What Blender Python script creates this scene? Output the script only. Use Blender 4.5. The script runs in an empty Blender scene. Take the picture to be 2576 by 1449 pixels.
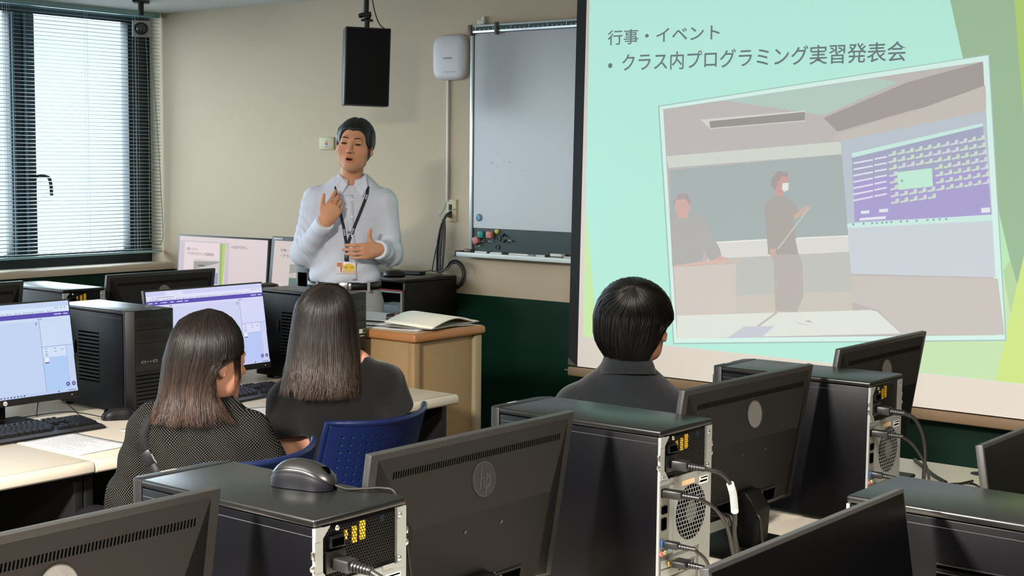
import bpy, bmesh, math, random
import numpy as np
from mathutils import Vector, Matrix

S = bpy.context.scene
C = S.collection
PI = math.pi
random.seed(7)

# ------------------------------------------------------------------ camera
YAW, PITCH, ROLL, FPX = math.radians(38.606), math.radians(5.055), math.radians(0.574), 3633.9
_f = Vector((-math.sin(YAW)*math.cos(PITCH), math.cos(YAW)*math.cos(PITCH), -math.sin(PITCH)))
_r = Vector((math.cos(YAW), math.sin(YAW), 0))
_u = _r.cross(_f)
_r2 = _r*math.cos(ROLL) + _u*math.sin(ROLL)
_u2 = _u*math.cos(ROLL) - _r*math.sin(ROLL)
cam_data = bpy.data.cameras.new('camera')
cam = bpy.data.objects.new('camera', cam_data)
C.objects.link(cam)
cam_data.sensor_fit = 'HORIZONTAL'
cam_data.sensor_width = 36.0
cam_data.lens = FPX*36.0/2576.0
cam_data.clip_start = 0.05
cam_data.clip_end = 100
M = Matrix((( _r2.x, _u2.x, -_f.x, 0), (_r2.y, _u2.y, -_f.y, 0), (_r2.z, _u2.z, -_f.z, 1.574), (0, 0, 0, 1)))
cam.matrix_world = M
S.camera = cam

# ------------------------------------------------------------------ world, lamps, exposure
S.view_settings.view_transform = 'Standard'
S.view_settings.look = 'None'
S.view_settings.gamma = 1.0
S.view_settings.use_curve_mapping = False
S.view_settings.exposure = 0.28
S.cycles.use_denoising = True
S.cycles.max_bounces = 8
S.cycles.diffuse_bounces = 4
S.cycles.glossy_bounces = 4
S.cycles.transparent_max_bounces = 12
S.cycles.sample_clamp_indirect = 6.0
S.cycles.caustics_reflective = False
S.cycles.caustics_refractive = False
W = bpy.data.worlds.new('overcast_sky')
S.world = W
W.use_nodes = True
W.node_tree.nodes['Background'].inputs[0].default_value = (0.86, 0.95, 1.0, 1)
W.node_tree.nodes['Background'].inputs[1].default_value = 1.05

def area(name, loc, rot, sx, sy, power, col, portal=False, spread=PI):
    d = bpy.data.lights.new(name, 'AREA')
    d.shape = 'RECTANGLE'; d.size = sx; d.size_y = sy; d.energy = power; d.color = col
    d.spread = spread
    if portal: d.cycles.is_portal = True
    o = bpy.data.objects.new(name, d); C.objects.link(o)
    o.location = loc; o.rotation_euler = rot
    return o

# daylight arriving at the window band (outside the blinds, aimed into the room)
area('window_daylight', (-8.25, 2.0, 1.75), (0, math.radians(-90), 0), 1.7, 8.2, 340, (0.86, 0.95, 1.0))

# ------------------------------------------------------------------ colour helpers
def lin(c):
    c = c/255.0
    return c/12.92 if c <= 0.04045 else ((c+0.055)/1.055)**2.4
def rgb(c): return (lin(c[0]), lin(c[1]), lin(c[2]), 1)

MATS = {}
def mat(name, col, rough=0.5, metal=0.0, spec=0.5, emit=None, estr=1.0, bump=0.0, bscale=200.0, vary=0.0, vscale=6.0, coat=0.0):
    """Principled material; bump = fine noise relief, vary = slight mottling of the colour."""
    if name in MATS: return MATS[name]
    m = bpy.data.materials.new(name); m.use_nodes = True
    nt = m.node_tree; b = nt.nodes['Principled BSDF']
    b.inputs['Base Color'].default_value = rgb(col)
    b.inputs['Roughness'].default_value = rough
    b.inputs['Metallic'].default_value = metal
    b.inputs['Specular IOR Level'].default_value = spec
    if coat: b.inputs['Coat Weight'].default_value = coat
    if emit is not None:
        b.inputs['Emission Color'].default_value = rgb(emit)
        b.inputs['Emission Strength'].default_value = estr
    if bump or vary:
        tc = nt.nodes.new('ShaderNodeTexCoord')
    if bump:
        n = nt.nodes.new('ShaderNodeTexNoise'); n.inputs['Scale'].default_value = bscale
        n.inputs['Detail'].default_value = 3
        bp = nt.nodes.new('ShaderNodeBump'); bp.inputs['Strength'].default_value = bump; bp.inputs['Distance'].default_value = 0.002
        nt.links.new(tc.outputs['Object'], n.inputs['Vector'])
        nt.links.new(n.outputs['Fac'], bp.inputs['Height']); nt.links.new(bp.outputs['Normal'], b.inputs['Normal'])
    if vary:
        n2 = nt.nodes.new('ShaderNodeTexNoise'); n2.inputs['Scale'].default_value = vscale; n2.inputs['Detail'].default_value = 4
        mx = nt.nodes.new('ShaderNodeMix'); mx.data_type = 'RGBA'
        c = rgb(col)
        mx.inputs[6].default_value = tuple(v*(1-vary) for v in c[:3])+(1,)
        mx.inputs[7].default_value = tuple(min(1, v*(1+vary)) for v in c[:3])+(1,)
        nt.links.new(tc.outputs['Object'], n2.inputs['Vector'])
        nt.links.new(n2.outputs['Fac'], mx.inputs[0]); nt.links.new(mx.outputs[2], b.inputs['Base Color'])
    MATS[name] = m
    return m

def attr_mat(name, rough=0.6, emis=0.0, spec=0.3, base=1.0):
    """Material whose colour is read from the mesh's own colour attribute; emis > 0 for pictures on lit screens."""
    if name in MATS: return MATS[name]
    m = bpy.data.materials.new(name); m.use_nodes = True
    nt = m.node_tree; b = nt.nodes['Principled BSDF']
    a = nt.nodes.new('ShaderNodeAttribute'); a.attribute_name = 'Col'
    b.inputs['Roughness'].default_value = rough; b.inputs['Specular IOR Level'].default_value = spec
    if base > 0:
        mm = nt.nodes.new('ShaderNodeMix'); mm.data_type = 'RGBA'; mm.blend_type = 'MULTIPLY'; mm.inputs[0].default_value = 1
        mm.inputs[7].default_value = (base, base, base, 1)
        nt.links.new(a.outputs['Color'], mm.inputs[6]); nt.links.new(mm.outputs[2], b.inputs['Base Color'])
    else:
        b.inputs['Base Color'].default_value = (0.004, 0.004, 0.005, 1)
    if emis > 0:
        nt.links.new(a.outputs['Color'], b.inputs['Emission Color']); b.inputs['Emission Strength'].default_value = emis
    MATS[name] = m
    return m

# ------------------------------------------------------------------ mesh builder
def frame_z(d):
    d = Vector(d).normalized()
    a = Vector((0, 0, 1)) if abs(d.z) < 0.95 else Vector((1, 0, 0))
    x = a.cross(d).normalized(); y = d.cross(x)
    return x, y, d

class MB:
    def __init__(self): self.v = []; self.f = []; self.c = []; self.s = []
    def add(self, vs, fs, col=None, smooth=False):
        o = len(self.v); self.v += [tuple(p) for p in vs]
        for f in fs:
            self.f.append(tuple(i+o for i in f)); self.c.append(col); self.s.append(smooth)
        return self
    def box(self, x0, x1, y0, y1, z0, z1, col=None):
        vs = [(x, y, z) for z in (z0, z1) for y in (y0, y1) for x in (x0, x1)]
        return self.add(vs, [(0, 2, 3, 1), (4, 5, 7, 6), (0, 1, 5, 4), (2, 6, 7, 3), (0, 4, 6, 2), (1, 3, 7, 5)], col)
    def obox(self, cen, ax, ay, az, hx, hy, hz, col=None):
        cen = Vector(cen); ax = Vector(ax); ay = Vector(ay); az = Vector(az)
        vs = [cen+ax*sx*hx+ay*sy*hy+az*sz*hz for sz in (-1, 1) for sy in (-1, 1) for sx in (-1, 1)]
        return self.add(vs, [(0, 2, 3, 1), (4, 5, 7, 6), (0, 1, 5, 4), (2, 6, 7, 3), (0, 4, 6, 2), (1, 3, 7, 5)], col)
    def poly(self, pts, col=None): return self.add(pts, [tuple(range(len(pts)))], col)
    def prism(self, pts, off, col=None):
        n = len(pts); off = Vector(off)
        vs = [Vector(p) for p in pts]+[Vector(p)+off for p in pts]
        fs = [tuple(range(n))[::-1], tuple(range(n, 2*n))]+[(i, (i+1) % n, (i+1) % n+n, i+n) for i in range(n)]
        return self.add(vs, fs, col)
    def cyl(self, p0, p1, r0, r1=None, n=16, caps=True, col=None, smooth=True):
        r1 = r0 if r1 is None else r1
        p0 = Vector(p0); p1 = Vector(p1); x, y, d = frame_z(p1-p0)
        vs = []
        for p, r in ((p0, r0), (p1, r1)):
            vs += [p+(x*math.cos(2*PI*i/n)+y*math.sin(2*PI*i/n))*r for i in range(n)]
        self.add(vs, [(i, (i+1) % n, (i+1) % n+n, i+n) for i in range(n)], col, smooth)
        if caps:
            o = len(self.v)-2*n
            self.f += [tuple(range(o, o+n))[::-1], tuple(range(o+n, o+2*n))]; self.c += [col, col]; self.s += [False, False]
        return self
    def lathe(self, prof, cen=(0, 0, 0), axis=(0, 0, 1), n=24, col=None):
        cen = Vector(cen); x, y, d = frame_z(axis); vs = []; fs = []
        for r, h in prof:
            vs += [cen+d*h+(x*math.cos(2*PI*i/n)+y*math.sin(2*PI*i/n))*r for i in range(n)]
        for k in range(len(prof)-1):
            fs += [(k*n+i, k*n+(i+1) % n, (k+1)*n+(i+1) % n, (k+1)*n+i) for i in range(n)]
        self.add(vs, fs, col, True)
        o = len(self.v)-len(vs); L = len(prof)-1
        self.f += [tuple(range(o, o+n))[::-1], tuple(range(o+L*n, o+L*n+n))]; self.c += [col]*2; self.s += [False]*2
        return self
    def tube(self, path, r, n=8, col=None, close=False, smooth=True):
        path = [Vector(p) for p in path]; m = len(path); vs = []
        rs = r if isinstance(r, (list, tuple)) else [r]*m
        t0 = (path[1]-path[0]).normalized(); x, y, _ = frame_z(t0)
        for i, p in enumerate(path):
            a = path[max(0, i-1)]; b = path[min(m-1, i+1)]
            t = (b-a).normalized() if (b-a).length > 1e-9 else t0
            x = (x-t*x.dot(t))
            x = x.normalized() if x.length > 1e-6 else frame_z(t)[0]
            y = t.cross(x)
            vs += [p+(x*math.cos(2*PI*k/n)+y*math.sin(2*PI*k/n))*rs[i] for k in range(n)]
        fs = [(i*n+k, i*n+(k+1) % n, (i+1)*n+(k+1) % n, (i+1)*n+k) for i in range(m-1) for k in range(n)]
        o = len(self.v)
        self.add(vs, fs, col, smooth)
        self.f += [tuple(range(o, o+n))[::-1], tuple(range(o+(m-1)*n, o+m*n))]; self.c += [col]*2; self.s += [False]*2
        return self
    def ball(self, c, r, sc=(1, 1, 1), n=16, m=10, col=None):
        c = Vector(c); vs = []; fs = []
        for j in range(m+1):
            th = PI*j/m
            vs += [c+Vector((math.sin(th)*math.cos(2*PI*i/n)*sc[0], math.sin(th)*math.sin(2*PI*i/n)*sc[1], math.cos(th)*sc[2]))*r for i in range(n)]
        for j in range(m):
            fs += [(j*n+i, (j+1)*n+i, (j+1)*n+(i+1) % n, j*n+(i+1) % n) for i in range(n)]
        return self.add(vs, fs, col, True)
    def build(self, name, material=None, parent=None, bev=0.0, seg=2, smooth=None, wn=False):
        me = bpy.data.meshes.new(name)
        me.from_pydata(self.v, [], self.f)
        if any(c is not None for c in self.c):
            ca = me.color_attributes.new('Col', 'FLOAT_COLOR', 'CORNER')
            vals = []
            for p, c in zip(me.polygons, self.c):
                vals += list(rgb(c if c is not None else (128, 128, 128)))*p.loop_total
            ca.data.foreach_set('color', vals)
        sm = [bool(s) if smooth is None else smooth for s in self.s]
        me.polygons.foreach_set('use_smooth', sm)
        me.update()
        if bev > 0:
            bm = bmesh.new(); bm.from_mesh(me)
            bmesh.ops.remove_doubles(bm, verts=bm.verts, dist=1e-6)
            bmesh.ops.recalc_face_normals(bm, faces=bm.faces)
            ed = [e for e in bm.edges if len(e.link_faces) == 2 and e.calc_face_angle(0) > 0.6]
            bmesh.ops.bevel(bm, geom=ed, offset=bev, segments=seg, affect='EDGES', profile=0.5, clamp_overlap=True)
            for f in bm.faces: f.smooth = True
            bm.to_mesh(me); bm.free()
            me.set_sharp_from_angle(angle=math.radians(40))
        elif any(sm):
            bm = bmesh.new(); bm.from_mesh(me)
            bmesh.ops.remove_doubles(bm, verts=bm.verts, dist=1e-6)
            bmesh.ops.recalc_face_normals(bm, faces=bm.faces)
            bm.to_mesh(me); bm.free()
            me.set_sharp_from_angle(angle=math.radians(45))
        else:
            bm = bmesh.new(); bm.from_mesh(me)
            if not any(c is not None for c in self.c): bmesh.ops.recalc_face_normals(bm, faces=bm.faces)
            bm.to_mesh(me); bm.free()
        o = bpy.data.objects.new(name, me); C.objects.link(o)
        if material is not None: me.materials.append(material)
        if parent is not None: o.parent = parent
        return o

def tag(o, label=None, cat=None, group=None, kind=None):
    if label: o['label'] = label
    if cat: o['category'] = cat
    if group: o['group'] = group
    if kind: o['kind'] = kind
    return o
def thing(name, label, cat, loc=(0, 0, 0), rz=0.0, group=None):
    o = bpy.data.objects.new(name, None); C.objects.link(o)
    o.empty_display_size = 0.05
    o.location = loc; o.rotation_euler = (0, 0, rz)
    return tag(o, label, cat, group)
def struct(o): o['kind'] = 'structure'; return o
def copy_tree(o, parent=None):
    c = o.copy(); C.objects.link(c)
    if parent is not None: c.parent = parent
    for ch in list(o.children): copy_tree(ch, c)
    return c
def dup(o, loc, rz, label, group=None):
    c = copy_tree(o); c.location = loc; c.rotation_euler = (0, 0, rz); c['label'] = label
    if group: c['group'] = group
    return c

def text_mesh(name, body, material, parent, mtx, size=None, width=None, height=None, depth=0.0, bold=0.0, align='LEFT'):
    """Lettering as a real mesh: baseline along local x, up along local y, placed by mtx."""
    cu = bpy.data.curves.new('lettering', 'FONT'); cu.body = body; cu.size = 1.0; cu.extrude = depth; cu.align_x = align
    cu.offset = bold; cu.resolution_u = 3
    ob = bpy.data.objects.new('lettering', cu); C.objects.link(ob)
    bpy.context.view_layer.update()
    me = bpy.data.meshes.new_from_object(ob.evaluated_get(bpy.context.evaluated_depsgraph_get()))
    C.objects.unlink(ob); bpy.data.objects.remove(ob); bpy.data.curves.remove(cu)
    co = np.empty(len(me.vertices)*3); me.vertices.foreach_get('co', co); co = co.reshape(-1, 3)
    if len(co):
        mn = co.min(0); mx = co.max(0)
        sx = sy = size if size else 1.0
        if width: sx = width/(mx[0]-mn[0])
        if height: sy = height/(mx[1]-mn[1])
        elif width and not size: sy = sx
        if width or height: co[:, :2] -= mn[:2]
        if height and not width: sx = sy
        co[:, 0] *= sx; co[:, 1] *= sy
        me.vertices.foreach_set('co', co.ravel())
    me.transform(mtx); me.update()
    me.materials.clear(); me.materials.append(material)
    o = bpy.data.objects.new(name, me); C.objects.link(o)
    if parent is not None: o.parent = parent
    return o
def basis(org, ax, ay):
    ax = Vector(ax).normalized(); ay = Vector(ay).normalized(); az = ax.cross(ay)
    return Matrix(((ax.x, ay.x, az.x, org[0]), (ax.y, ay.y, az.y, org[1]), (ax.z, ay.z, az.z, org[2]), (0, 0, 0, 1)))
def flat(name, items, material, parent, org, ax, ay, step=0.0004, out=None):
    """A printed or displayed picture: coloured shapes in the (u, v) plane, each laid a hair above the one before."""
    mtx = basis(org, ax, ay); mb = MB()
    for i, (c, pts) in enumerate(items):
        p3 = [mtx @ Vector((p[0], p[1], i*step)) for p in pts]
        a = sum(pts[k][0]*pts[(k+1) % len(pts)][1]-pts[(k+1) % len(pts)][0]*pts[k][1] for k in range(len(pts)))
        mb.poly(p3 if a > 0 else p3[::-1], c)
    return mb.build(name, material, parent)
def R4(x0, y0, x1, y1): return [(x0, y0), (x1, y0), (x1, y1), (x0, y1)]
def spline(pts, n=8):
    """Catmull-Rom through pts."""
    P = [Vector(p) for p in pts]; out = []
    P = [P[0]*2-P[1]]+P+[P[-1]*2-P[-2]]
    for i in range(1, len(P)-2):
        for k in range(n):
            t = k/n; a, b, c, d = P[i-1], P[i], P[i+1], P[i+2]
            out.append(0.5*((2*b)+(c-a)*t+(2*a-5*b+4*c-d)*t*t+(3*b-a-3*c+d)*t**3))
    out.append(P[-2]); return out
# ------------------------------------------------------------------ the room
YW, XL, ZC = 5.972, -7.62, 2.495        # front wall, inner face of the window wall, ceiling
m_wall = mat('cream_wall_paint', (200, 184, 160), 0.75, bump=0.05, bscale=90, spec=0.25)
m_dado = mat('dark_green_dado_paint', (3, 44, 30), 0.55, bump=0.05, bscale=90, spec=0.3)
m_ceil = mat('white_ceiling_board', (214, 215, 214), 0.85, bump=0.15, bscale=400)
m_floor = mat('grey_carpet_tile', (74, 72, 72), 0.95, bump=0.6, bscale=600, vary=0.2, vscale=40)
m_sill = mat('beige_sill_laminate', (205, 190, 170), 0.45, vary=0.04)
m_frame = mat('dark_window_frame', (7, 18, 24), 0.4)

struct(MB().box(-8.4, 3.2, -6.2, 6.2, -0.1, 0.0).build('floor', m_floor))
struct(MB().box(-8.4, 3.2, -6.2, 6.2, ZC, ZC+0.1).build('ceiling', m_ceil))
wf = struct(MB().box(-7.98, 3.2, YW, YW+0.15, 0.846, ZC).build('wall_front', m_wall))
MB().box(-7.98, 3.2, YW, YW+0.15, 0.0, 0.846).build('dado', m_dado, wf)
wl = struct(MB().box(-7.95, XL, -6.0, YW, 0.0, 0.845).build('wall_left', m_dado))
MB().box(-7.95, -7.78, -6.0, -2.0, 0.845, ZC).build('pier', m_wall, wl)
struct(MB().box(3.05, 3.2, -6.0, YW, 0, ZC).build('wall_right', m_wall))
struct(MB().box(-7.95, 3.2, -6.15, -6.0, 0, ZC).build('wall_back', mat('darkened_rear_wall', (58, 50, 42), 0.6)))  # unseen wall, set back and darkened so the towers reflect less light
struct(MB().box(-7.90, -7.597, -6.0, YW, 0.845, 0.886).build('trim_1', m_sill, bev=0.004))

# window band: dark frame, panes, mullions
w1 = struct(MB().box(-7.90, -7.82, -2.0, YW, 0.886, 0.975).box(-7.90, -7.82, -2.0, YW, 2.43, ZC).build('window_1', m_frame))
for a, b in ((-2.0, -1.84), (-0.5, -0.34), (1.0, 1.16), (2.0, 2.16), (3.0, 3.16), (3.98, 4.15), (4.945, 5.115), (5.80, 5.972)):
    MB().box(-7.90, -7.82, a, b, 0.975, 2.43).build('mullion', m_frame, w1, bev=0.004)
gm = bpy.data.materials.new('window_glass'); gm.use_nodes = True
nt = gm.node_tree; nt.nodes.clear()
o_ = nt.nodes.new('ShaderNodeOutputMaterial'); mx_ = nt.nodes.new('ShaderNodeMixShader'); tr_ = nt.nodes.new('ShaderNodeBsdfTransparent'); gl_ = nt.nodes.new('ShaderNodeBsdfGlossy')
tr_.inputs[0].default_value = (0.93, 0.97, 0.99, 1); gl_.inputs['Roughness'].default_value = 0.03; mx_.inputs[0].default_value = 0.05
nt.links.new(tr_.outputs[0], mx_.inputs[1]); nt.links.new(gl_.outputs[0], mx_.inputs[2]); nt.links.new(mx_.outputs[0], o_.inputs[0])
for a, b in ((-1.84, -0.5), (-0.34, 1.0), (1.16, 2.0), (2.16, 3.0), (3.16, 3.98), (4.15, 4.945), (5.115, 5.80)):
    MB().box(-7.864, -7.858, a, b, 0.975, 2.43).build('pane', gm, w1)
# slim inner sash edges and the pull handle
m_sash = mat('grey_sash_edge', (70, 88, 98), 0.5)
for y in (4.955, 5.035):
    MB().box(-7.818, -7.806, y, y+0.014, 0.975, 2.43).build('sash_edge', m_sash, w1)
hd = MB().tube(spline([(-7.815, 5.10, 1.44), (-7.77, 5.115, 1.45), (-7.765, 5.16, 1.44), (-7.765, 5.175, 1.40), (-7.765, 5.18, 1.33)], 5), 0.011, 8).build('window_handle', mat('black_plastic', (18, 18, 20), 0.4), w1)

# venetian blind right across the window band
blind = thing('venetian_blind', 'white slatted blind lowered over the dark framed window', 'blind', (-7.70, 3.5, 0.9))
m_slat = mat('blind_slat_white', (150, 172, 180), 0.45)
mb = MB(); zt, zb, n = 1.555, 0.078, 65
for i in range(n):
    z = zb+(zt-zb)*i/(n-1)
    y0, y1 = -5.4, 2.452
    # shallow curved slat, nearly level and a little closed
    mb.add([(-0.0115, y0, z+0.0022), (-0.0115, y1, z+0.0022), (0.0, y0, z+0.0014), (0.0, y1, z+0.0014), (0.0115, y0, z-0.0022), (0.0115, y1, z-0.0022)], [(0, 1, 3, 2), (2, 3, 5, 4)], None, True)
sl = mb.build('slats', m_slat, blind)
sl.modifiers.new('thickness', 'SOLIDIFY').thickness = 0.0006
MB().box(-0.014, 0.014, -5.4, 2.452, 0.052, 0.066).build('bottom_rail', mat('blind_rail', (150, 190, 198), 0.4), blind, bev=0.003)
MB().box(-0.016, 0.016, -5.4, 2.452, 1.565, 1.594).build('head_rail', mat('blind_rail', (150, 190, 198), 0.4), blind)
m_cord = mat('pale_cord', (196, 206, 210), 0.8)
for y in (-1.5, -0.4, 0.62, 1.335, 1.365, 1.90, 2.255, 2.28):
    for x in (-0.0125, 0.0125):
        MB().tube([(x, y, 0.06), (x, y, 1.57)], 0.0007, 5).build('ladder_cord', m_cord, blind)
MB().tube(spline([(0.02, 2.33, 1.56), (0.022, 2.345, 1.2), (0.022, 2.35, 0.7), (0.022, 2.345, 0.2), (0.024, 2.36, 0.13), (0.03, 2.41, 0.105), (0.035, 2.435, 0.13), (0.035, 2.44, 0.22), (0.03, 2.42, 0.7), (0.025, 2.385, 1.2), (0.02, 2.35, 1.56)], 6), 0.0022, 6).build('pull_cord', mat('grey_cord', (112, 124, 120), 0.7), blind)

# ceiling lights of the rear half of the room (behind and above the camera)
m_tube = mat('lamp_diffuser', (255, 250, 240), 0.4, emit=(255, 244, 224), estr=6.0)
m_trof = mat('white_enamel', (225, 225, 222), 0.4)
def ceiling_light(x, y, power, label, on=True):
    t = thing('ceiling_light', label, 'ceiling light', (x, y, ZC), 0, 'recessed ceiling lights')
    MB().box(-0.16, 0.16, -0.62, 0.62, -0.012, -0.001).build('frame', m_trof, t, bev=0.003)
    MB().box(-0.12, 0.12, -0.58, 0.58, -0.016, -0.0125).build('diffuser', m_tube if on else m_trof, t)
    if on:
        d = bpy.data.lights.new('lamp', 'AREA'); d.shape = 'RECTANGLE'; d.size = 0.24; d.size_y = 1.16; d.energy = power; d.color = (1.0, 0.945, 0.86)
        o = bpy.data.objects.new('lamp', d); C.objects.link(o); o.parent = t; o.location = (0, 0, -0.03)
for x, y, w in ((-1.9, -0.5, 560), (-0.35, 1.7, 75), (0.9, -1.6, 30), (-4.6, -1.9, 30)):
    ceiling_light(x, y, w, 'white recessed strip light in the ceiling above the rear desks')
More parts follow.
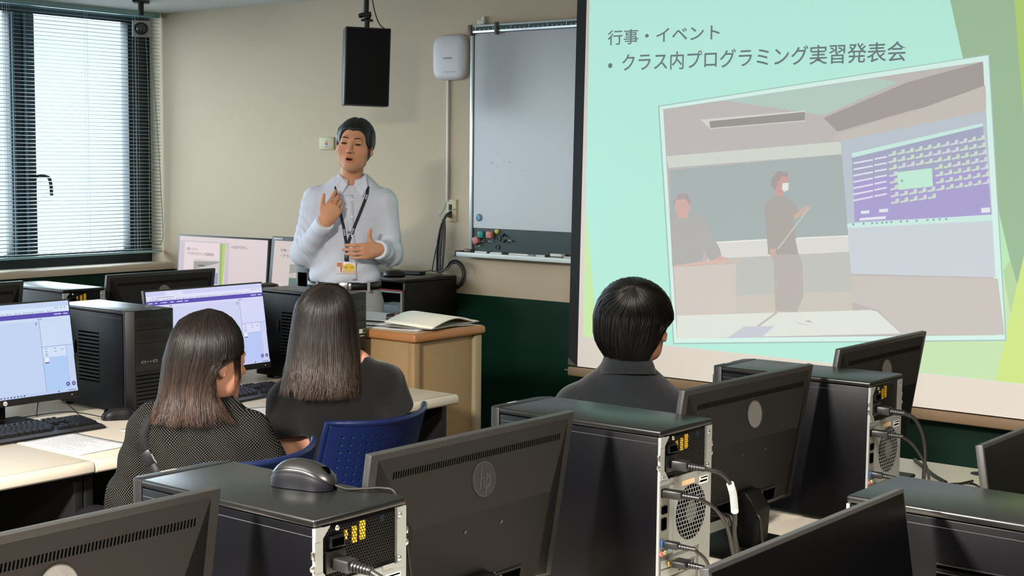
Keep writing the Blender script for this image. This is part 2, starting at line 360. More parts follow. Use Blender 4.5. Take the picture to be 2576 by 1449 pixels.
SLIDE=[
 ((186, 238, 222),[(-4.164,2.6403),(-1.7903,2.4378),(-1.7134,0.6943),(-4.175,0.705)]),
 ((203, 236, 172),[(-4.1693,1.3394),(-4.175,0.705),(-4.088,0.7044)]),
 ((203, 230, 182),[(-2.4008,0.8476),(-1.9676,1.2201),(-1.7425,1.3549),(-1.7134,0.6943),(-2.4657,0.6995)]),
 ((160, 190, 156),[(-2.4152,2.4911),(-2.1458,2.4682),(-2.0867,2.2296),(-2.0278,1.757),(-1.9103,1.3491),(-2.0258,1.089),(-2.0606,1.1915),(-2.2878,2.008)]),
 ((190, 234, 188),[(-2.2878,2.008),(-2.0606,1.1915),(-2.0878,1.1465),(-2.1575,1.1296)]),
 ((186, 216, 166),[(-2.0606,1.1915),(-2.0258,1.089),(-1.9676,1.2201),(-1.9103,1.3491),(-1.7425,1.3549),(-2.014,0.7996),(-2.0878,1.1465)]),
 ((178, 208, 122),[(-2.0867,2.2296),(-2.1458,2.4682),(-1.7903,2.4378),(-1.7398,1.2931),(-1.9103,1.3491),(-2.0278,1.757)]),
 ((210, 232, 142),[(-2.0056,1.2183),(-1.7534,1.6012),(-1.7134,0.6943),(-2.0993,0.6983)]),
 ((168, 198, 192),[(-3.7597,1.8374),(-2.1779,2.0191),(-2.0619,0.8642),(-3.6495,0.7112)]),
 ((216, 243, 235),[(-3.7518,1.8326),(-2.1827,2.0153),(-2.0669,0.8686),(-3.643,0.7184)]),
 ((193, 188, 186),[(-3.7304,1.8207),(-2.2046,1.9913),(-2.1041,0.8842),(-3.6289,0.7415)]),
 ((183, 206, 198),[(-3.4119,1.8562),(-2.6646,1.9367),(-2.5654,1.9168),(-2.9019,1.783),(-3.0756,1.8092)]),
 ((168, 160, 156),[(-2.2032,1.9901),(-2.5229,1.9157),(-2.9015,1.7711),(-2.8346,1.7113),(-2.5125,1.7957),(-2.1915,1.8632)]),
 ((216, 214, 208),[(-3.5259,1.7703),(-2.9891,1.8049),(-2.9893,1.7579),(-3.469,1.727)]),
 ((158, 154, 150),[(-3.4775,1.7618),(-2.9916,1.7987),(-2.991,1.7622),(-3.4709,1.731)]),
 ((212, 217, 208),[(-3.7079,1.5996),(-2.8172,1.669),(-2.8103,1.6146),(-3.6944,1.5455)]),
 ((172, 182, 182),[(-3.6912,1.5353),(-2.8128,1.6122),(-2.7627,1.2596),(-3.6667,1.1891)]),
 ((222, 220, 215),[(-3.4352,1.2017),(-2.7668,1.2629),(-2.7568,1.1937),(-3.3464,1.1375),(-3.4853,1.0941)]),
 ((196, 197, 192),[(-3.4856,1.1056),(-3.3464,1.1375),(-2.7567,1.193),(-2.7485,1.0008),(-3.3138,0.8872)]),
 ((206, 200, 190),[(-3.6338,0.9027),(-3.316,0.9668),(-2.7492,1.0223),(-2.7367,0.9369),(-3.3093,0.878),(-3.6326,0.8519)]),
 ((236, 236, 230),[(-3.4309,1.2076),(-3.1645,1.2317),(-3.1643,1.2258),(-3.4308,1.2019)]),
 ((236, 236, 230),[(-3.015,1.2445),(-2.7668,1.2647),(-2.7667,1.2597),(-3.0148,1.2387)]),
 ((204, 198, 192),[(-2.7498,1.0896),(-2.1077,1.1155),(-2.0705,0.8887),(-2.5093,0.8521),(-2.6182,0.9496),(-2.7461,0.9763)]),
 ((182, 180, 177),[(-3.6803,1.3287),(-3.6404,1.3144),(-3.592,1.3109),(-3.5507,1.3353),(-3.4969,1.3191),(-3.4053,1.1752),(-3.3923,1.1251),(-3.4501,1.1018),(-3.4932,1.1712),(-3.5029,1.0887),(-3.6623,1.0801)]),
 ((212, 178, 172),[(-3.6515,1.4019),(-3.5944,1.4084),(-3.5693,1.3629),(-3.5861,1.3136),(-3.6342,1.3095),(-3.6565,1.3553)]),
 ((176, 166, 166),[(-3.6662,1.3783),(-3.6369,1.4228),(-3.5888,1.429),(-3.567,1.3937),(-3.5725,1.373),(-3.5942,1.4007),(-3.6484,1.3968),(-3.6568,1.3656)]),
 ((218, 190, 178),[(-3.6518,1.0852),(-3.4859,1.1171),(-3.3032,1.1302),(-3.2987,1.121),(-3.4854,1.0971),(-3.647,1.0788)]),
 ((213, 204, 197),[(-3.6539,1.0784),(-3.3198,1.1105),(-3.3157,0.9554),(-3.3117,0.8873),(-3.6326,0.8519)]),
 ((214, 182, 176),[(-3.4074,1.142),(-3.3507,1.1354),(-3.3981,1.1216),(-3.4462,1.1199)]),
 ((190, 183, 178),[(-3.1625,1.234),(-3.023,1.2398),(-3.0049,1.1783),(-2.9833,1.1318),(-2.9748,0.9857),(-3.0049,0.91),(-3.1116,0.9096),(-3.1261,1.1244),(-3.1526,1.1787)]),
 ((176, 171, 166),[(-3.1835,1.3885),(-3.1347,1.4242),(-3.08,1.4255),(-3.0248,1.3928),(-3.0049,1.3593),(-3.0334,1.3194),(-3.0229,1.2417),(-3.0072,1.1696),(-3.1548,1.1625),(-3.1659,1.2606)]),
 ((205, 166, 160),[(-3.1072,1.5154),(-3.0663,1.5136),(-3.0681,1.4843),(-3.0917,1.4546),(-3.0855,1.4278),(-3.1237,1.4245),(-3.128,1.4784)]),
 ((171, 161, 160),[(-3.148,1.5025),(-3.116,1.5373),(-3.0723,1.533),(-3.0636,1.5136),(-3.099,1.5155),(-3.1146,1.4884),(-3.1273,1.4539),(-3.147,1.4682)]),
 ((230, 230, 228),[(-3.0926,1.4839),(-3.0628,1.4868),(-3.0618,1.4552),(-3.0833,1.446),(-3.0957,1.4594)]),
 ((206, 181, 171),[(-3.0367,1.3388),(-2.9763,1.3892),(-2.9547,1.3801),(-2.9752,1.3529),(-3.0281,1.3245)]),
 ((206, 181, 171),[(-3.1486,1.1863),(-3.1156,1.1916),(-3.119,1.1655),(-3.1392,1.146)]),
 ((205, 202, 196),[(-2.9575,1.3825),(-2.9536,1.3792),(-3.1058,1.1866),(-3.1114,1.1898)]),
 ((227, 230, 222),[(-3.6314,0.8499),(-2.6559,0.9469),(-2.6243,0.9433),(-2.5131,0.8564),(-3.6273,0.7404)]),
 ((204, 206, 216),[(-3.3582,0.7654),(-3.2692,0.8261),(-3.1137,0.8404),(-3.1789,0.7825)]),
 ((196, 190, 184),[(-3.1073,0.9061),(-3.0989,0.9012),(-3.1888,0.8344),(-3.2056,0.833)]),
 ((196, 188, 184),[(-2.9633,0.8726),(-2.9434,0.8815),(-2.923,0.8702)]),
 ((200, 196, 190),[(-2.9995,0.8661),(-2.9468,0.8599),(-2.9487,0.8576),(-3.0014,0.863)]),
 ((190, 198, 209),[(-2.8145,1.6742),(-2.1823,1.793),(-2.1168,1.1197),(-2.7503,1.0985)]),
 ((206, 213, 219),[(-2.771,1.2968),(-2.1389,1.3495),(-2.1168,1.1197),(-2.7503,1.0985)]),
 ((201, 193, 186),[(-2.8465,1.6977),(-2.49,1.7946),(-2.1888,1.895),(-2.1845,1.8488),(-2.1823,1.793),(-2.8145,1.6732),(-2.8458,1.6743)]),
 ((170, 172, 198),[(-2.7648,1.6224),(-2.1952,1.742),(-2.168,1.5567),(-2.7509,1.4565)]),
 ((174, 164, 212),[(-2.7526,1.5084),(-2.1682,1.5616),(-2.1432,1.3714),(-2.7409,1.324)]),
 ((202, 236, 226),[(-2.7648,1.6198),(-2.1952,1.743),(-2.1932,1.7303),(-2.7613,1.5991)]),
 ((226, 224, 240),[(-2.755,1.5789),(-2.6655,1.5951),(-2.6642,1.5879),(-2.7536,1.5717)]),
 ((226, 224, 240),[(-2.659,1.5983),(-2.6036,1.6078),(-2.6022,1.6007),(-2.6577,1.5911)]),
 ((226, 224, 240),[(-2.7541,1.5522),(-2.6646,1.5689),(-2.6633,1.5618),(-2.7527,1.545)]),
 ((226, 224, 240),[(-2.6581,1.5718),(-2.6026,1.5818),(-2.6013,1.5747),(-2.6567,1.5646)]),
 ((226, 224, 240),[(-2.7532,1.5255),(-2.6637,1.5427),(-2.6624,1.5356),(-2.7519,1.5183)]),
 ((226, 224, 240),[(-2.6572,1.5454),(-2.6017,1.5558),(-2.6004,1.5486),(-2.6558,1.5382)]),
 ((226, 224, 240),[(-2.7523,1.4988),(-2.6628,1.5165),(-2.6615,1.5093),(-2.751,1.4915)]),
 ((226, 224, 240),[(-2.6563,1.5189),(-2.6008,1.5297),(-2.5995,1.5226),(-2.6549,1.5117)]),
 ((226, 224, 240),[(-2.7514,1.472),(-2.6619,1.4903),(-2.6606,1.4831),(-2.7501,1.4648)]),
 ((226, 224, 240),[(-2.6554,1.4924),(-2.5999,1.5037),(-2.5986,1.4965),(-2.654,1.4853)]),
 ((226, 224, 240),[(-2.7506,1.4453),(-2.661,1.4641),(-2.6597,1.4569),(-2.7492,1.438)]),
 ((226, 224, 240),[(-2.6545,1.466),(-2.599,1.4776),(-2.5977,1.4705),(-2.6531,1.4588)]),
 ((226, 224, 240),[(-2.7497,1.4185),(-2.6601,1.4378),(-2.6588,1.4306),(-2.7483,1.4113)]),
 ((226, 224, 240),[(-2.6536,1.4394),(-2.5981,1.4515),(-2.5968,1.4444),(-2.6522,1.4323)]),
 ((206, 224, 206),[(-2.5972,1.6135),(-2.5789,1.6166),(-2.5761,1.6278),(-2.5632,1.6309),(-2.5615,1.6126),(-2.5959,1.6053)]),
 ((206, 224, 206),[(-2.5576,1.6203),(-2.5394,1.6234),(-2.5366,1.6346),(-2.5239,1.6377),(-2.5221,1.6195),(-2.5562,1.6122)]),
 ((206, 224, 206),[(-2.5183,1.6271),(-2.5003,1.6302),(-2.4975,1.6413),(-2.4848,1.6443),(-2.4831,1.6262),(-2.5169,1.619)]),
 ((206, 224, 206),[(-2.4793,1.6338),(-2.4614,1.6369),(-2.4587,1.6479),(-2.4461,1.651),(-2.4444,1.6329),(-2.478,1.6257)]),
 ((206, 224, 206),[(-2.4406,1.6405),(-2.4229,1.6435),(-2.4202,1.6545),(-2.4078,1.6575),(-2.406,1.6396),(-2.4393,1.6324)]),
 ((206, 224, 206),[(-2.4023,1.6471),(-2.3847,1.6501),(-2.382,1.6611),(-2.3697,1.6641),(-2.368,1.6462),(-2.401,1.6391)]),
 ((214, 216, 226),[(-2.3642,1.6536),(-2.3468,1.6566),(-2.3441,1.6676),(-2.3319,1.6705),(-2.3302,1.6527),(-2.3629,1.6457)]),
 ((214, 216, 226),[(-2.3265,1.6601),(-2.3092,1.6631),(-2.3066,1.674),(-2.2944,1.6769),(-2.2927,1.6592),(-2.3252,1.6522)]),
 ((214, 216, 226),[(-2.2891,1.6666),(-2.2719,1.6696),(-2.2693,1.6804),(-2.2573,1.6833),(-2.2556,1.6656),(-2.2878,1.6587)]),
 ((206, 224, 206),[(-2.2519,1.673),(-2.2349,1.6759),(-2.2323,1.6867),(-2.2204,1.6896),(-2.2187,1.672),(-2.2506,1.6651)]),
 ((206, 224, 206),[(-2.2151,1.6794),(-2.1982,1.6823),(-2.1956,1.693),(-2.1838,1.6959),(-2.1821,1.6783),(-2.2138,1.6715)]),
 ((206, 224, 206),[(-2.5941,1.5847),(-2.5757,1.5879),(-2.5729,1.5991),(-2.56,1.6023),(-2.5583,1.584),(-2.5927,1.5766)]),
 ((206, 224, 206),[(-2.5542,1.5915),(-2.5361,1.5946),(-2.5332,1.6058),(-2.5205,1.6089),(-2.5188,1.5907),(-2.5528,1.5834)]),
 ((206, 224, 206),[(-2.5147,1.5982),(-2.4967,1.6013),(-2.4939,1.6124),(-2.4813,1.6155),(-2.4796,1.5974),(-2.5133,1.5901)]),
 ((206, 224, 206),[(-2.4755,1.6048),(-2.4577,1.6079),(-2.4549,1.619),(-2.4424,1.6221),(-2.4406,1.604),(-2.4742,1.5968)]),
 ((214, 216, 226),[(-2.4367,1.6114),(-2.4189,1.6145),(-2.4162,1.6255),(-2.4038,1.6286),(-2.4021,1.6106),(-2.4353,1.6034)]),
 ((214, 216, 226),[(-2.3981,1.6179),(-2.3805,1.621),(-2.3778,1.632),(-2.3655,1.635),(-2.3638,1.6171),(-2.3968,1.6099)]),
 ((214, 216, 226),[(-2.3599,1.6244),(-2.3424,1.6275),(-2.3398,1.6384),(-2.3275,1.6414),(-2.3258,1.6236),(-2.3585,1.6165)]),
 ((214, 216, 226),[(-2.3219,1.6308),(-2.3046,1.6339),(-2.302,1.6448),(-2.2899,1.6477),(-2.2882,1.63),(-2.3206,1.6229)]),
 ((206, 224, 206),[(-2.2843,1.6372),(-2.2672,1.6402),(-2.2645,1.6511),(-2.2525,1.654),(-2.2508,1.6363),(-2.283,1.6293)]),
 ((206, 224, 206),[(-2.247,1.6435),(-2.23,1.6465),(-2.2274,1.6573),(-2.2155,1.6603),(-2.2138,1.6426),(-2.2457,1.6357)]),
 ((206, 224, 206),[(-2.21,1.6498),(-2.1931,1.6528),(-2.1905,1.6635),(-2.1787,1.6665),(-2.177,1.6489),(-2.2087,1.642)]),
 ((206, 224, 206),[(-2.5909,1.556),(-2.5726,1.5592),(-2.5697,1.5705),(-2.5569,1.5736),(-2.5552,1.5553),(-2.5895,1.5478)]),
 ((214, 216, 226),[(-2.5508,1.5626),(-2.5327,1.5659),(-2.5299,1.577),(-2.5171,1.5802),(-2.5154,1.562),(-2.5495,1.5545)]),
 ((214, 216, 226),[(-2.5111,1.5693),(-2.4931,1.5725),(-2.4903,1.5836),(-2.4777,1.5867),(-2.476,1.5686),(-2.5098,1.5612)]),
 ((206, 224, 206),[(-2.4717,1.5758),(-2.4539,1.579),(-2.4511,1.5901),(-2.4386,1.5932),(-2.4369,1.5751),(-2.4704,1.5678)]),
 ((206, 224, 206),[(-2.4327,1.5823),(-2.4149,1.5855),(-2.4122,1.5965),(-2.3998,1.5996),(-2.3981,1.5816),(-2.4313,1.5743)]),
 ((206, 224, 206),[(-2.3939,1.5888),(-2.3763,1.5919),(-2.3736,1.6029),(-2.3613,1.606),(-2.3596,1.5881),(-2.3926,1.5808)]),
 ((206, 224, 206),[(-2.3555,1.5952),(-2.3381,1.5983),(-2.3354,1.6092),(-2.3232,1.6123),(-2.3215,1.5945),(-2.3542,1.5872)]),
 ((206, 224, 206),[(-2.3174,1.6015),(-2.3001,1.6046),(-2.2974,1.6155),(-2.2853,1.6185),(-2.2836,1.6008),(-2.316,1.5936)]),
 ((206, 224, 206),[(-2.2796,1.6078),(-2.2624,1.6109),(-2.2598,1.6218),(-2.2478,1.6248),(-2.2461,1.6071),(-2.2782,1.6)]),
 ((206, 224, 206),[(-2.2421,1.6141),(-2.225,1.6171),(-2.2225,1.6279),(-2.2105,1.6309),(-2.2088,1.6133),(-2.2407,1.6062)]),
 ((214, 216, 226),[(-2.2049,1.6203),(-2.188,1.6233),(-2.1854,1.6341),(-2.1736,1.637),(-2.1719,1.6195),(-2.2035,1.6125)]),
 ((214, 216, 226),[(-2.5877,1.5272),(-2.5694,1.5305),(-2.5665,1.5418),(-2.5537,1.545),(-2.552,1.5267),(-2.5863,1.519)]),
 ((206, 224, 206),[(-2.3897,1.5596),(-2.3722,1.5628),(-2.3695,1.5738),(-2.3572,1.5769),(-2.3554,1.559),(-2.3884,1.5517)]),
 ((206, 224, 206),[(-2.3511,1.566),(-2.3337,1.5691),(-2.331,1.5801),(-2.3188,1.5832),(-2.3171,1.5653),(-2.3498,1.558)]),
 ((214, 216, 226),[(-2.3128,1.5722),(-2.2955,1.5754),(-2.2929,1.5863),(-2.2808,1.5894),(-2.2791,1.5716),(-2.3115,1.5643)]),
 ((206, 224, 206),[(-2.2748,1.5785),(-2.2577,1.5816),(-2.255,1.5924),(-2.243,1.5955),(-2.2413,1.5778),(-2.2735,1.5706)]),
 ((214, 216, 226),[(-2.2371,1.5846),(-2.2201,1.5877),(-2.2175,1.5986),(-2.2056,1.6016),(-2.2039,1.584),(-2.2358,1.5768)]),
 ((214, 216, 226),[(-2.1997,1.5908),(-2.1829,1.5938),(-2.1803,1.6046),(-2.1685,1.6076),(-2.1668,1.5901),(-2.1984,1.583)]),
 ((206, 224, 206),[(-2.5845,1.4984),(-2.5662,1.5018),(-2.5634,1.5131),(-2.5505,1.5163),(-2.5488,1.498),(-2.5831,1.4903)]),
 ((206, 224, 206),[(-2.3855,1.5305),(-2.368,1.5337),(-2.3653,1.5447),(-2.353,1.5479),(-2.3513,1.53),(-2.3842,1.5225)]),
 ((206, 224, 206),[(-2.3467,1.5367),(-2.3293,1.54),(-2.3266,1.5509),(-2.3144,1.5541),(-2.3127,1.5362),(-2.3454,1.5288)]),
 ((206, 224, 206),[(-2.3082,1.543),(-2.291,1.5461),(-2.2883,1.5571),(-2.2762,1.5602),(-2.2745,1.5424),(-2.3069,1.535)]),
 ((206, 224, 206),[(-2.27,1.5491),(-2.2529,1.5523),(-2.2503,1.5631),(-2.2383,1.5662),(-2.2366,1.5485),(-2.2687,1.5412)]),
 ((206, 224, 206),[(-2.2322,1.5552),(-2.2152,1.5584),(-2.2126,1.5692),(-2.2007,1.5722),(-2.199,1.5546),(-2.2309,1.5474)]),
 ((214, 216, 226),[(-2.1946,1.5613),(-2.1778,1.5644),(-2.1752,1.5752),(-2.1634,1.5782),(-2.1617,1.5606),(-2.1933,1.5534)]),
 ((206, 224, 206),[(-2.5813,1.4697),(-2.563,1.4731),(-2.5602,1.4844),(-2.5474,1.4877),(-2.5456,1.4694),(-2.58,1.4615)]),
 ((206, 224, 206),[(-2.3814,1.5013),(-2.3638,1.5046),(-2.3611,1.5157),(-2.3488,1.5189),(-2.3471,1.5009),(-2.38,1.4934)]),
 ((206, 224, 206),[(-2.3423,1.5075),(-2.3249,1.5108),(-2.3223,1.5218),(-2.3101,1.5249),(-2.3084,1.5071),(-2.341,1.4996)]),
 ((206, 224, 206),[(-2.3037,1.5137),(-2.2864,1.5169),(-2.2838,1.5278),(-2.2717,1.531),(-2.27,1.5132),(-2.3023,1.5057)]),
 ((206, 224, 206),[(-2.2653,1.5197),(-2.2482,1.523),(-2.2456,1.5338),(-2.2336,1.537),(-2.2319,1.5193),(-2.264,1.5119)]),
 ((206, 224, 206),[(-2.2272,1.5258),(-2.2103,1.529),(-2.2077,1.5398),(-2.1958,1.5429),(-2.1941,1.5253),(-2.2259,1.5179)]),
 ((206, 224, 206),[(-2.1895,1.5317),(-2.1727,1.5349),(-2.1701,1.5457),(-2.1583,1.5488),(-2.1566,1.5312),(-2.1882,1.5239)]),
 ((214, 216, 226),[(-2.5782,1.4409),(-2.5599,1.4444),(-2.557,1.4557),(-2.5442,1.459),(-2.5425,1.4407),(-2.5768,1.4327)]),
 ((206, 224, 206),[(-2.5373,1.4473),(-2.5191,1.4507),(-2.5163,1.4619),(-2.5036,1.4653),(-2.5019,1.447),(-2.5359,1.4391)]),
 ((206, 224, 206),[(-2.4967,1.4536),(-2.4788,1.457),(-2.476,1.4682),(-2.4634,1.4715),(-2.4616,1.4533),(-2.4954,1.4455)]),
 ((206, 224, 206),[(-2.4565,1.4598),(-2.4387,1.4632),(-2.436,1.4744),(-2.4235,1.4776),(-2.4217,1.4596),(-2.4552,1.4518)]),
 ((206, 224, 206),[(-2.4167,1.466),(-2.399,1.4694),(-2.3963,1.4805),(-2.3839,1.4838),(-2.3822,1.4658),(-2.4153,1.458)]),
 ((206, 224, 206),[(-2.3772,1.4722),(-2.3596,1.4756),(-2.3569,1.4866),(-2.3446,1.4898),(-2.3429,1.4719),(-2.3758,1.4642)]),
 ((206, 224, 206),[(-2.338,1.4783),(-2.3206,1.4816),(-2.3179,1.4926),(-2.3057,1.4958),(-2.304,1.478),(-2.3366,1.4704)]),
 ((206, 224, 206),[(-2.2991,1.4844),(-2.2818,1.4877),(-2.2792,1.4986),(-2.2671,1.5018),(-2.2654,1.484),(-2.2978,1.4765)]),
 ((206, 224, 206),[(-2.2605,1.4904),(-2.2434,1.4937),(-2.2408,1.5045),(-2.2288,1.5077),(-2.2271,1.49),(-2.2592,1.4825)]),
 ((206, 224, 206),[(-2.2223,1.4963),(-2.2053,1.4996),(-2.2027,1.5104),(-2.1909,1.5136),(-2.1892,1.4959),(-2.221,1.4885)]),
 ((214, 216, 226),[(-2.1844,1.5022),(-2.1675,1.5055),(-2.165,1.5163),(-2.1532,1.5194),(-2.1515,1.5018),(-2.1831,1.4944)]),
 ((206, 224, 206),[(-2.575,1.4121),(-2.5567,1.4156),(-2.5539,1.4269),(-2.541,1.4303),(-2.5393,1.412),(-2.5736,1.404)]),
 ((206, 224, 206),[(-2.5339,1.4184),(-2.5158,1.4219),(-2.5129,1.4332),(-2.5002,1.4365),(-2.4985,1.4183),(-2.5325,1.4103)]),
 ((206, 224, 206),[(-2.4932,1.4246),(-2.4752,1.4281),(-2.4724,1.4393),(-2.4598,1.4427),(-2.4581,1.4245),(-2.4918,1.4166)]),
 ((214, 216, 226),[(-2.4528,1.4308),(-2.4349,1.4343),(-2.4322,1.4454),(-2.4197,1.4487),(-2.418,1.4307),(-2.4514,1.4228)]),
 ((206, 224, 206),[(-2.4127,1.437),(-2.395,1.4404),(-2.3923,1.4515),(-2.3799,1.4548),(-2.3782,1.4368),(-2.4114,1.429)]),
 ((196, 236, 216),[(-2.553,1.5395),(-2.3999,1.559),(-2.3934,1.483),(-2.5439,1.4649)]),
 ((150, 190, 200),[(-2.5372,1.5042),(-2.5305,1.5119),(-2.5222,1.5054),(-2.5289,1.4972)]),
 ((206, 236, 228),[(-2.7744,1.315),(-2.1409,1.3739),(-2.1374,1.3495),(-2.771,1.2957)]),
 ((150, 175, 190),[(-2.7491,1.3169),(-2.7401,1.3177),(-2.7393,1.3089),(-2.7488,1.308)]),
 ((150, 175, 190),[(-2.7016,1.3211),(-2.6928,1.3219),(-2.6919,1.3131),(-2.7013,1.3123)]),
 ((150, 175, 190),[(-2.6629,1.3246),(-2.6541,1.3254),(-2.6532,1.3166),(-2.6626,1.3158)]),
 ((150, 175, 190),[(-2.6409,1.3265),(-2.6321,1.3273),(-2.6313,1.3186),(-2.6406,1.3177)]),
 ((150, 175, 190),[(-2.6162,1.3287),(-2.6075,1.3295),(-2.6067,1.3208),(-2.6159,1.32)]),
 ((150, 175, 190),[(-2.5972,1.3304),(-2.5885,1.3312),(-2.5876,1.3225),(-2.5969,1.3217)]),
 ((150, 175, 190),[(-2.5754,1.3323),(-2.5668,1.3331),(-2.5659,1.3245),(-2.5751,1.3236)]),
 ((150, 175, 190),[(-2.5323,1.3362),(-2.5237,1.337),(-2.5229,1.3283),(-2.532,1.3275)]),
 ((150, 175, 190),[(-2.5055,1.3385),(-2.497,1.3393),(-2.4962,1.3307),(-2.5052,1.3299)]),
 ((150, 175, 190),[(-2.463,1.3423),(-2.4545,1.3431),(-2.4537,1.3345),(-2.4627,1.3337)]),
 ((150, 175, 190),[(-2.4156,1.3465),(-2.4072,1.3473),(-2.4064,1.3388),(-2.4153,1.338)]),
 ((150, 175, 190),[(-2.3895,1.3489),(-2.3811,1.3496),(-2.3803,1.3411),(-2.3892,1.3403)]),
 ((150, 175, 190),[(-2.3635,1.3512),(-2.3552,1.352),(-2.3544,1.3435),(-2.3632,1.3427)]),
 ((150, 175, 190),[(-2.3351,1.3537),(-2.3268,1.3545),(-2.326,1.346),(-2.3347,1.3452)]),
 ((226, 234, 240),[(-2.7117,1.3712),(-2.6729,1.3754),(-2.6714,1.3626),(-2.7102,1.3588)]),
 ((226, 234, 240),[(-2.6279,1.3809),(-2.5882,1.3856),(-2.5866,1.3718),(-2.6269,1.3675)]),
 ((226, 234, 240),[(-2.1857,1.3986),(-2.1494,1.4026),(-2.1472,1.3835),(-2.1839,1.379)]),
 ((226, 234, 240),[(-2.7162,1.3399),(-2.5979,1.353),(-2.5965,1.3417),(-2.7148,1.33)]),
]
# ------------------------------------------------------------------ projection screen
m_fab = mat('screen_fabric', (226, 219, 210), 0.8, emit=(226, 214, 204), estr=0.22)  # the cloth glows faintly in place of light falling on it
m_blk = mat('screen_black_border', (16, 16, 17), 0.7)
m_slide = attr_mat('projected_picture', 0.9, emis=0.69, base=0.22, spec=0.1)  # emission stands in for the projector's beam
scr = thing('projection_screen', 'large pull-down projector screen showing a green slide', 'projector screen', (-3.0, 5.802, 0.5))
ox, oz = -3.0, 0.5
def sp(x, z, y=0.0): return (x-ox, y, z-oz)
MB().prism([sp(-4.2096, 0.551), sp(-1.5, 0.551), sp(-1.47, 2.43), sp(-4.183, 2.43)], (0, 0.004, 0)).build('screen_fabric', m_fab, scr)
MB().prism([sp(-4.2675, 0.56), sp(-4.2096, 0.551), sp(-4.183, 2.43), sp(-4.2405, 2.43)], (0, 0.006, 0)).build('side_border', m_blk, scr)
MB().prism([sp(-4.266, 0.555, -0.001), sp(-4.2115, 0.5525, -0.001), sp(-4.266, 0.592, -0.001)], (0, -0.002, 0)).build('corner_tab', mat('corner_tab_grey', (84, 82, 80), 0.6), scr)
MB().box(-4.264-ox, 1.55, -0.012, 0.014, 0.0, 0.046).build('bottom_bar', mat('tan_roller_bar', (150, 122, 92), 0.5, vary=0.08, vscale=3), scr, bev=0.008, seg=3)
MB().cyl((-4.264-ox, 0, 0.026), (-4.287-ox, 0, 0.026), 0.0035).build('bar_pin', mat('steel', (190, 190, 188), 0.3, metal=1), scr)
MB().box(-4.30-ox, 1.6, -0.03, 0.09, 1.93, 1.994).build('roller_case', mat('white_enamel', (225, 225, 222), 0.4), scr, bev=0.008)
sl_ = flat('projected_slide', [(c, [(p[0]-ox, p[1]-oz) for p in pts]) for c, pts in SLIDE], m_slide, scr, (0, -0.001, 0), (1, 0, 0), (0, 0, 1), step=0.00004)
m_txt = mat('slide_lettering', (100, 110, 114), 0.9, emit=(98, 110, 114), estr=0.64, spec=0.1)
def slide_text(body, x0, x1, z0, z1, name='lettering'):
    text_mesh(name, body, m_txt, sl_, basis((x0-ox, -0.006, z0-oz), (1, 0, 0), (0, 0, 1)), width=x1-x0, height=z1-z0, bold=0.008)
slide_text('行事・イベント', -4.052, -3.43, 2.131, 2.203)
slide_text('クラス内プログラミング実習発表会', -3.965, -2.529, 2.003, 2.088)
MB().cyl((-4.035-ox, -0.006, 2.034-oz), (-4.035-ox, -0.005, 2.034-oz), 0.012).build('bullet', m_txt, sl_)
# ------------------------------------------------------------------ things on the front wall
m_alu = mat('brushed_aluminium', (196, 202, 200), 0.38, metal=0.7)
m_wbd = mat('whiteboard_enamel', (186, 190, 196), 0.28, vary=0.02, vscale=3, spec=0.5)
m_grn = mat('chalkboard_green', (30, 50, 46), 0.5)
m_dkg = mat('dark_ruler_green', (26, 58, 58), 0.5)
m_brnz = mat('bronze_plastic', (104, 94, 78), 0.5)
m_white = mat('white_plastic', (214, 214, 210), 0.42)
m_black = mat('black_plastic', (18, 18, 20), 0.4)
m_mblk = mat('matte_black', (10, 10, 11), 0.7)
m_steel = mat('steel', (190, 190, 188), 0.3, metal=1)

wb = thing('whiteboard', 'wall mounted whiteboard with a green lower strip and marker tray', 'whiteboard', (-5.02, 5.972, 1.06))
x1 = 1.80
MB().box(0.0, x1, -0.024, -0.002, 0.150, 1.182).build('white_panel', m_wbd, wb)
MB().box(0.0, x1, -0.022, -0.002, 0.012, 0.149).build('green_panel', m_grn, wb)
MB().box(-0.026, -0.004, -0.03, -0.001, 0.005, 1.225).build('side_frame', m_alu, wb, bev=0.003)
MB().box(x1+0.004, x1+0.026, -0.03, -0.001, 0.005, 1.225).build('side_frame', m_alu, wb, bev=0.003)
MB().box(-0.004, 0.0, -0.0235, -0.003, 0.01, 1.19).build('seam', m_mblk, wb)
rail = MB().box(-0.004, x1+0.004, -0.042, -0.001, 1.184, 1.226).build('map_rail', m_alu, wb, bev=0.002)
MB().box(0.0, x1, -0.044, -0.0421, 1.195, 1.216).build('rail_insert', m_dkg, rail)
mb = MB()
for i in range(60):
    x = 0.02+i*0.03
    mb.box(x, x+0.0022, -0.0448, -0.0441, 1.196, 1.215 if i % 4 == 0 else 1.204)
mb.build('rail_marks', m_alu, rail)
MB().box(-0.004, x1, -0.026, -0.003, 1.1825, 1.19).build('dark_groove', m_mblk, wb)  # black strip between the map rail and the white panel
MB().box(-0.031, -0.005, -0.048, -0.001, 1.172, 1.228).build('rail_end_cap', m_brnz, wb, bev=0.004)
MB().box(0.155, 0.172, -0.052, -0.03, 1.17, 1.235).build('rail_clip', m_brnz, wb, bev=0.003)
MB().box(0.01, 0.06, -0.02, -0.001, 1.228, 1.255).box(0.043, 0.06, -0.02, -0.001, 1.25, 1.272).build('top_bracket', m_white, wb, bev=0.003)
MB().box(-0.055, x1+0.055, -0.10, -0.001, 0.0, 0.012).box(-0.055, x1+0.055, -0.104, -0.092, -0.003, 0.021).build('marker_tray', mat('tray_white', (212, 220, 216), 0.35), wb, bev=0.003)
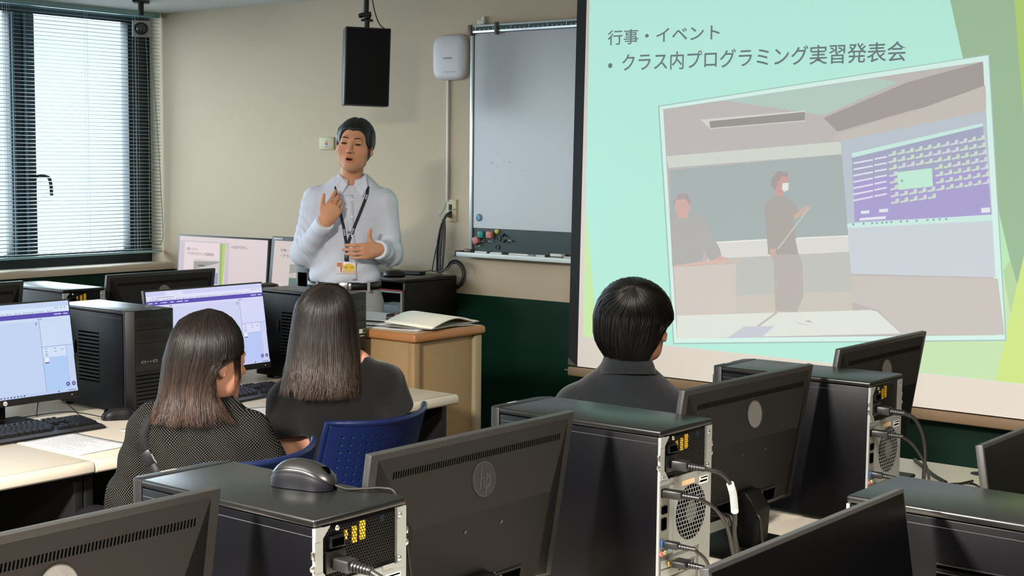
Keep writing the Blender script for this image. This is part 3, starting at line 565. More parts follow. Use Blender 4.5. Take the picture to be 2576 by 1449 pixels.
MB().box(-0.075, -0.055, -0.106, -0.001, -0.006, 0.026).box(-0.045, 0.0, -0.05, -0.001, 0.0125, 0.035).build('tray_end_cap', m_brnz, wb, bev=0.003)
for i, (x, z) in enumerate(((0.108, 0.612), (0.166, 0.555), (0.245, 0.505), (0.115, 0.498), (0.165, 0.475), (0.126, 0.50), (0.21, 0.51), (0.33, 0.46))):
    MB().cyl((x, -0.0246, z), (x, -0.0241, z), 0.0016+0.0008*(i % 3), n=10).build('ink_speck', mat('ink_grey', (96, 98, 104), 0.6), wb)

def on_board(name, label, cat, x, z, group=None): return thing(name, label, cat, (-5.02+x, 5.95, 1.06+z), 0, group)
m_teal = mat('teal_plastic', (32, 128, 120), 0.5); m_pink = mat('salmon_plastic', (196, 116, 112), 0.5)
t = on_board('magnet', 'round blue magnet low on the white area of the board', 'magnet', 0.040, 0.206)
MB().lathe([(0.020, 0), (0.020, 0.006), (0.017, 0.009), (0.011, 0.0095), (0.009, 0.007)], (0, -0.002, 0), (0, -1, 0)).build('cap', mat('blue_magnet', (96, 146, 172), 0.35), t)
for nm, x, z, m, rot, lb in (('clip_magnet', 0.066, 0.116, m_teal, 0, 'teal square clip magnet on the green strip of the whiteboard'),
                             ('clip_magnet', 0.124, 0.117, m_pink, 0, 'salmon pink square clip magnet sitting straight beside the yellow magnet'),
                             ('clip_magnet', 0.031, 0.084, m_pink, 0.35, 'salmon pink clip magnet tilted at the left end of the green strip')):
    t = on_board(nm, lb, 'clip magnet', x, z)
    b = MB().box(-0.019, 0.019, -0.026, 0.0, -0.018, 0.018).build('block', m, t, bev=0.004)
    w = MB().tube(spline([(-0.010, -0.006, -0.018), (-0.004, -0.014, -0.034), (0.010, -0.014, -0.036), (0.016, -0.006, -0.018)], 4), 0.0018, 6).ball((0.012, -0.013, -0.037), 0.004, n=8, m=6).build('wire_clip', m_steel, t)
    t.rotation_euler = (0, -rot, 0)
t = on_board('magnet', 'small round yellow magnet on the green strip of the whiteboard', 'magnet', 0.167, 0.135)
MB().lathe([(0.013, 0), (0.013, 0.008), (0.010, 0.012), (0.004, 0.013)], (0, 0, 0), (0, -1, 0)).build('cap', mat('yellow_magnet', (196, 186, 92), 0.4), t)
for i, (x, z, lb) in enumerate(((0.178, 0.098, 'black ring magnet just below the yellow magnet'), (0.168, 0.052, 'black ring magnet lowest on the green strip'))):
    t = on_board('ring_magnet', lb, 'ring magnet', x, z, 'ring magnets')
    MB().lathe([(0.0135, 0), (0.0135, 0.006), (0.0095, 0.006), (0.0085, 0.002)], (0, 0, 0), (0, -1, 0)).build('ring', mat('dark_ring', (34, 42, 40), 0.3), t)
for i, (x, z, lb) in enumerate(((0.214, 0.122, 'uppermost black peg magnet on the green strip'), (0.224, 0.092, 'lower black peg magnet beside the silver pin'))):
    t = on_board('peg_magnet', lb, 'peg magnet', x, z, 'peg magnets')
    MB().lathe([(0.006, 0), (0.004, 0.006), (0.004, 0.014), (0.007, 0.018), (0.006, 0.022)], (0, 0, 0), (0.2, -1, -0.5), n=12).build('peg', m_black, t)
t = on_board('push_pin', 'silver push pin magnet on the green strip', 'push pin', 0.256, 0.091)
MB().lathe([(0.007, 0), (0.003, 0.003), (0.003, 0.016), (0.006, 0.017), (0.006, 0.022)], (-0.008, -0.006, 0), (1, -0.3, 0), n=12).build('pin', mat('pin_grey', (134, 150, 146), 0.35), t)
m_cap = {'k': m_mblk, 'r': mat('red_cap', (150, 30, 44), 0.45), 'g': mat('grey_cap', (120, 126, 130), 0.45)}
for i, (x, c, a, lb) in enumerate(((0.03, 'k', 0.01, 'white marker with a black cap at the left end of the tray'), (0.135, 'k', -0.03, 'white marker with a black cap lying next to the left end one'),
                                   (0.255, 'r', 0.05, 'marker with a red cap in the tray'), (0.315, 'g', -0.08, 'slim grey capped marker right of the red capped one'),
                                   (0.42, 'k', 0.0, 'white marker with a wide black cap under the middle of the green strip'), (0.60, 'k', 0.0, 'white marker at the screen end of the tray'))):
    t = thing('marker_pen', lb, 'marker pen', (-5.02+x, 5.93, 1.06+0.020), a, 'markers in the whiteboard tray')
    MB().cyl((0, 0, 0), (0.085, 0, 0), 0.0075, n=12).build('barrel', m_white, t)
    MB().cyl((0.0855, 0, 0), (0.128, 0, 0), 0.0085, n=12).build('cap', m_cap[c], t)
t = thing('board_eraser', 'grey and white board eraser lying in the tray', 'board eraser', (-4.47, 5.925, 1.0725))
MB().box(0, 0.075, -0.018, 0.018, 0.012, 0.026).build('handle', m_white, t, bev=0.004)
MB().box(0.001, 0.074, -0.017, 0.017, 0.0, 0.012).build('felt_pad', mat('grey_felt', (112, 116, 120), 0.9), t)

# wireless access point
ap = thing('wireless_access_point', 'white rounded square wireless access point high on the wall', 'access point', (-5.193, 5.972, 2.124))
def rsq(h, k=0.62, n=40):
    out = []
    for i in range(n):
        a = 2*PI*i/n; c, s = math.cos(a), math.sin(a)
        e = 0.46
        out.append((h*math.copysign(abs(c)**e, c), h*math.copysign(abs(s)**e, s)))
    return out
mb = MB(); rings = [(0.112, 0.0), (0.121, -0.006), (0.122, -0.022), (0.116, -0.032), (0.102, -0.037), (0.06, -0.039)]
vs = []; n = 40
for h, y in rings: vs += [(p[0], y, p[1]) for p in rsq(h)]
fs = [(k*n+i, k*n+(i+1) % n, (k+1)*n+(i+1) % n, (k+1)*n+i) for k in range(len(rings)-1) for i in range(n)]+[tuple((len(rings)-1)*n+i for i in range(n))]
mb.add(vs, fs, None, True); ab = mb.build('housing', mat('access_point_white', (206, 202, 204), 0.4), ap)
text_mesh('brand_lettering', 'NETGEAR', mat('print_grey', (92, 92, 96), 0.5), ap, basis((-0.036, -0.0405, -0.010), (1, 0, 0), (0, 0, 1)), width=0.062, bold=0.01)
for i in range(6):
    MB().cyl((-0.034+i*0.0155, -0.0375, -0.078), (-0.034+i*0.0155, -0.0385, -0.078), 0.0032, n=8).build('status_mark', mat('print_grey', (92, 92, 96), 0.5), ap)
dk = MB().box(-5.2265, -5.2135, 5.957, 5.971, 1.345, 2.005).build('cable_duct', m_white, None, bev=0.002)
tag(dk, 'thin white cable duct running down from the access point', 'cable duct')
tag(MB().tube(spline([(-5.222, 5.955, 1.342), (-5.235, 5.95, 1.30), (-5.262, 5.945, 1.265), (-5.25, 5.94, 1.262), (-5.205, 5.94, 1.285), (-5.168, 5.945, 1.302), (-5.163, 5.968, 1.305)], 6), 0.0028, 6).build('network_cable', mat('pale_green_cable', (150, 172, 160), 0.5)),
    'pale green network cable looping from the duct into the outlet plate', 'network cable')

# wall outlet with its cable hole and the plate with a fruit emblem
m_plate = mat('ivory_plate', (196, 178, 142), 0.45)
op = thing('cable_outlet', 'tall ivory outlet plate with a dark cable hole', 'outlet plate', (-5.191, 5.972, 1.296))
MB().box(-0.036, 0.036, -0.009, 0.0, -0.062, 0.062).build('plate', m_plate, op, bev=0.004)
MB().box(-0.017, 0.004, -0.0105, -0.0088, -0.03, 0.034).build('cable_hole', m_mblk, op)
ep = thing('emblem_plate', 'ivory wall plate with a rainbow apple emblem', 'wall plate', (-6.164, 5.972, 1.661))
MB().box(-0.062, 0.062, -0.010, 0.0, -0.037, 0.037).build('plate', mat('olive_ivory_plate', (184, 174, 136), 0.45), ep, bev=0.005)
def apple(z0, z1):
    out = []
    prof = [(0.0, 0.35), (0.12, 0.62), (0.3, 0.88), (0.5, 1.0), (0.7, 0.98), (0.86, 0.8), (0.97, 0.45), (1.0, 0.2)]
    zs = [z0+(z1-z0)*k/4 for k in range(5)]
    def wv(z):
        for (a, wa), (b, wb2) in zip(prof, prof[1:]):
            if a <= z <= b: return wa+(wb2-wa)*(z-a)/(b-a)
        return 0.2
    R = [(0.012*wv(z), 0.026*z) for z in zs]; L = [(-0.012*wv(z), 0.026*z) for z in zs]
    return R+L[::-1]
items = [(c, apple(k/6, (k+1)/6)) for k, c in enumerate(((60, 110, 180), (120, 70, 140), (170, 50, 60), (205, 110, 50), (214, 176, 60), (96, 150, 76)))]
items.append(((96, 150, 76), [(0.001, 0.028), (0.008, 0.036), (0.007, 0.030), (0.002, 0.027)]))
flat('emblem', items, attr_mat('printed_picture', 0.5), ep, (0.002, -0.0108, -0.012), (1, 0, 0), (0, 0, 1), step=0.0)
MB().box(-0.012, 0.016, -0.0108, -0.0102, -0.022, -0.019).build('emblem_lettering', mat('print_grey', (92, 92, 96), 0.5), ep)

# bundle of cables from the outlet down behind the rack
cb = thing('cable_bundle', 'bundle of dark cables hanging from the outlet plate to the rack', 'cable bundle', (-5.19, 5.95, 0.95))
m_cbk = mat('cable_black', (22, 20, 18), 0.45); m_cgr = mat('cable_grey', (84, 78, 70), 0.5)
for i, (x0, xm, xe, r, m) in enumerate(((-0.008, -0.075, -0.070, 0.0075, m_cbk), (-0.004, -0.06, -0.06, 0.004, m_cgr), (0.0, -0.045, -0.05, 0.004, m_cgr), (-0.002, -0.055, -0.045, 0.004, m_cbk),
                                        (0.0, -0.03, -0.035, 0.0035, m_cgr), (-0.006, -0.085, -0.105, 0.003, m_cbk), (0.002, -0.02, -0.03, 0.003, m_cgr), (0.0, -0.052, -0.055, 0.0035, m_cgr))):
    pts = [(x0, 0.015, 0.335-0.004*i), (x0*0.5-0.008, -0.02-0.002*i, 0.315), (xm*0.6, -0.022, 0.255), (xm*0.95, -0.02, 0.14), (xe, -0.022, 0.03), (xe, -0.022, 0.004+r)]
    MB().tube(spline(pts, 7), r, 8).build('cable', m, cb)
for i, (rr, r, m) in enumerate(((0.075, 0.0045, m_cbk), (0.068, 0.004, m_cbk), (0.079, 0.003, m_cgr), (0.060, 0.003, m_cbk))):
    pts = [(-0.05, -0.026, 0.006)]
    for k in range(9):
        a = math.radians(150-k*27)
        pts.append((0.068+rr*math.cos(a)*0.9, -0.024-0.003*i, 0.004+rr*math.sin(a)))
    pts.append((0.060, -0.02, -0.075))
    MB().tube(spline(pts, 6), r, 8).build('loop_cable', m, cb)

# ceiling speaker on its bracket
sk = thing('hanging_speaker', 'black box speaker hanging from the ceiling on a pole', 'speaker', (-5.30, 5.40, 1.845), math.radians(50))
MB().box(-0.115, 0.115, -0.11, 0.11, 0.0, 0.395).build('cabinet', mat('speaker_vinyl', (44, 42, 42), 0.5), sk, bev=0.004)
MB().box(-0.109, 0.109, -0.121, -0.1105, 0.006, 0.389).build('grille', mat('speaker_cloth', (5, 5, 6), 0.95, bump=0.3, bscale=900), sk, bev=0.004)
MB().cyl((0, 0, 0.40), (0, 0, 0.44), 0.014).box(-0.03, 0.03, -0.012, 0.012, 0.432, 0.445).ball((0, 0, 0.455), 0.02).build('ball_joint', m_black, sk)
MB().cyl((-0.006, 0, 0.46), (-0.006, 0, 0.645), 0.014).build('pole', m_black, sk)
MB().cyl((-0.03, 0, 0.463), (0.02, -0.012, 0.47), 0.013).ball((-0.035, 0, 0.46), 0.012).build('clamp', m_black, sk)
MB().tube(spline([(0.012, 0, 0.64), (0.03, 0, 0.52), (0.06, 0, 0.43), (0.10, 0.02, 0.397)], 6), 0.003, 6).build('speaker_wire', m_black, sk)
sk.rotation_euler = (math.radians(1.0), math.radians(1.5), math.radians(49))

# dome camera under the ceiling at the window corner
sc = thing('security_camera', 'grey box security camera on the ceiling beside the blind', 'security camera', (-7.17, 5.415, 2.495), math.radians(52))
MB().box(-0.05, 0.05, -0.05, 0.05, -0.012, -0.001).build('mount_plate', m_black, sc, bev=0.004)
MB().cyl((0, 0, -0.012), (0, 0.0, -0.085), 0.017).build('neck', m_black, sc)
mb = MB().prism([(-0.052, -0.045, -0.215), (0.052, -0.045, -0.215), (0.050, -0.055, -0.120), (-0.050, -0.055, -0.120)], (0, 0.10, 0.01))
mb.build('housing', mat('camera_grey', (164, 160, 160), 0.45), sc, bev=0.006)
dm = MB().lathe([(0.040, 0), (0.040, 0.006), (0.034, 0.010), (0.030, 0.010)], (0, -0.049, -0.165), (0, -1, 0.12)).build('lens_ring', m_black, sc)
MB().ball((0, -0.055, -0.165), 0.029, (1, 0.7, 1)).build('lens_dome', mat('dark_glass_dome', (52, 50, 56), 0.08, spec=0.8), sc)
# ------------------------------------------------------------------ desks, lectern, rack
m_desk = mat('cream_laminate', (216, 206, 190), 0.42, vary=0.02, vscale=20)
m_edge = mat('cream_edge', (224, 212, 194), 0.4)
m_dleg = mat('dark_panel', (14, 13, 13), 0.6)
ZD = 0.70
def desk(x0, x1, y0, y1, front, label, group):
    """front = +1 when the user sits on the +x side"""
    t = thing('computer_desk', label, 'desk', ((x0+x1)/2, (y0+y1)/2, 0), 0, group)
    hx, hy = (x1-x0)/2, (y1-y0)/2-0.0015
    MB().box(-hx+(0.03 if front < 0 else 0), hx-(0.03 if front > 0 else 0), -hy, hy, ZD-0.03, ZD).build('desktop', m_desk, t, bev=0.003)
    e0 = hx-0.03 if front > 0 else -hx
    pr = [(0.0, 0.0), (0.018, 0.0), (0.026, -0.006), (0.030, -0.016), (0.030, -0.030), (0.024, -0.036), (0.0, -0.036)]
    pts = [((hx-0.03+a) if front > 0 else (-hx+0.03-a), -hy, ZD+b) for a, b in pr]
    MB().prism(pts, (0, 2*hy, 0)).build('front_edge', m_edge, t, bev=0.002)
    for s in (-1, 1):
        MB().box(-hx+0.06, hx-0.06, s*hy-(0.03 if s > 0 else 0), s*hy+(0.03 if s < 0 else 0), 0.0, ZD-0.0305).build('side_panel', m_dleg, t, bev=0.003)
    bx = -hx+0.07 if front > 0 else hx-0.07
    MB().box(bx-0.008, bx+0.008, -hy+0.031, hy-0.031, 0.08, ZD-0.031).build('modesty_panel', m_dleg, t)
    return t
G = 'cream computer desks'
desk(-4.62, -3.485, 0.84, 2.452, 1, 'cream desk carrying the left browser monitor', G)
desk(-4.62, -3.485, 2.455, 4.055, 1, 'cream desk in front of the woman in the black tee', G)
desk(-5.74, -4.66, 0.84, 2.452, -1, 'cream desk in the window row at the left edge', G)
desk(-5.74, -4.66, 2.455, 4.055, -1, 'cream desk in the window row under the blind', G)
desk(-2.06, -1.31, 0.50, 2.30, -1, 'cream desk under the black tower with the mouse on top', G)
tB = desk(-2.06, -1.31, 2.303, 4.058, -1, 'cream desk under the two towers nearest the projector screen', G)
desk(-1.305, -0.50, 0.50, 2.30, 1, 'cream desk under the dark screens in the lower right', G)
tC = desk(-1.305, -0.50, 2.303, 4.058, 1, 'cream desk with a round cable hole at its end', G)
MB().cyl((-1.479+0.9025, 3.991-3.1805, ZD+0.0003), (-1.479+0.9025, 3.991-3.1805, ZD+0.0012), 0.026, n=24)
MB().lathe([(0.026, 0.0002), (0.026, 0.0012), (0.001, 0.0014)], (-1.479+1.685, 3.991-3.1805, ZD), n=24).build('cable_hole', m_mblk, tB)

# lectern
m_wood = mat('tan_lectern_panel', (150, 124, 88), 0.5, vary=0.06, vscale=2)
m_wtop = mat('lectern_top_wood', (168, 116, 72), 0.4, vary=0.1, vscale=6)
lt = thing('lectern', 'tan wooden teacher lectern covered with papers', 'lectern', (-4.12, 4.28, 0))
hx, hy = 0.40, 0.215
MB().box(-hx+0.03, hx-0.03, -hy+0.02, hy-0.02, 0.04, 0.868).build('cabinet', m_wood, lt, bev=0.002)
MB().box(hx-0.045, hx-0.012, -hy+0.010, -hy+0.045, 0.0, 0.868).build('corner_post', m_wood, lt, bev=0.006)
MB().box(hx-0.045, hx-0.012, hy-0.055, hy-0.012, 0.0, 0.868).build('corner_post', mat('pale_post', (150, 136, 110), 0.5), lt, bev=0.006)
MB().box(-hx+0.02, hx-0.02, -hy+0.03, hy-0.03, 0.0, 0.04).build('plinth', m_dleg, lt)
MB().box(-hx, hx, -hy, hy, 0.870, 0.905).build('top', m_wtop, lt, bev=0.012, seg=4)
MB().box(-hx+0.012, hx-0.012, -hy+0.012, hy-0.012, 0.9051, 0.9062).build('top_inlay', mat('pale_inlay', (206, 176, 138), 0.4), lt)

# papers on the lectern
m_pap = mat('white_paper', (236, 236, 238), 0.8)
m_crm = mat('cream_paper', (246, 244, 230), 0.8)
m_ink = mat('paper_print', (150, 152, 160), 0.8)
def sheet(name, label, cat, loc, rz, w, h, m, curl=0.0, lines=0, group=None, seed=1, thick=0.0004, lift=0.0):
    """A sheet of paper with a gentle curl and printed lines."""
    t = thing(name, label, cat, loc, rz, group); mb = MB(); nx, ny = 10, 10
    def hz(u, v): return curl*((abs(u-0.5)*2)**3)*(0.6+0.4*v)+lift*max(0, v-0.5)**2*4
    vs = [((i/nx-0.5)*w, (j/ny-0.5)*h, 0.0004+hz(i/nx, j/ny)) for j in range(ny+1) for i in range(nx+1)]
    fs = [(j*(nx+1)+i, j*(nx+1)+i+1, (j+1)*(nx+1)+i+1, (j+1)*(nx+1)+i) for j in range(ny) for i in range(nx)]
    mb.add(vs, fs, None, True); o = mb.build('sheet', m, t)
    o.modifiers.new('thickness', 'SOLIDIFY').thickness = thick
    if lines:
        rnd = random.Random(seed); mb = MB()
        for k in range(lines):
            v = 0.9-0.8*k/lines; u0 = 0.1+0.05*rnd.random(); u1 = u0+0.25+0.5*rnd.random()
            n = 8
            for q in range(n):
                a = u0+(u1-u0)*q/n; b = u0+(u1-u0)*(q+0.8)/n
                mb.poly([((a-0.5)*w, (v-0.5)*h, hz(a, v)+0.0012), ((b-0.5)*w, (v-0.5)*h, hz(b, v)+0.0012), ((b-0.5)*w, (v-0.5)*h+0.0016, hz(b, v)+0.0012), ((a-0.5)*w, (v-0.5)*h+0.0016, hz(a, v)+0.0012)])
        mb.build('printed_lines', m_ink, t)
    return t
zl = 0.9063
sheet('paper_sheet', 'white sheet spread at the rear of the lectern top', 'paper', (-4.12, 4.33, zl+0.014), 0.25, 0.42, 0.28, m_pap, 0.004, 22, 'papers on the lectern', 3)
sheet('paper_sheet', 'printed white sheet along the front edge of the lectern', 'paper', (-3.98, 4.20, zl), 0.1, 0.42, 0.20, m_pap, 0.003, 16, 'papers on the lectern', 4)
sheet('paper_sheet', 'white sheet under the open booklet on the lectern', 'paper', (-3.85, 4.30, zl+0.004), -0.15, 0.21, 0.30, m_pap, 0.003, 10, 'papers on the lectern', 5)
sheet('paper_sheet', 'white sheet at the left end of the lectern beside the tower', 'paper', (-4.33, 4.26, zl+0.008), -0.2, 0.30, 0.24, m_pap, 0.004, 18, 'papers on the lectern', 6)
sheet('paper_sheet', 'white sheet with fine print left of the leather case on the lectern', 'paper', (-4.08, 4.22, zl+0.006), 0.35, 0.297, 0.21, m_pap, 0.004, 18, 'papers on the lectern', 7)
bk = thing('open_booklet', 'open booklet with blank cream pages at the end of the lectern', 'booklet', (-3.845, 4.30, zl+0.010), math.radians(8))
for s, m in ((0, m_crm),):
    mb = MB(); nx = 14; hw = 0.125; vs = []
    for j in range(2):
        for i in range(nx+1):
            u = i/nx; y = -0.16+0.34*u
            vs.append(((-0.115 if j == 0 else 0.108), y, 0.006+0.034*math.sin(PI*min(1, u*1.1))**1.0*(0.6+0.4*u)+(0.012 if j == 0 else 0)))
    mb.add(vs, [(i, i+1, nx+2+i, nx+1+i) for i in range(nx)], None, True)
    o = mb.build('page_block', m, bk); o.modifiers.new('thickness', 'SOLIDIFY').thickness = 0.006
MB().box(-0.118, 0.112, -0.165, 0.185, 0.0, 0.003).build('cover', mat('grey_cover', (150, 146, 140), 0.6), bk)
gl = thing('pen_case', 'small brown and black leather case beside the open booklet', 'case', (-4.0, 4.27, zl+0.004), math.radians(35))
MB().lathe([(0.002, 0), (0.016, 0.004), (0.020, 0.03), (0.020, 0.07), (0.014, 0.092), (0.002, 0.097)], (-0.05, 0, 0.0205), (1, 0, 0.0), n=20).build('case', m_black, gl)
MB().lathe([(0.0212, 0), (0.0212, 0.012)], (-0.012, 0, 0.0205), (1, 0, 0.0), n=20).build('band', mat('brown_leather', (120, 78, 52), 0.5), gl)

# AV rack against the front wall
rk = thing('av_rack', 'black equipment rack against the front wall with a glass door', 'equipment rack', (-5.47, 5.75, 0))
m_rk = mat('rack_black', (11, 10, 10), 0.5)
hx, hy = 0.328, 0.205
MB().box(hx-0.018, hx, -hy, hy, 0.0, 0.926).build('side_panel', m_rk, rk, bev=0.002)
MB().box(-hx, -hx+0.018, -hy, hy, 0.0, 0.926).build('side_panel', m_rk, rk, bev=0.002)
MB().box(-hx+0.0185, hx-0.0185, hy-0.012, hy, 0.05, 0.926).build('back_panel', m_rk, rk)
MB().box(-hx, hx, -hy-0.004, hy, 0.927, 0.945).build('top', mat('rack_top', (30, 30, 31), 0.3), rk, bev=0.003)
MB().box(-hx+0.0185, hx-0.0185, -hy+0.01, hy-0.013, 0.0, 0.05).build('bottom_shelf', m_rk, rk)
MB().box(-hx+0.02, hx-0.006, -hy-0.018, -hy-0.001, 0.06, 0.07).box(-hx+0.02, hx-0.006, -hy-0.018, -hy-0.001, 0.872, 0.882).box(hx-0.020, hx-0.006, -hy-0.018, -hy-0.001, 0.0705, 0.8715).build('door_frame', mat('satin_silver', (150, 148, 138), 0.35, metal=0.6), rk)
MB().box(-hx+0.02, hx-0.006, -hy-0.02, -hy-0.004, 0.8835, 0.889).build('red_strip', mat('red_trim', (170, 34, 60), 0.4), rk)
MB().box(-hx+0.02, hx-0.021, -hy-0.012, -hy-0.008, 0.0705, 0.8715).build('glass_door', gm, rk)
for i, (z0, z1, c) in enumerate(((0.70, 0.80, 'teal_plastic'), (0.655, 0.69, 'tray_white'), (0.615, 0.645, 'tray_white'))):
    MB().box(hx-0.19-0.02*i, hx-0.06, -hy+0.03, hy-0.03, z0, z1).build('shelf_unit', MATS[c] if i else mat('dark_teal_unit', (14, 62, 58), 0.4), rk, bev=0.003)
MB().box(-hx+0.02, hx-0.215, -hy+0.02, hy-0.03, 0.40, 0.86).build('amplifier', m_black, rk, bev=0.003)
zr = 0.9455
t = thing('document_box', 'white paper box with papers on top of the rack', 'box', (-5.62, 5.77, zr), 0.1)
MB().prism([(-0.10, -0.09, 0), (0.10, -0.09, 0), (0.10, -0.09, 0.045), (0.02, -0.09, 0.055), (-0.10, -0.09, 0.03)], (0, 0.17, 0)).build('box', m_pap, t, bev=0.002)
MB().box(0.045, 0.062, -0.092, -0.0902, 0.012, 0.04).build('red_mark', mat('red_trim', (170, 34, 60), 0.4), t)
MB().box(-0.13, 0.10, -0.06, 0.10, 0.0575, 0.062).build('loose_sheet', m_crm, t)
t = thing('tablet_case', 'dark green folder lying on the rack behind the black puck', 'folder', (-5.40, 5.83, zr), 0.35)
MB().box(-0.10, 0.10, -0.04, 0.04, 0, 0.016).build('cover', mat('dark_green_case', (26, 50, 46), 0.5), t, bev=0.004)
MB().box(-0.098, 0.098, -0.041, -0.0402, 0.004, 0.012).build('page_edge', mat('grey_cap', (120, 126, 130), 0.45), t)
t = thing('tablet_case', 'dark green slate lying under the white paper box', 'folder', (-5.66, 5.62, zr), -0.05)
MB().box(-0.13, 0.17, -0.05, 0.05, 0, 0.014).build('cover', mat('dark_green_case', (26, 50, 46), 0.5), t, bev=0.004)
t = thing('speakerphone', 'low black puck shaped conference phone on the rack', 'conference phone', (-5.33, 5.66, zr), 0)
MB().lathe([(0.055, 0), (0.062, 0.008), (0.058, 0.022), (0.040, 0.034), (0.018, 0.038), (0.001, 0.039)], n=28).build('body', m_black, t)
tag(MB().tube(spline([(-5.30, 5.82, zr+0.012), (-5.24, 5.85, zr+0.025), (-5.20, 5.86, zr+0.018), (-5.18, 5.88, zr+0.004)], 6), 0.0022, 6).build('thin_cable', m_cbk), 'thin black cable arching over the rack top beside the puck', 'cable')

# teacher's desk in the corner with its two screens and an air pot
td = thing('teacher_desk', 'low grey teacher desk in the window corner', 'desk', (-5.75, 4.98, 0))
MB().box(-0.90, 0.74, -0.36, 0.36, 0.675, 0.70).build('desktop', m_desk, td, bev=0.003)
for s in (-0.88, 0.72): MB().box(s-0.015, s+0.015, -0.33, 0.33, 0, 0.6745).build('side_panel', m_dleg, td)
MB().box(-0.864, 0.704, 0.30, 0.315, 0.1, 0.6745).build('modesty_panel', m_dleg, td)
pt = thing('air_pot', 'steel air pot with a black lid on the teacher desk', 'air pot', (-5.262, 4.70, 0.70))
MB().lathe([(0.052, 0), (0.055, 0.004), (0.055, 0.20), (0.052, 0.207)], n=28).build('body', mat('polished_steel', (200, 186, 160), 0.22, metal=1), pt)
MB().lathe([(0.056, 0.207), (0.058, 0.212), (0.056, 0.25), (0.046, 0.266), (0.02, 0.272), (0.001, 0.272)], n=28).build('lid', m_black, pt)
MB().box(0.03, 0.078, -0.014, 0.014, 0.222, 0.245).build('spout', m_black, pt, bev=0.004)
MB().tube(spline([(0, -0.060, 0.225), (0.0, -0.068, 0.16), (0.0, -0.066, 0.09), (0, -0.056, 0.05)], 5), 0.006, 8).build('handle', m_black, pt)
# ------------------------------------------------------------------ tower computers (rear at local x = 0, front at x = L)
TL, TW, TH = 0.432, 0.193, 0.355
m_case = mat('tower_case_black', (4, 4, 7), 0.36, spec=0.14)
m_topc = mat('tower_top_black', (11, 12, 12), 0.32, spec=0.55)
m_bez = mat('tower_bezel_black', (14, 14, 15), 0.45, spec=0.35)
m_bay = mat('tower_bay_black', (22, 22, 23), 0.4, spec=0.4)
m_slot = mat('slot_dark', (2, 2, 2), 0.9, spec=0.0)
m_zinc = mat('zinc_plate', (138, 141, 140), 0.45, metal=0.25)
m_zinc2 = mat('zinc_plate_dull', (116, 116, 109), 0.45, metal=0.3)
m_hex = mat('psu_black', (12, 12, 12), 0.4)
m_scr = mat('screw_steel', (205, 203, 196), 0.28, metal=1)
def screw(x, y, z, parent, ax=(-1, 0, 0), r=0.0042):
    return MB().lathe([(r, 0), (r*1.05, 0.0012), (r*0.8, 0.0026), (r*0.35, 0.0030), (r*0.3, 0.0016)], (x, y, z), ax, n=14).build('screw', m_scr, parent)
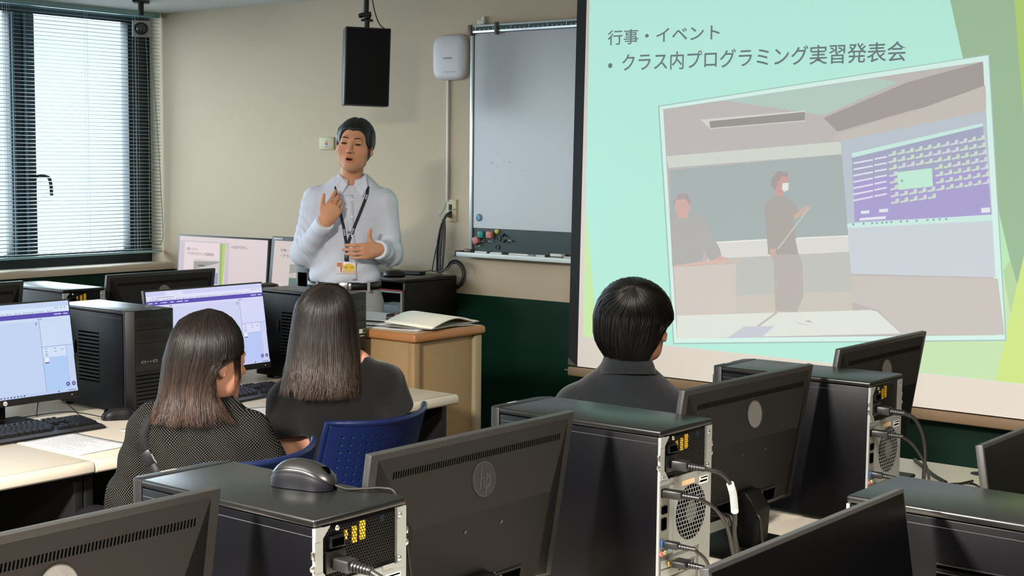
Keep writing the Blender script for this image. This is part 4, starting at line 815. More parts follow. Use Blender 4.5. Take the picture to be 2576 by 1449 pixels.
def make_tower(label):
    t = thing('desktop_tower', label, 'tower computer', (0, 0, 0), 0, 'black tower computers')
    hw = TW/2
    # case: side panels and floor, open at the rear behind the plate
    MB().box(0.006, TL-0.032, -hw, hw, 0.012, TH-0.0132).build('case', m_case, t, bev=0.002)
    MB().box(0.0, TL-0.030, -hw-0.0008, hw+0.0008, TH-0.0125, TH).build('top_cover', m_topc, t, bev=0.004, seg=3)
    for s in (-1, 1):
        MB().box(0.004, TL-0.034, s*hw-0.0006, s*hw+0.0006, TH-0.0265, TH-0.0255).build('panel_lip', mat('lip_edge', (60, 62, 64), 0.35), t)
    for x in (0.05, TL-0.07):
        for y in (-hw+0.03, hw-0.03):
            MB().cyl((x, y, 0), (x, y, 0.0118), 0.014, n=14).build('foot', m_slot, t)
    # front bezel with canted corners
    c = 0.020
    pl = [(TL-0.0295, -hw), (TL-c, -hw), (TL, -hw+0.026), (TL, hw-0.012), (TL-0.008, hw), (TL-0.0295, hw)]
    fb = MB().prism([(x, y, 0.008) for x, y in pl], (0, 0, TH-0.008)).build('front_bezel', m_bez, t, bev=0.003)
    xf = TL
    y0, y1 = -hw+0.028, hw-0.014
    dv = MB().box(xf+0.0003, xf+0.004, y0, y1, 0.290, 0.331).build('optical_drive', m_bay, t, bev=0.0012)
    MB().box(xf+0.0042, xf+0.0055, y0+0.004, y1-0.004, 0.308, 0.328).build('drive_tray', m_bay, dv, bev=0.001)
    MB().box(xf+0.0042, xf+0.0062, y1-0.022, y1-0.010, 0.296, 0.3015).build('eject_button', m_bez, dv)
    for a, b in ((0.246, 0.288), (0.150, 0.243)):
        MB().box(xf+0.0003, xf+0.0025, y0, y1, a, b).build('bay_cover', m_bay, t, bev=0.0012)
    m_port = mat('port_rim_grey', (150, 150, 150), 0.35, metal=0.4)
    for y in (y0+0.030, y0+0.078):
        p = MB().lathe([(0.0052, 0), (0.0058, 0.0012), (0.0046, 0.0014)], (0, 0, 0), (1, 0, 0), n=18)
        p.v = [(x+xf+0.003, yy*1.9+y, z*0.75+0.180) for x, yy, z in p.v]
        q = p.build('usb_port', m_port, t)
        MB().box(xf+0.0046, xf+0.0050, y-0.007, y+0.007, 0.1782, 0.1818).build('port_slot', m_slot, q)
    for y in (y0+0.048, y0+0.060):
        MB().cyl((xf+0.003, y, 0.180), (xf+0.0042, y, 0.180), 0.0022, n=10).build('audio_jack', m_port, t)
    mb = MB()
    for k in range(9):
        z = 0.132-k*0.0135
        mb.box(xf+0.0002, xf+0.0008, y0+0.002, y1-0.012, z, z+0.0028)
    mb.build('front_vents', m_slot, t)
    st = MB().box(xf-0.012, xf-0.004, 0.010, 0.040, TH+0.0001, TH+0.0006).build('front_badge', mat('silver_badge', (214, 214, 206), 0.22, metal=0.8), t)
    mb = MB(); m2 = MB()
    for k in range(14):
        z = 0.272-k*0.0128
        mb.box(0.150, 0.268, -hw-0.0003, -hw-0.0001, z-0.006, z)
        m2.box(0.150, 0.268, -hw-0.0022, -hw-0.0001, z, z+0.0018)
    mb.build('side_vents', m_slot, t); m2.build('vent_louvres', m_bay, t)
    MB().box(0.128, 0.133, -hw-0.006, -hw-0.0001, 0.19, 0.235).build('side_latch', m_bez, t, bev=0.0015)
    # rear plate (u runs left to right seen from behind, y = hw - u)
    U = lambda u: hw-u
    rp = MB()
    z0, z1 = 0.012, TH-0.0135
    # frame pieces around the power supply opening and the fan
    rp.box(0.0, 0.0055, U(0.195*0+TW), U(TW-0.020), 0.255, z1)          # right strip
    rp.box(0.0, 0.0055, U(0.016), U(0.0), 0.255, z1)                    # left strip
    rp.box(0.0, 0.0055, U(TW), U(0.0), 0.246, 0.2548)                   # rail under the supply
    rp.box(0.0, 0.0055, U(TW), U(0.052), 0.102, 0.2458)                 # fan field
    rp.box(0.0, 0.0055, U(0.0035), U(0.0), 0.012, 0.2458)               # left lip
    rp.box(0.0, 0.0055, U(TW), U(0.150), 0.012, 0.1018)                 # lower right
    rp.box(0.0, 0.0055, U(0.1498), U(0.0036), 0.012, 0.018)
    rpo = rp.build('rear_plate', m_zinc, t)
    rp2 = MB().prism([(-0.0012, U(0.030), z1), (-0.0012, U(0.012), z1-0.020), (-0.0012, U(0.0), z1-0.020), (-0.0012, U(0.0), z1)], (0.0011, 0, 0))
    rp2.build('corner_gusset', m_zinc, t)
    rp2 = MB().prism([(-0.0012, U(0.016), 0.274), (-0.0012, U(0.030), 0.256), (-0.0012, U(0.0), 0.256), (-0.0012, U(0.0), 0.274)], (0.0011, 0, 0))
    rp2.build('corner_gusset', m_zinc, t)
    for ua, ub in ((0.036, 0.060), (0.140, 0.165)):
        MB().box(-0.0016, -0.0002, U(ub), U(ua), 0.250, 0.2575).build('rail_tab', m_zinc, t)
    # power supply: honeycomb face, parts glimpsed behind it
    ps = MB().box(0.050, 0.140, U(0.172), U(0.0165), 0.2555, z1-0.001).build('power_supply', m_hex, t)
    hx = MB(); r = 0.0030; w = 0.00034
    nx = int(0.153/(r*1.732)); nz = int(0.078/(r*1.5))
    for j in range(nz+1):
        for i in range(nx+1):
            u = 0.018+i*r*1.732+(r*0.866 if j % 2 else 0); z = 0.257+j*r*1.5
            if u > 0.172 or z > z1-0.003: continue
            if 0.020 < u < 0.062 and 0.268 < z < 0.325: continue
            o = [(0.004, U(u+(r)*math.cos(PI/6+PI/3*k)), z+r*math.sin(PI/6+PI/3*k)) for k in range(6)]
            q = [(0.004, U(u+(r-2*w)*math.cos(PI/6+PI/3*k)), z+(r-2*w)*math.sin(PI/6+PI/3*k)) for k in range(6)]
            hx.add(o+q, [(k, (k+1) % 6, (k+1) % 6+6, k+6) for k in range(6)])
    hx.build('honeycomb_grille', m_hex, ps)
    MB().box(0.0046, 0.012, U(0.108), U(0.096), 0.306, 0.334).box(0.0046, 0.012, U(0.090), U(0.080), 0.304, 0.329).box(0.0046, 0.012, U(0.071), U(0.064), 0.312, 0.327).build('yellow_coil', mat('yellow_coil_tape', (240, 190, 30), 0.35), ps)
    MB().box(0.006, 0.012, U(0.150), U(0.142), 0.324, 0.334).build('blue_capacitor', mat('blue_capacitor', (30, 100, 150), 0.4), ps)
    mb = MB()
    for k in range(6): mb.box(0.0065, 0.016, U(0.0935+k*0.0075), U(0.092+k*0.0075), 0.272, 0.306-0.004*(k % 3))
    mb.build('heat_sink', mat('grey_fins', (120, 120, 116), 0.4, metal=0.5), ps)
    MB().box(-0.001, 0.010, U(0.062), U(0.022), 0.270, 0.302).box(-0.001, 0.010, U(0.060), U(0.030), 0.306, 0.323).build('inlet_block', m_hex, ps, bev=0.0015)
    MB().box(-0.004, -0.0012, U(0.056), U(0.034), 0.3085, 0.3205).build('rocker_switch', m_slot, ps, bev=0.001)
    screw(0.0, U(0.044), z1-0.006, t); screw(0.0, U(0.178), z1-0.012, t); screw(0.0, U(0.177), 0.262, t); screw(0.0, U(0.010), 0.262, t)
    for s in (-1, 1):
        screw(0.003, s*(hw+0.0025), 0.283, t, (-1, 0, 0), 0.0050)
        MB().box(0.0, 0.004, s*hw+(0.001 if s > 0 else -0.005), s*hw+(0.005 if s > 0 else -0.001), 0.297, 0.308).build('panel_hook', m_scr, t, bev=0.001)
    # fan grille: dark well behind a net of short bars
    cu, cz, R = 0.117, 0.176, 0.056
    fw = MB().cyl((-0.0006, U(cu), cz), (-0.0004, U(cu), cz), R, n=40).build('fan_grille', m_slot, t)
    mb = MB(); nr = 13
    for j in range(nr+1):
        zz = -R+2*R*j/nr; c_ = math.sqrt(max(0, R*R-zz*zz))
        if c_ > 0.004: mb.box(-0.0018, -0.0007, U(cu+c_), U(cu-c_), cz+zz-0.0007, cz+zz+0.0007)
        if j < nr:
            zm = zz+R/nr; cm = math.sqrt(max(0, R*R-zm*zm))
            k = -12
            while k <= 12:
                uu = (k+(0.5 if j % 2 else 0))*0.0095
                if abs(uu) < cm-0.001: mb.box(-0.0018, -0.0007, U(cu+uu+0.0006), U(cu+uu-0.0006), cz+zz, cz+zz+2*R/nr)
                k += 1
    mb.build('grille_bars', m_zinc, fw)
    MB().cyl((-0.0007, U(cu), cz), (-0.0010, U(cu), cz), 0.021, n=24).build('fan_hub', mat('fan_hub_grey', (62, 70, 70), 0.35), fw)
    # input and output shield, sockets and expansion slots
    io = MB().box(0.0005, 0.004, U(0.0515), U(0.0037), 0.103, 0.2455).build('port_shield', m_zinc2, t)
    MB().box(-0.003, 0.0004, U(0.024), U(0.006), 0.223, 0.240).box(-0.003, 0.0004, U(0.026), U(0.008), 0.190, 0.205).box(-0.003, 0.0004, U(0.024), U(0.008), 0.158, 0.182).build('socket_block', m_slot, io, bev=0.001)
    MB().box(-0.0006, 0.0004, U(0.050), U(0.034), 0.108, 0.243).build('shield_rib', m_zinc, io)
    MB().box(-0.004, 0.0004, U(0.018), U(0.006), 0.124, 0.138).build('blue_socket', mat('blue_socket', (30, 70, 120), 0.4), io, bev=0.001)
    for k, cc in enumerate(((196, 92, 88), (206, 206, 150), (140, 176, 190))):
        MB().lathe([(0.0048, 0), (0.0048, 0.003), (0.0022, 0.003), (0.0020, 0.001)], (0.0, U(0.008+k*0.0125), 0.111+k*0.0015), (-1, 0, 0), n=14).build('audio_jack', mat('jack_%d' % k, cc, 0.4), io)
    MB().box(0.002, 0.0045, U(0.1496), U(0.004), 0.0185, 0.1015).build('slot_plate', m_zinc2, t)
    for k in range(4):
        MB().box(0.0002, 0.0018, U(0.140), U(0.010), 0.021+k*0.0195, 0.0375+k*0.0195).build('slot_cover', m_zinc, t, bev=0.0006)
    MB().box(-0.006, 0.0001, U(0.064), U(0.030), 0.083, 0.093).build('video_socket', mat('gold_socket', (176, 150, 92), 0.35, metal=0.6), t, bev=0.001)
    mb = MB()
    for a in range(3):
        for b in range(12): mb.box(-0.0002, 0.0001, U(0.078+b*0.005), U(0.075+b*0.005), 0.0635+a*0.0045, 0.0665+a*0.0045)
    mb.build('slot_vents', m_slot, t)
    MB().box(-0.0006, -0.0001, U(0.128), U(0.080), 0.2335, 0.2435).build('tan_sticker', mat('tan_sticker', (206, 172, 134), 0.6), t)
    ws = MB().box(-0.0006, -0.0001, U(0.180), U(0.146), 0.226, 0.2415).build('white_sticker', mat('sticker_white', (208, 208, 206), 0.6), t)
    MB().box(-0.0009, -0.0007, U(0.178), U(0.152), 0.237, 0.2395).box(-0.0009, -0.0007, U(0.176), U(0.148), 0.2295, 0.2335).build('sticker_print', m_slot, ws)
    return t

ZD2 = 0.7003
tw = make_tower('black tower with a mouse lying on its top')
tw.location = (-1.492, 1.516, ZD2); tw.rotation_euler = (0, 0, PI)
dup(tw, (-1.492, 2.430, ZD2), PI, 'black tower between two monitor backs, whose cord carries a white tag')
dup(tw, (-1.459, 3.294, ZD2), PI+math.radians(1.2), 'black tower right of the seated young man, silver rear toward us')
ta = dup(tw, (-4.435, 3.052, ZD2), 0, 'black tower front beside the left lit browser monitor')
tb = dup(tw, (-4.380, 3.945, ZD2), 0, 'black tower front behind the woman in the black tee')
dup(tw, (-4.835, 3.365, ZD2), PI, 'black tower under the window blind in the row by the sill')
dup(tw, (-0.980, 2.172, ZD2), 0, 'black tower cut by the right edge of the picture, plain side toward us')
# stickers on the front behind the woman in the tee
ss = MB().box(TL+0.0028, TL+0.0033, 0.046, 0.064, 0.196, 0.213).build('spec_sticker', mat('sticker_white', (208, 208, 206), 0.6), tb)
s2 = MB().box(TL+0.0028, TL+0.0033, 0.067, 0.081, 0.196, 0.213).build('graphics_sticker', mat('sticker_green', (92, 150, 60), 0.5), tb)
MB().box(TL+0.0034, TL+0.0036, 0.070, 0.078, 0.201, 0.209).build('sticker_mark', m_slot, s2)
MB().box(TL+0.0028, TL+0.0031, 0.050, 0.074, 0.184, 0.188).build('brand_lettering', mat('print_pale', (170, 170, 170), 0.5), tb)

# ------------------------------------------------------------------ monitors (screen faces local -y)
MW, MH, TILT = 0.557, 0.332, math.radians(9.0)
m_mon = mat('monitor_back', (27, 26, 25), 0.6, spec=0.2, bump=0.15, bscale=1500)
m_mrim = mat('monitor_rim', (36, 36, 35), 0.42)
m_mshade = mat('monitor_plastic_shaded', (7, 7, 7), 0.55, spec=0.2)  # monitor plastic darkened: the shade on the lower back is put into the colour
m_off = mat('dark_screen', (3, 3, 4), 0.30, spec=0.25)
ct, st_ = math.cos(TILT), math.sin(TILT)
def tp(x, y, z):
    """panel coordinates (z from the bottom edge) -> local, leaning back"""
    return (x, y*ct+z*st_, 0.068+z*ct-y*st_)
Z_T = 0.068+MH*ct; Y_T = MH*st_
def tilt(mb):
    mb.v = [tp(*p) for p in mb.v]; return mb
def make_monitor(label, logo='grey', screen=None):
    t = thing('monitor', label, 'monitor', (0, 0, 0), 0, 'black widescreen monitors')
    hw = MW/2
    # thin panel: rim + screen
    tilt(MB().box(-hw, hw, 0.0, 0.014, 0, MH)).build('panel_rim', m_mrim, t, bev=0.0015)
    so = tilt(MB().box(-hw+0.006, hw-0.006, -0.0008, -0.0001, 0.022, MH-0.006)).build('screen', m_off, t)
    tilt(MB().box(-hw+0.001, hw-0.001, -0.0010, -0.0001, 0.001, 0.0215)).build('chin', m_mon, t)
    # back: sloped upper band and bulging lower block
    A = [(-hw+0.018, 0.0145, MH-0.012), (hw-0.018, 0.0145, MH-0.012)]
    Bq = [(-0.190, 0.046, MH-0.135), (0.190, 0.046, MH-0.135)]
    up = MB().poly([A[0], A[1], Bq[1], Bq[0]])
    tilt(up).build('upper_back', m_mon, t)
    lo = MB()
    E = [(-0.182, 0.046, 0.03), (0.182, 0.046, 0.03)]; F_ = [(-hw+0.018, 0.0145, 0.006), (hw-0.018, 0.0145, 0.006)]
    lo.poly([Bq[0], Bq[1], E[1], E[0]]); lo.poly([E[0], E[1], F_[1], F_[0]])
    lo.poly([A[0], Bq[0], E[0], F_[0]]); lo.poly([A[1], F_[1], E[1], Bq[1]])
    tilt(lo).build('lower_back', m_mshade, t)
    # vent slots cut in the sloped band
    mb = MB(); dy = (0.046-0.0145)/0.123
    for k in range(78):
        x = -0.228+k*0.456/77
        za, zb_ = MH-0.0345, MH-0.0455
        ya = 0.0145+(MH-0.012-za)*dy+0.0004; yb = 0.0145+(MH-0.012-zb_)*dy+0.0004
        mb.poly([(x, yb, zb_), (x+0.0026, yb, zb_), (x-0.0004, ya, za), (x-0.003, ya, za)])
    tilt(mb).build('vent_slots', m_slot, t)
    # round emblem on the band
    zc = MH-0.082; yc = 0.0145+(MH-0.012-zc)*dy
    nb = Vector((0, 0.123, 0.0315)).normalized()
    e1 = Vector((-1, 0, 0)); e2 = nb.cross(e1); e2 = e2 if e2.z > 0 else -e2
    if logo:
        mm = {'grey': mat('emblem_grey', (92, 90, 87), 0.6), 'silver': mat('emblem_silver', (206, 206, 208), 0.25, metal=0.8, vary=0.25, vscale=60), 'dark': mat('emblem_dark', (34, 34, 34), 0.45)}[logo]
        d = MB().lathe([(0.031, 0.0002), (0.0305, 0.0010), (0.001, 0.0012)], (0, yc, zc), nb, n=32)
        lg = tilt(d).build('emblem', mm, t)
        mr = mat('emblem_line', (58, 58, 58), 0.35) if logo != 'silver' else mat('emblem_groove', (70, 66, 62), 0.3)
        rg = MB().lathe([(0.0315, 0.0002), (0.0315, 0.0016), (0.0300, 0.0016), (0.0300, 0.0002)], (0, yc, zc), nb, n=32)
        tilt(rg).build('emblem_ring', mr, lg)
        if logo == 'dark':
            # slanted h and p strokes
            def stroke(u0, v0, u1, v1, w=0.0012):
                a = Vector((0, yc, zc))+e1*u0+e2*v0+nb*0.0013; b = Vector((0, yc, zc))+e1*u1+e2*v1+nb*0.0013
                return a, b
            L = MB()
            for pts in ([(-0.013, -0.016), (-0.004, 0.024)], [(-0.0095, 0.0), (-0.004, 0.004), (0.0, 0.002), (-0.004, -0.016)], [(0.001, -0.026), (0.009, 0.010)], [(0.0075, 0.004), (0.013, 0.005), (0.016, 0.001), (0.012, -0.014), (0.007, -0.015), (0.004, -0.012)]):
                L.tube([stroke(a, b, 0, 0)[0] for a, b in pts], 0.0011, 6)
            tilt(L).build('emblem_letters', mr, lg)
    # four mounting holes, port bay and labels
    for x in (-0.05, 0.05):
        for z in (0.065, 0.165):
            tilt(MB().lathe([(0.0035, 0.0003), (0.0035, 0.0012), (0.0022, 0.0012)], (x, 0.046, z), (0, 1, 0), n=10)).build('mount_hole', m_mrim, t)
    pb = tilt(MB().box(-0.13, 0.13, 0.0462, 0.0490, 0.060, 0.064).box(-0.132, -0.128, 0.0462, 0.0485, 0.031, 0.064).box(0.128, 0.132, 0.0462, 0.0485, 0.031, 0.064)).build('port_bay', m_mon, t)
    tilt(MB().box(-0.128, 0.128, 0.0461, 0.0466, 0.031, 0.0598)).build('bay_floor', m_slot, pb)
    mb = MB()
    for k in range(5): mb.box(-0.060, -0.024, 0.0467, 0.0469, 0.036+k*0.004, 0.0375+k*0.004)
    for k in range(4): mb.box(0.0, 0.034, 0.0467, 0.0469, 0.034+k*0.004, 0.0352+k*0.004)
    mb.box(-0.074, -0.066, 0.0467, 0.0469, 0.044, 0.057)
    tilt(mb).build('spec_print', mat('dim_print', (96, 96, 92), 0.5), pb)
    # stand
    MB().prism([(-0.032, 0.050, 0.012), (-0.032, 0.095, 0.012), (-0.032, 0.100, 0.100), (-0.032, 0.072, 0.135), (-0.032, 0.050, 0.135)], (0.064, 0, 0)).build('stand_neck', m_mshade, t, bev=0.004)
    MB().box(-0.12, 0.12, -0.055, 0.115, 0.0, 0.011).build('stand_base', m_mshade, t, bev=0.005)
    return t, so
def place_back(label, ytop, yc, logo, xtop, rz=0.0):
    pass
mon, _ = make_monitor('monitor back at the lower left with a shiny silver round emblem', 'silver')
OFFY = Y_T+0.014*ct        # rear top edge in local y
def put(o, xt, yc, rz=-PI/2, off=None):
    o.location = (xt-(OFFY if off is None else off)*math.sin(-rz), yc, ZD2); o.rotation_euler = (0, 0, rz); return o
put(mon, -1.620, 1.0765)
m2, _ = make_monitor('monitor back in the centre foreground with an embossed letter emblem', 'dark'); put(m2, -1.616, 1.942)
m3, _ = make_monitor('monitor back in front of the young man with a dull grey round emblem', 'grey'); put(m3, -1.582, 2.856, -PI/2+math.radians(-1.5))
m4 = dup(m3, (0, 0, 0), 0, 'monitor back farthest along, silhouetted against the projector screen'); put(m4, -1.647, 3.703)
m5 = dup(m3, (0, 0, 0), 0, 'monitor back in front of the teacher corner screens with a grey disc emblem'); put(m5, -4.896, 3.795)
m6 = dup(m3, (0, 0, 0), 0, 'monitor back at the left edge below the window sill'); put(m6, -4.900, 2.862)
m7, _ = make_monitor('switched off monitor facing us at the lower right, left of the plain tower', None); put(m7, -0.857, 1.729, PI/2, off=0.0)
m7.location.x = -0.857+Y_T
m8 = dup(m7, (0, 0, 0), PI/2, 'switched off monitor cut by the right edge of the picture'); m8.location = (-0.890+Y_T, 2.688, ZD2)

# two lit monitors: browser with a block editor
m_lit = attr_mat('lit_screen', 0.3, emis=0.80, base=0.0)
def browser(bg, tint):
    def c(r, g, b): return (int(r*tint[0]), int(g*tint[1]), int(b*tint[2]))
    I = [(bg, R4(0, 0, 1, 1)), (c(206, 214, 244), R4(0, 0.945, 1, 1)), (c(224, 230, 250), R4(0.16, 0.945, 0.30, 0.99)), (c(226, 232, 252), R4(0, 0.885, 1, 0.945))]
    rnd = random.Random(2)
    for k in range(16):
        x = 0.02+k*0.055+rnd.random()*0.01
        I.append((c(90, 96, 120), R4(x, 0.893, x+0.006, 0.903))); I.append((c(150, 156, 180), R4(x+0.012, 0.896, x+0.012+0.02+0.02*rnd.random(), 0.901)))
    I += [(c(120, 124, 150), R4(0.075, 0.922, 0.22, 0.927)), (c(120, 124, 150), R4(0.05, 0.920, 0.056, 0.929))]
    for x in (0.90, 0.915, 0.94, 0.965): I.append((c(110, 116, 150), R4(x, 0.925, x+0.006, 0.935)))
    I.append(((92, 78, 176), R4(0, 0.835, 1, 0.885)))
    for x, w in ((0.012, 0.035), (0.065, 0.02), (0.11, 0.008), (0.125, 0.04), (0.19, 0.03), (0.245, 0.05), (0.31, 0.03), (0.89, 0.05), (0.955, 0.03)): I.append(((214, 210, 238), R4(x, 0.855, x+w, 0.866)))
    I.append((c(215, 222, 246), R4(0, 0.80, 1, 0.835)))
    I.append((c(206, 216, 246), R4(0.78, 0.40, 1, 0.80)))
    I.append((c(214, 222, 248), R4(0.785, 0.52, 0.995, 0.795)))
    I.append((c(140, 146, 186), R4(0.780, 0.02, 0.783, 0.81))); I.append((c(140, 146, 186), R4(0.783, 0.512, 1, 0.516)))
    I.append((c(222, 228, 250), R4(0.785, 0.40, 0.945, 0.508)))
    for x, y in ((0.80, 0.49), (0.86, 0.488), (0.80, 0.46), (0.865, 0.455), (0.80, 0.435), (0.91, 0.47), (0.80, 0.415)): I.append((c(130, 138, 176), R4(x, y, x+0.018, y+0.006)))
    I.append((c(186, 206, 246), R4(0.785, 0.035, 0.945, 0.40)))
    I.append(((236, 240, 250), R4(0.792, 0.345, 0.822, 0.395))); I.append(((84, 84, 150), R4(0.792, 0.335, 0.822, 0.347)))
    I.append((c(150, 158, 200), R4(0.948, 0.03, 0.950, 0.512)))
    for x in (0.935, 0.975):
        I.append(((72, 66, 150), [(x+0.013*math.cos(a*PI/8), 0.085+0.023*math.sin(a*PI/8)) for a in range(16)]))
        I.append(((190, 196, 230), [(x+0.006*math.cos(a*PI/4), 0.085+0.010*math.sin(a*PI/4)) for a in range(8)]))
    for x in (0.775, 0.79): I.append((c(90, 92, 130), R4(x, 0.812, x+0.008, 0.822)))
    for x in (0.18, 0.19): I.append((c(90, 92, 130), R4(x, 0.812, x+0.008, 0.822)))
    I.append((c(150, 156, 190), R4(0.755, 0.755, 0.765, 0.79)))
    I.append((c(196, 206, 242), R4(0, 0.0, 1, 0.033)))
    for k in range(13):
        x = 0.36+k*0.022; I.append(((60+30*(k % 3), 70+20*(k % 4), 120), R4(x, 0.009, x+0.009, 0.025)))
    I.append(((70, 70, 110), R4(0.86, 0.009, 0.868, 0.025))); I.append(((150, 156, 190), R4(0.93, 0.010, 0.985, 0.022)))
    return I
def lit(label, xt, yc, bg, tint):
    t, so = make_monitor(label, None)
    w, h = MW-0.012, MH-0.028
    org = Vector(tp(-w/2, -0.0012, 0.022)); ax = Vector((1, 0, 0)); ay = Vector(tp(0, 0, 1))-Vector(tp(0, 0, 0))
    flat('browser_page', [(c, [(p[0]*w, p[1]*h) for p in pts]) for c, pts in browser(bg, tint)], m_lit, so, org, ax, ay, step=0.00003)
    # emblem and power light on the chin
    d = tilt(MB().lathe([(0.0075, 0), (0.0075, 0.0008), (0.001, 0.0009)], (0, -0.0012, 0.0105), (0, -1, 0), n=20)).build('emblem', mat('emblem_white', (200, 200, 200), 0.3), t)
    mtx = Matrix.Translation(Vector(tp(-0.0042, -0.0022, 0.0075))) @ Matrix.Rotation(PI/2-TILT, 4, 'X')
    text_mesh('emblem_letters', 'hp', m_slot, d, mtx, size=0.0085)
    tilt(MB().cyl((MW/2-0.03, -0.0016, 0.011), (MW/2-0.03, -0.0011, 0.011), 0.0012, n=8)).build('power_light', mat('power_led', (230, 230, 240), 0.3, emit=(240, 240, 255), estr=2), t)
    t.rotation_euler = (0, 0, PI/2); t.location = (xt+Y_T, yc, ZD2)
    return t
lit('lit monitor at the left edge showing a pale blue browser page', -4.180, 2.570, (196, 214, 244), (0.96, 1.0, 1.0))
lit('lit monitor behind the bob haired woman showing a lilac browser page', -4.232, 3.470, (208, 212, 244), (1.0, 0.98, 1.0))
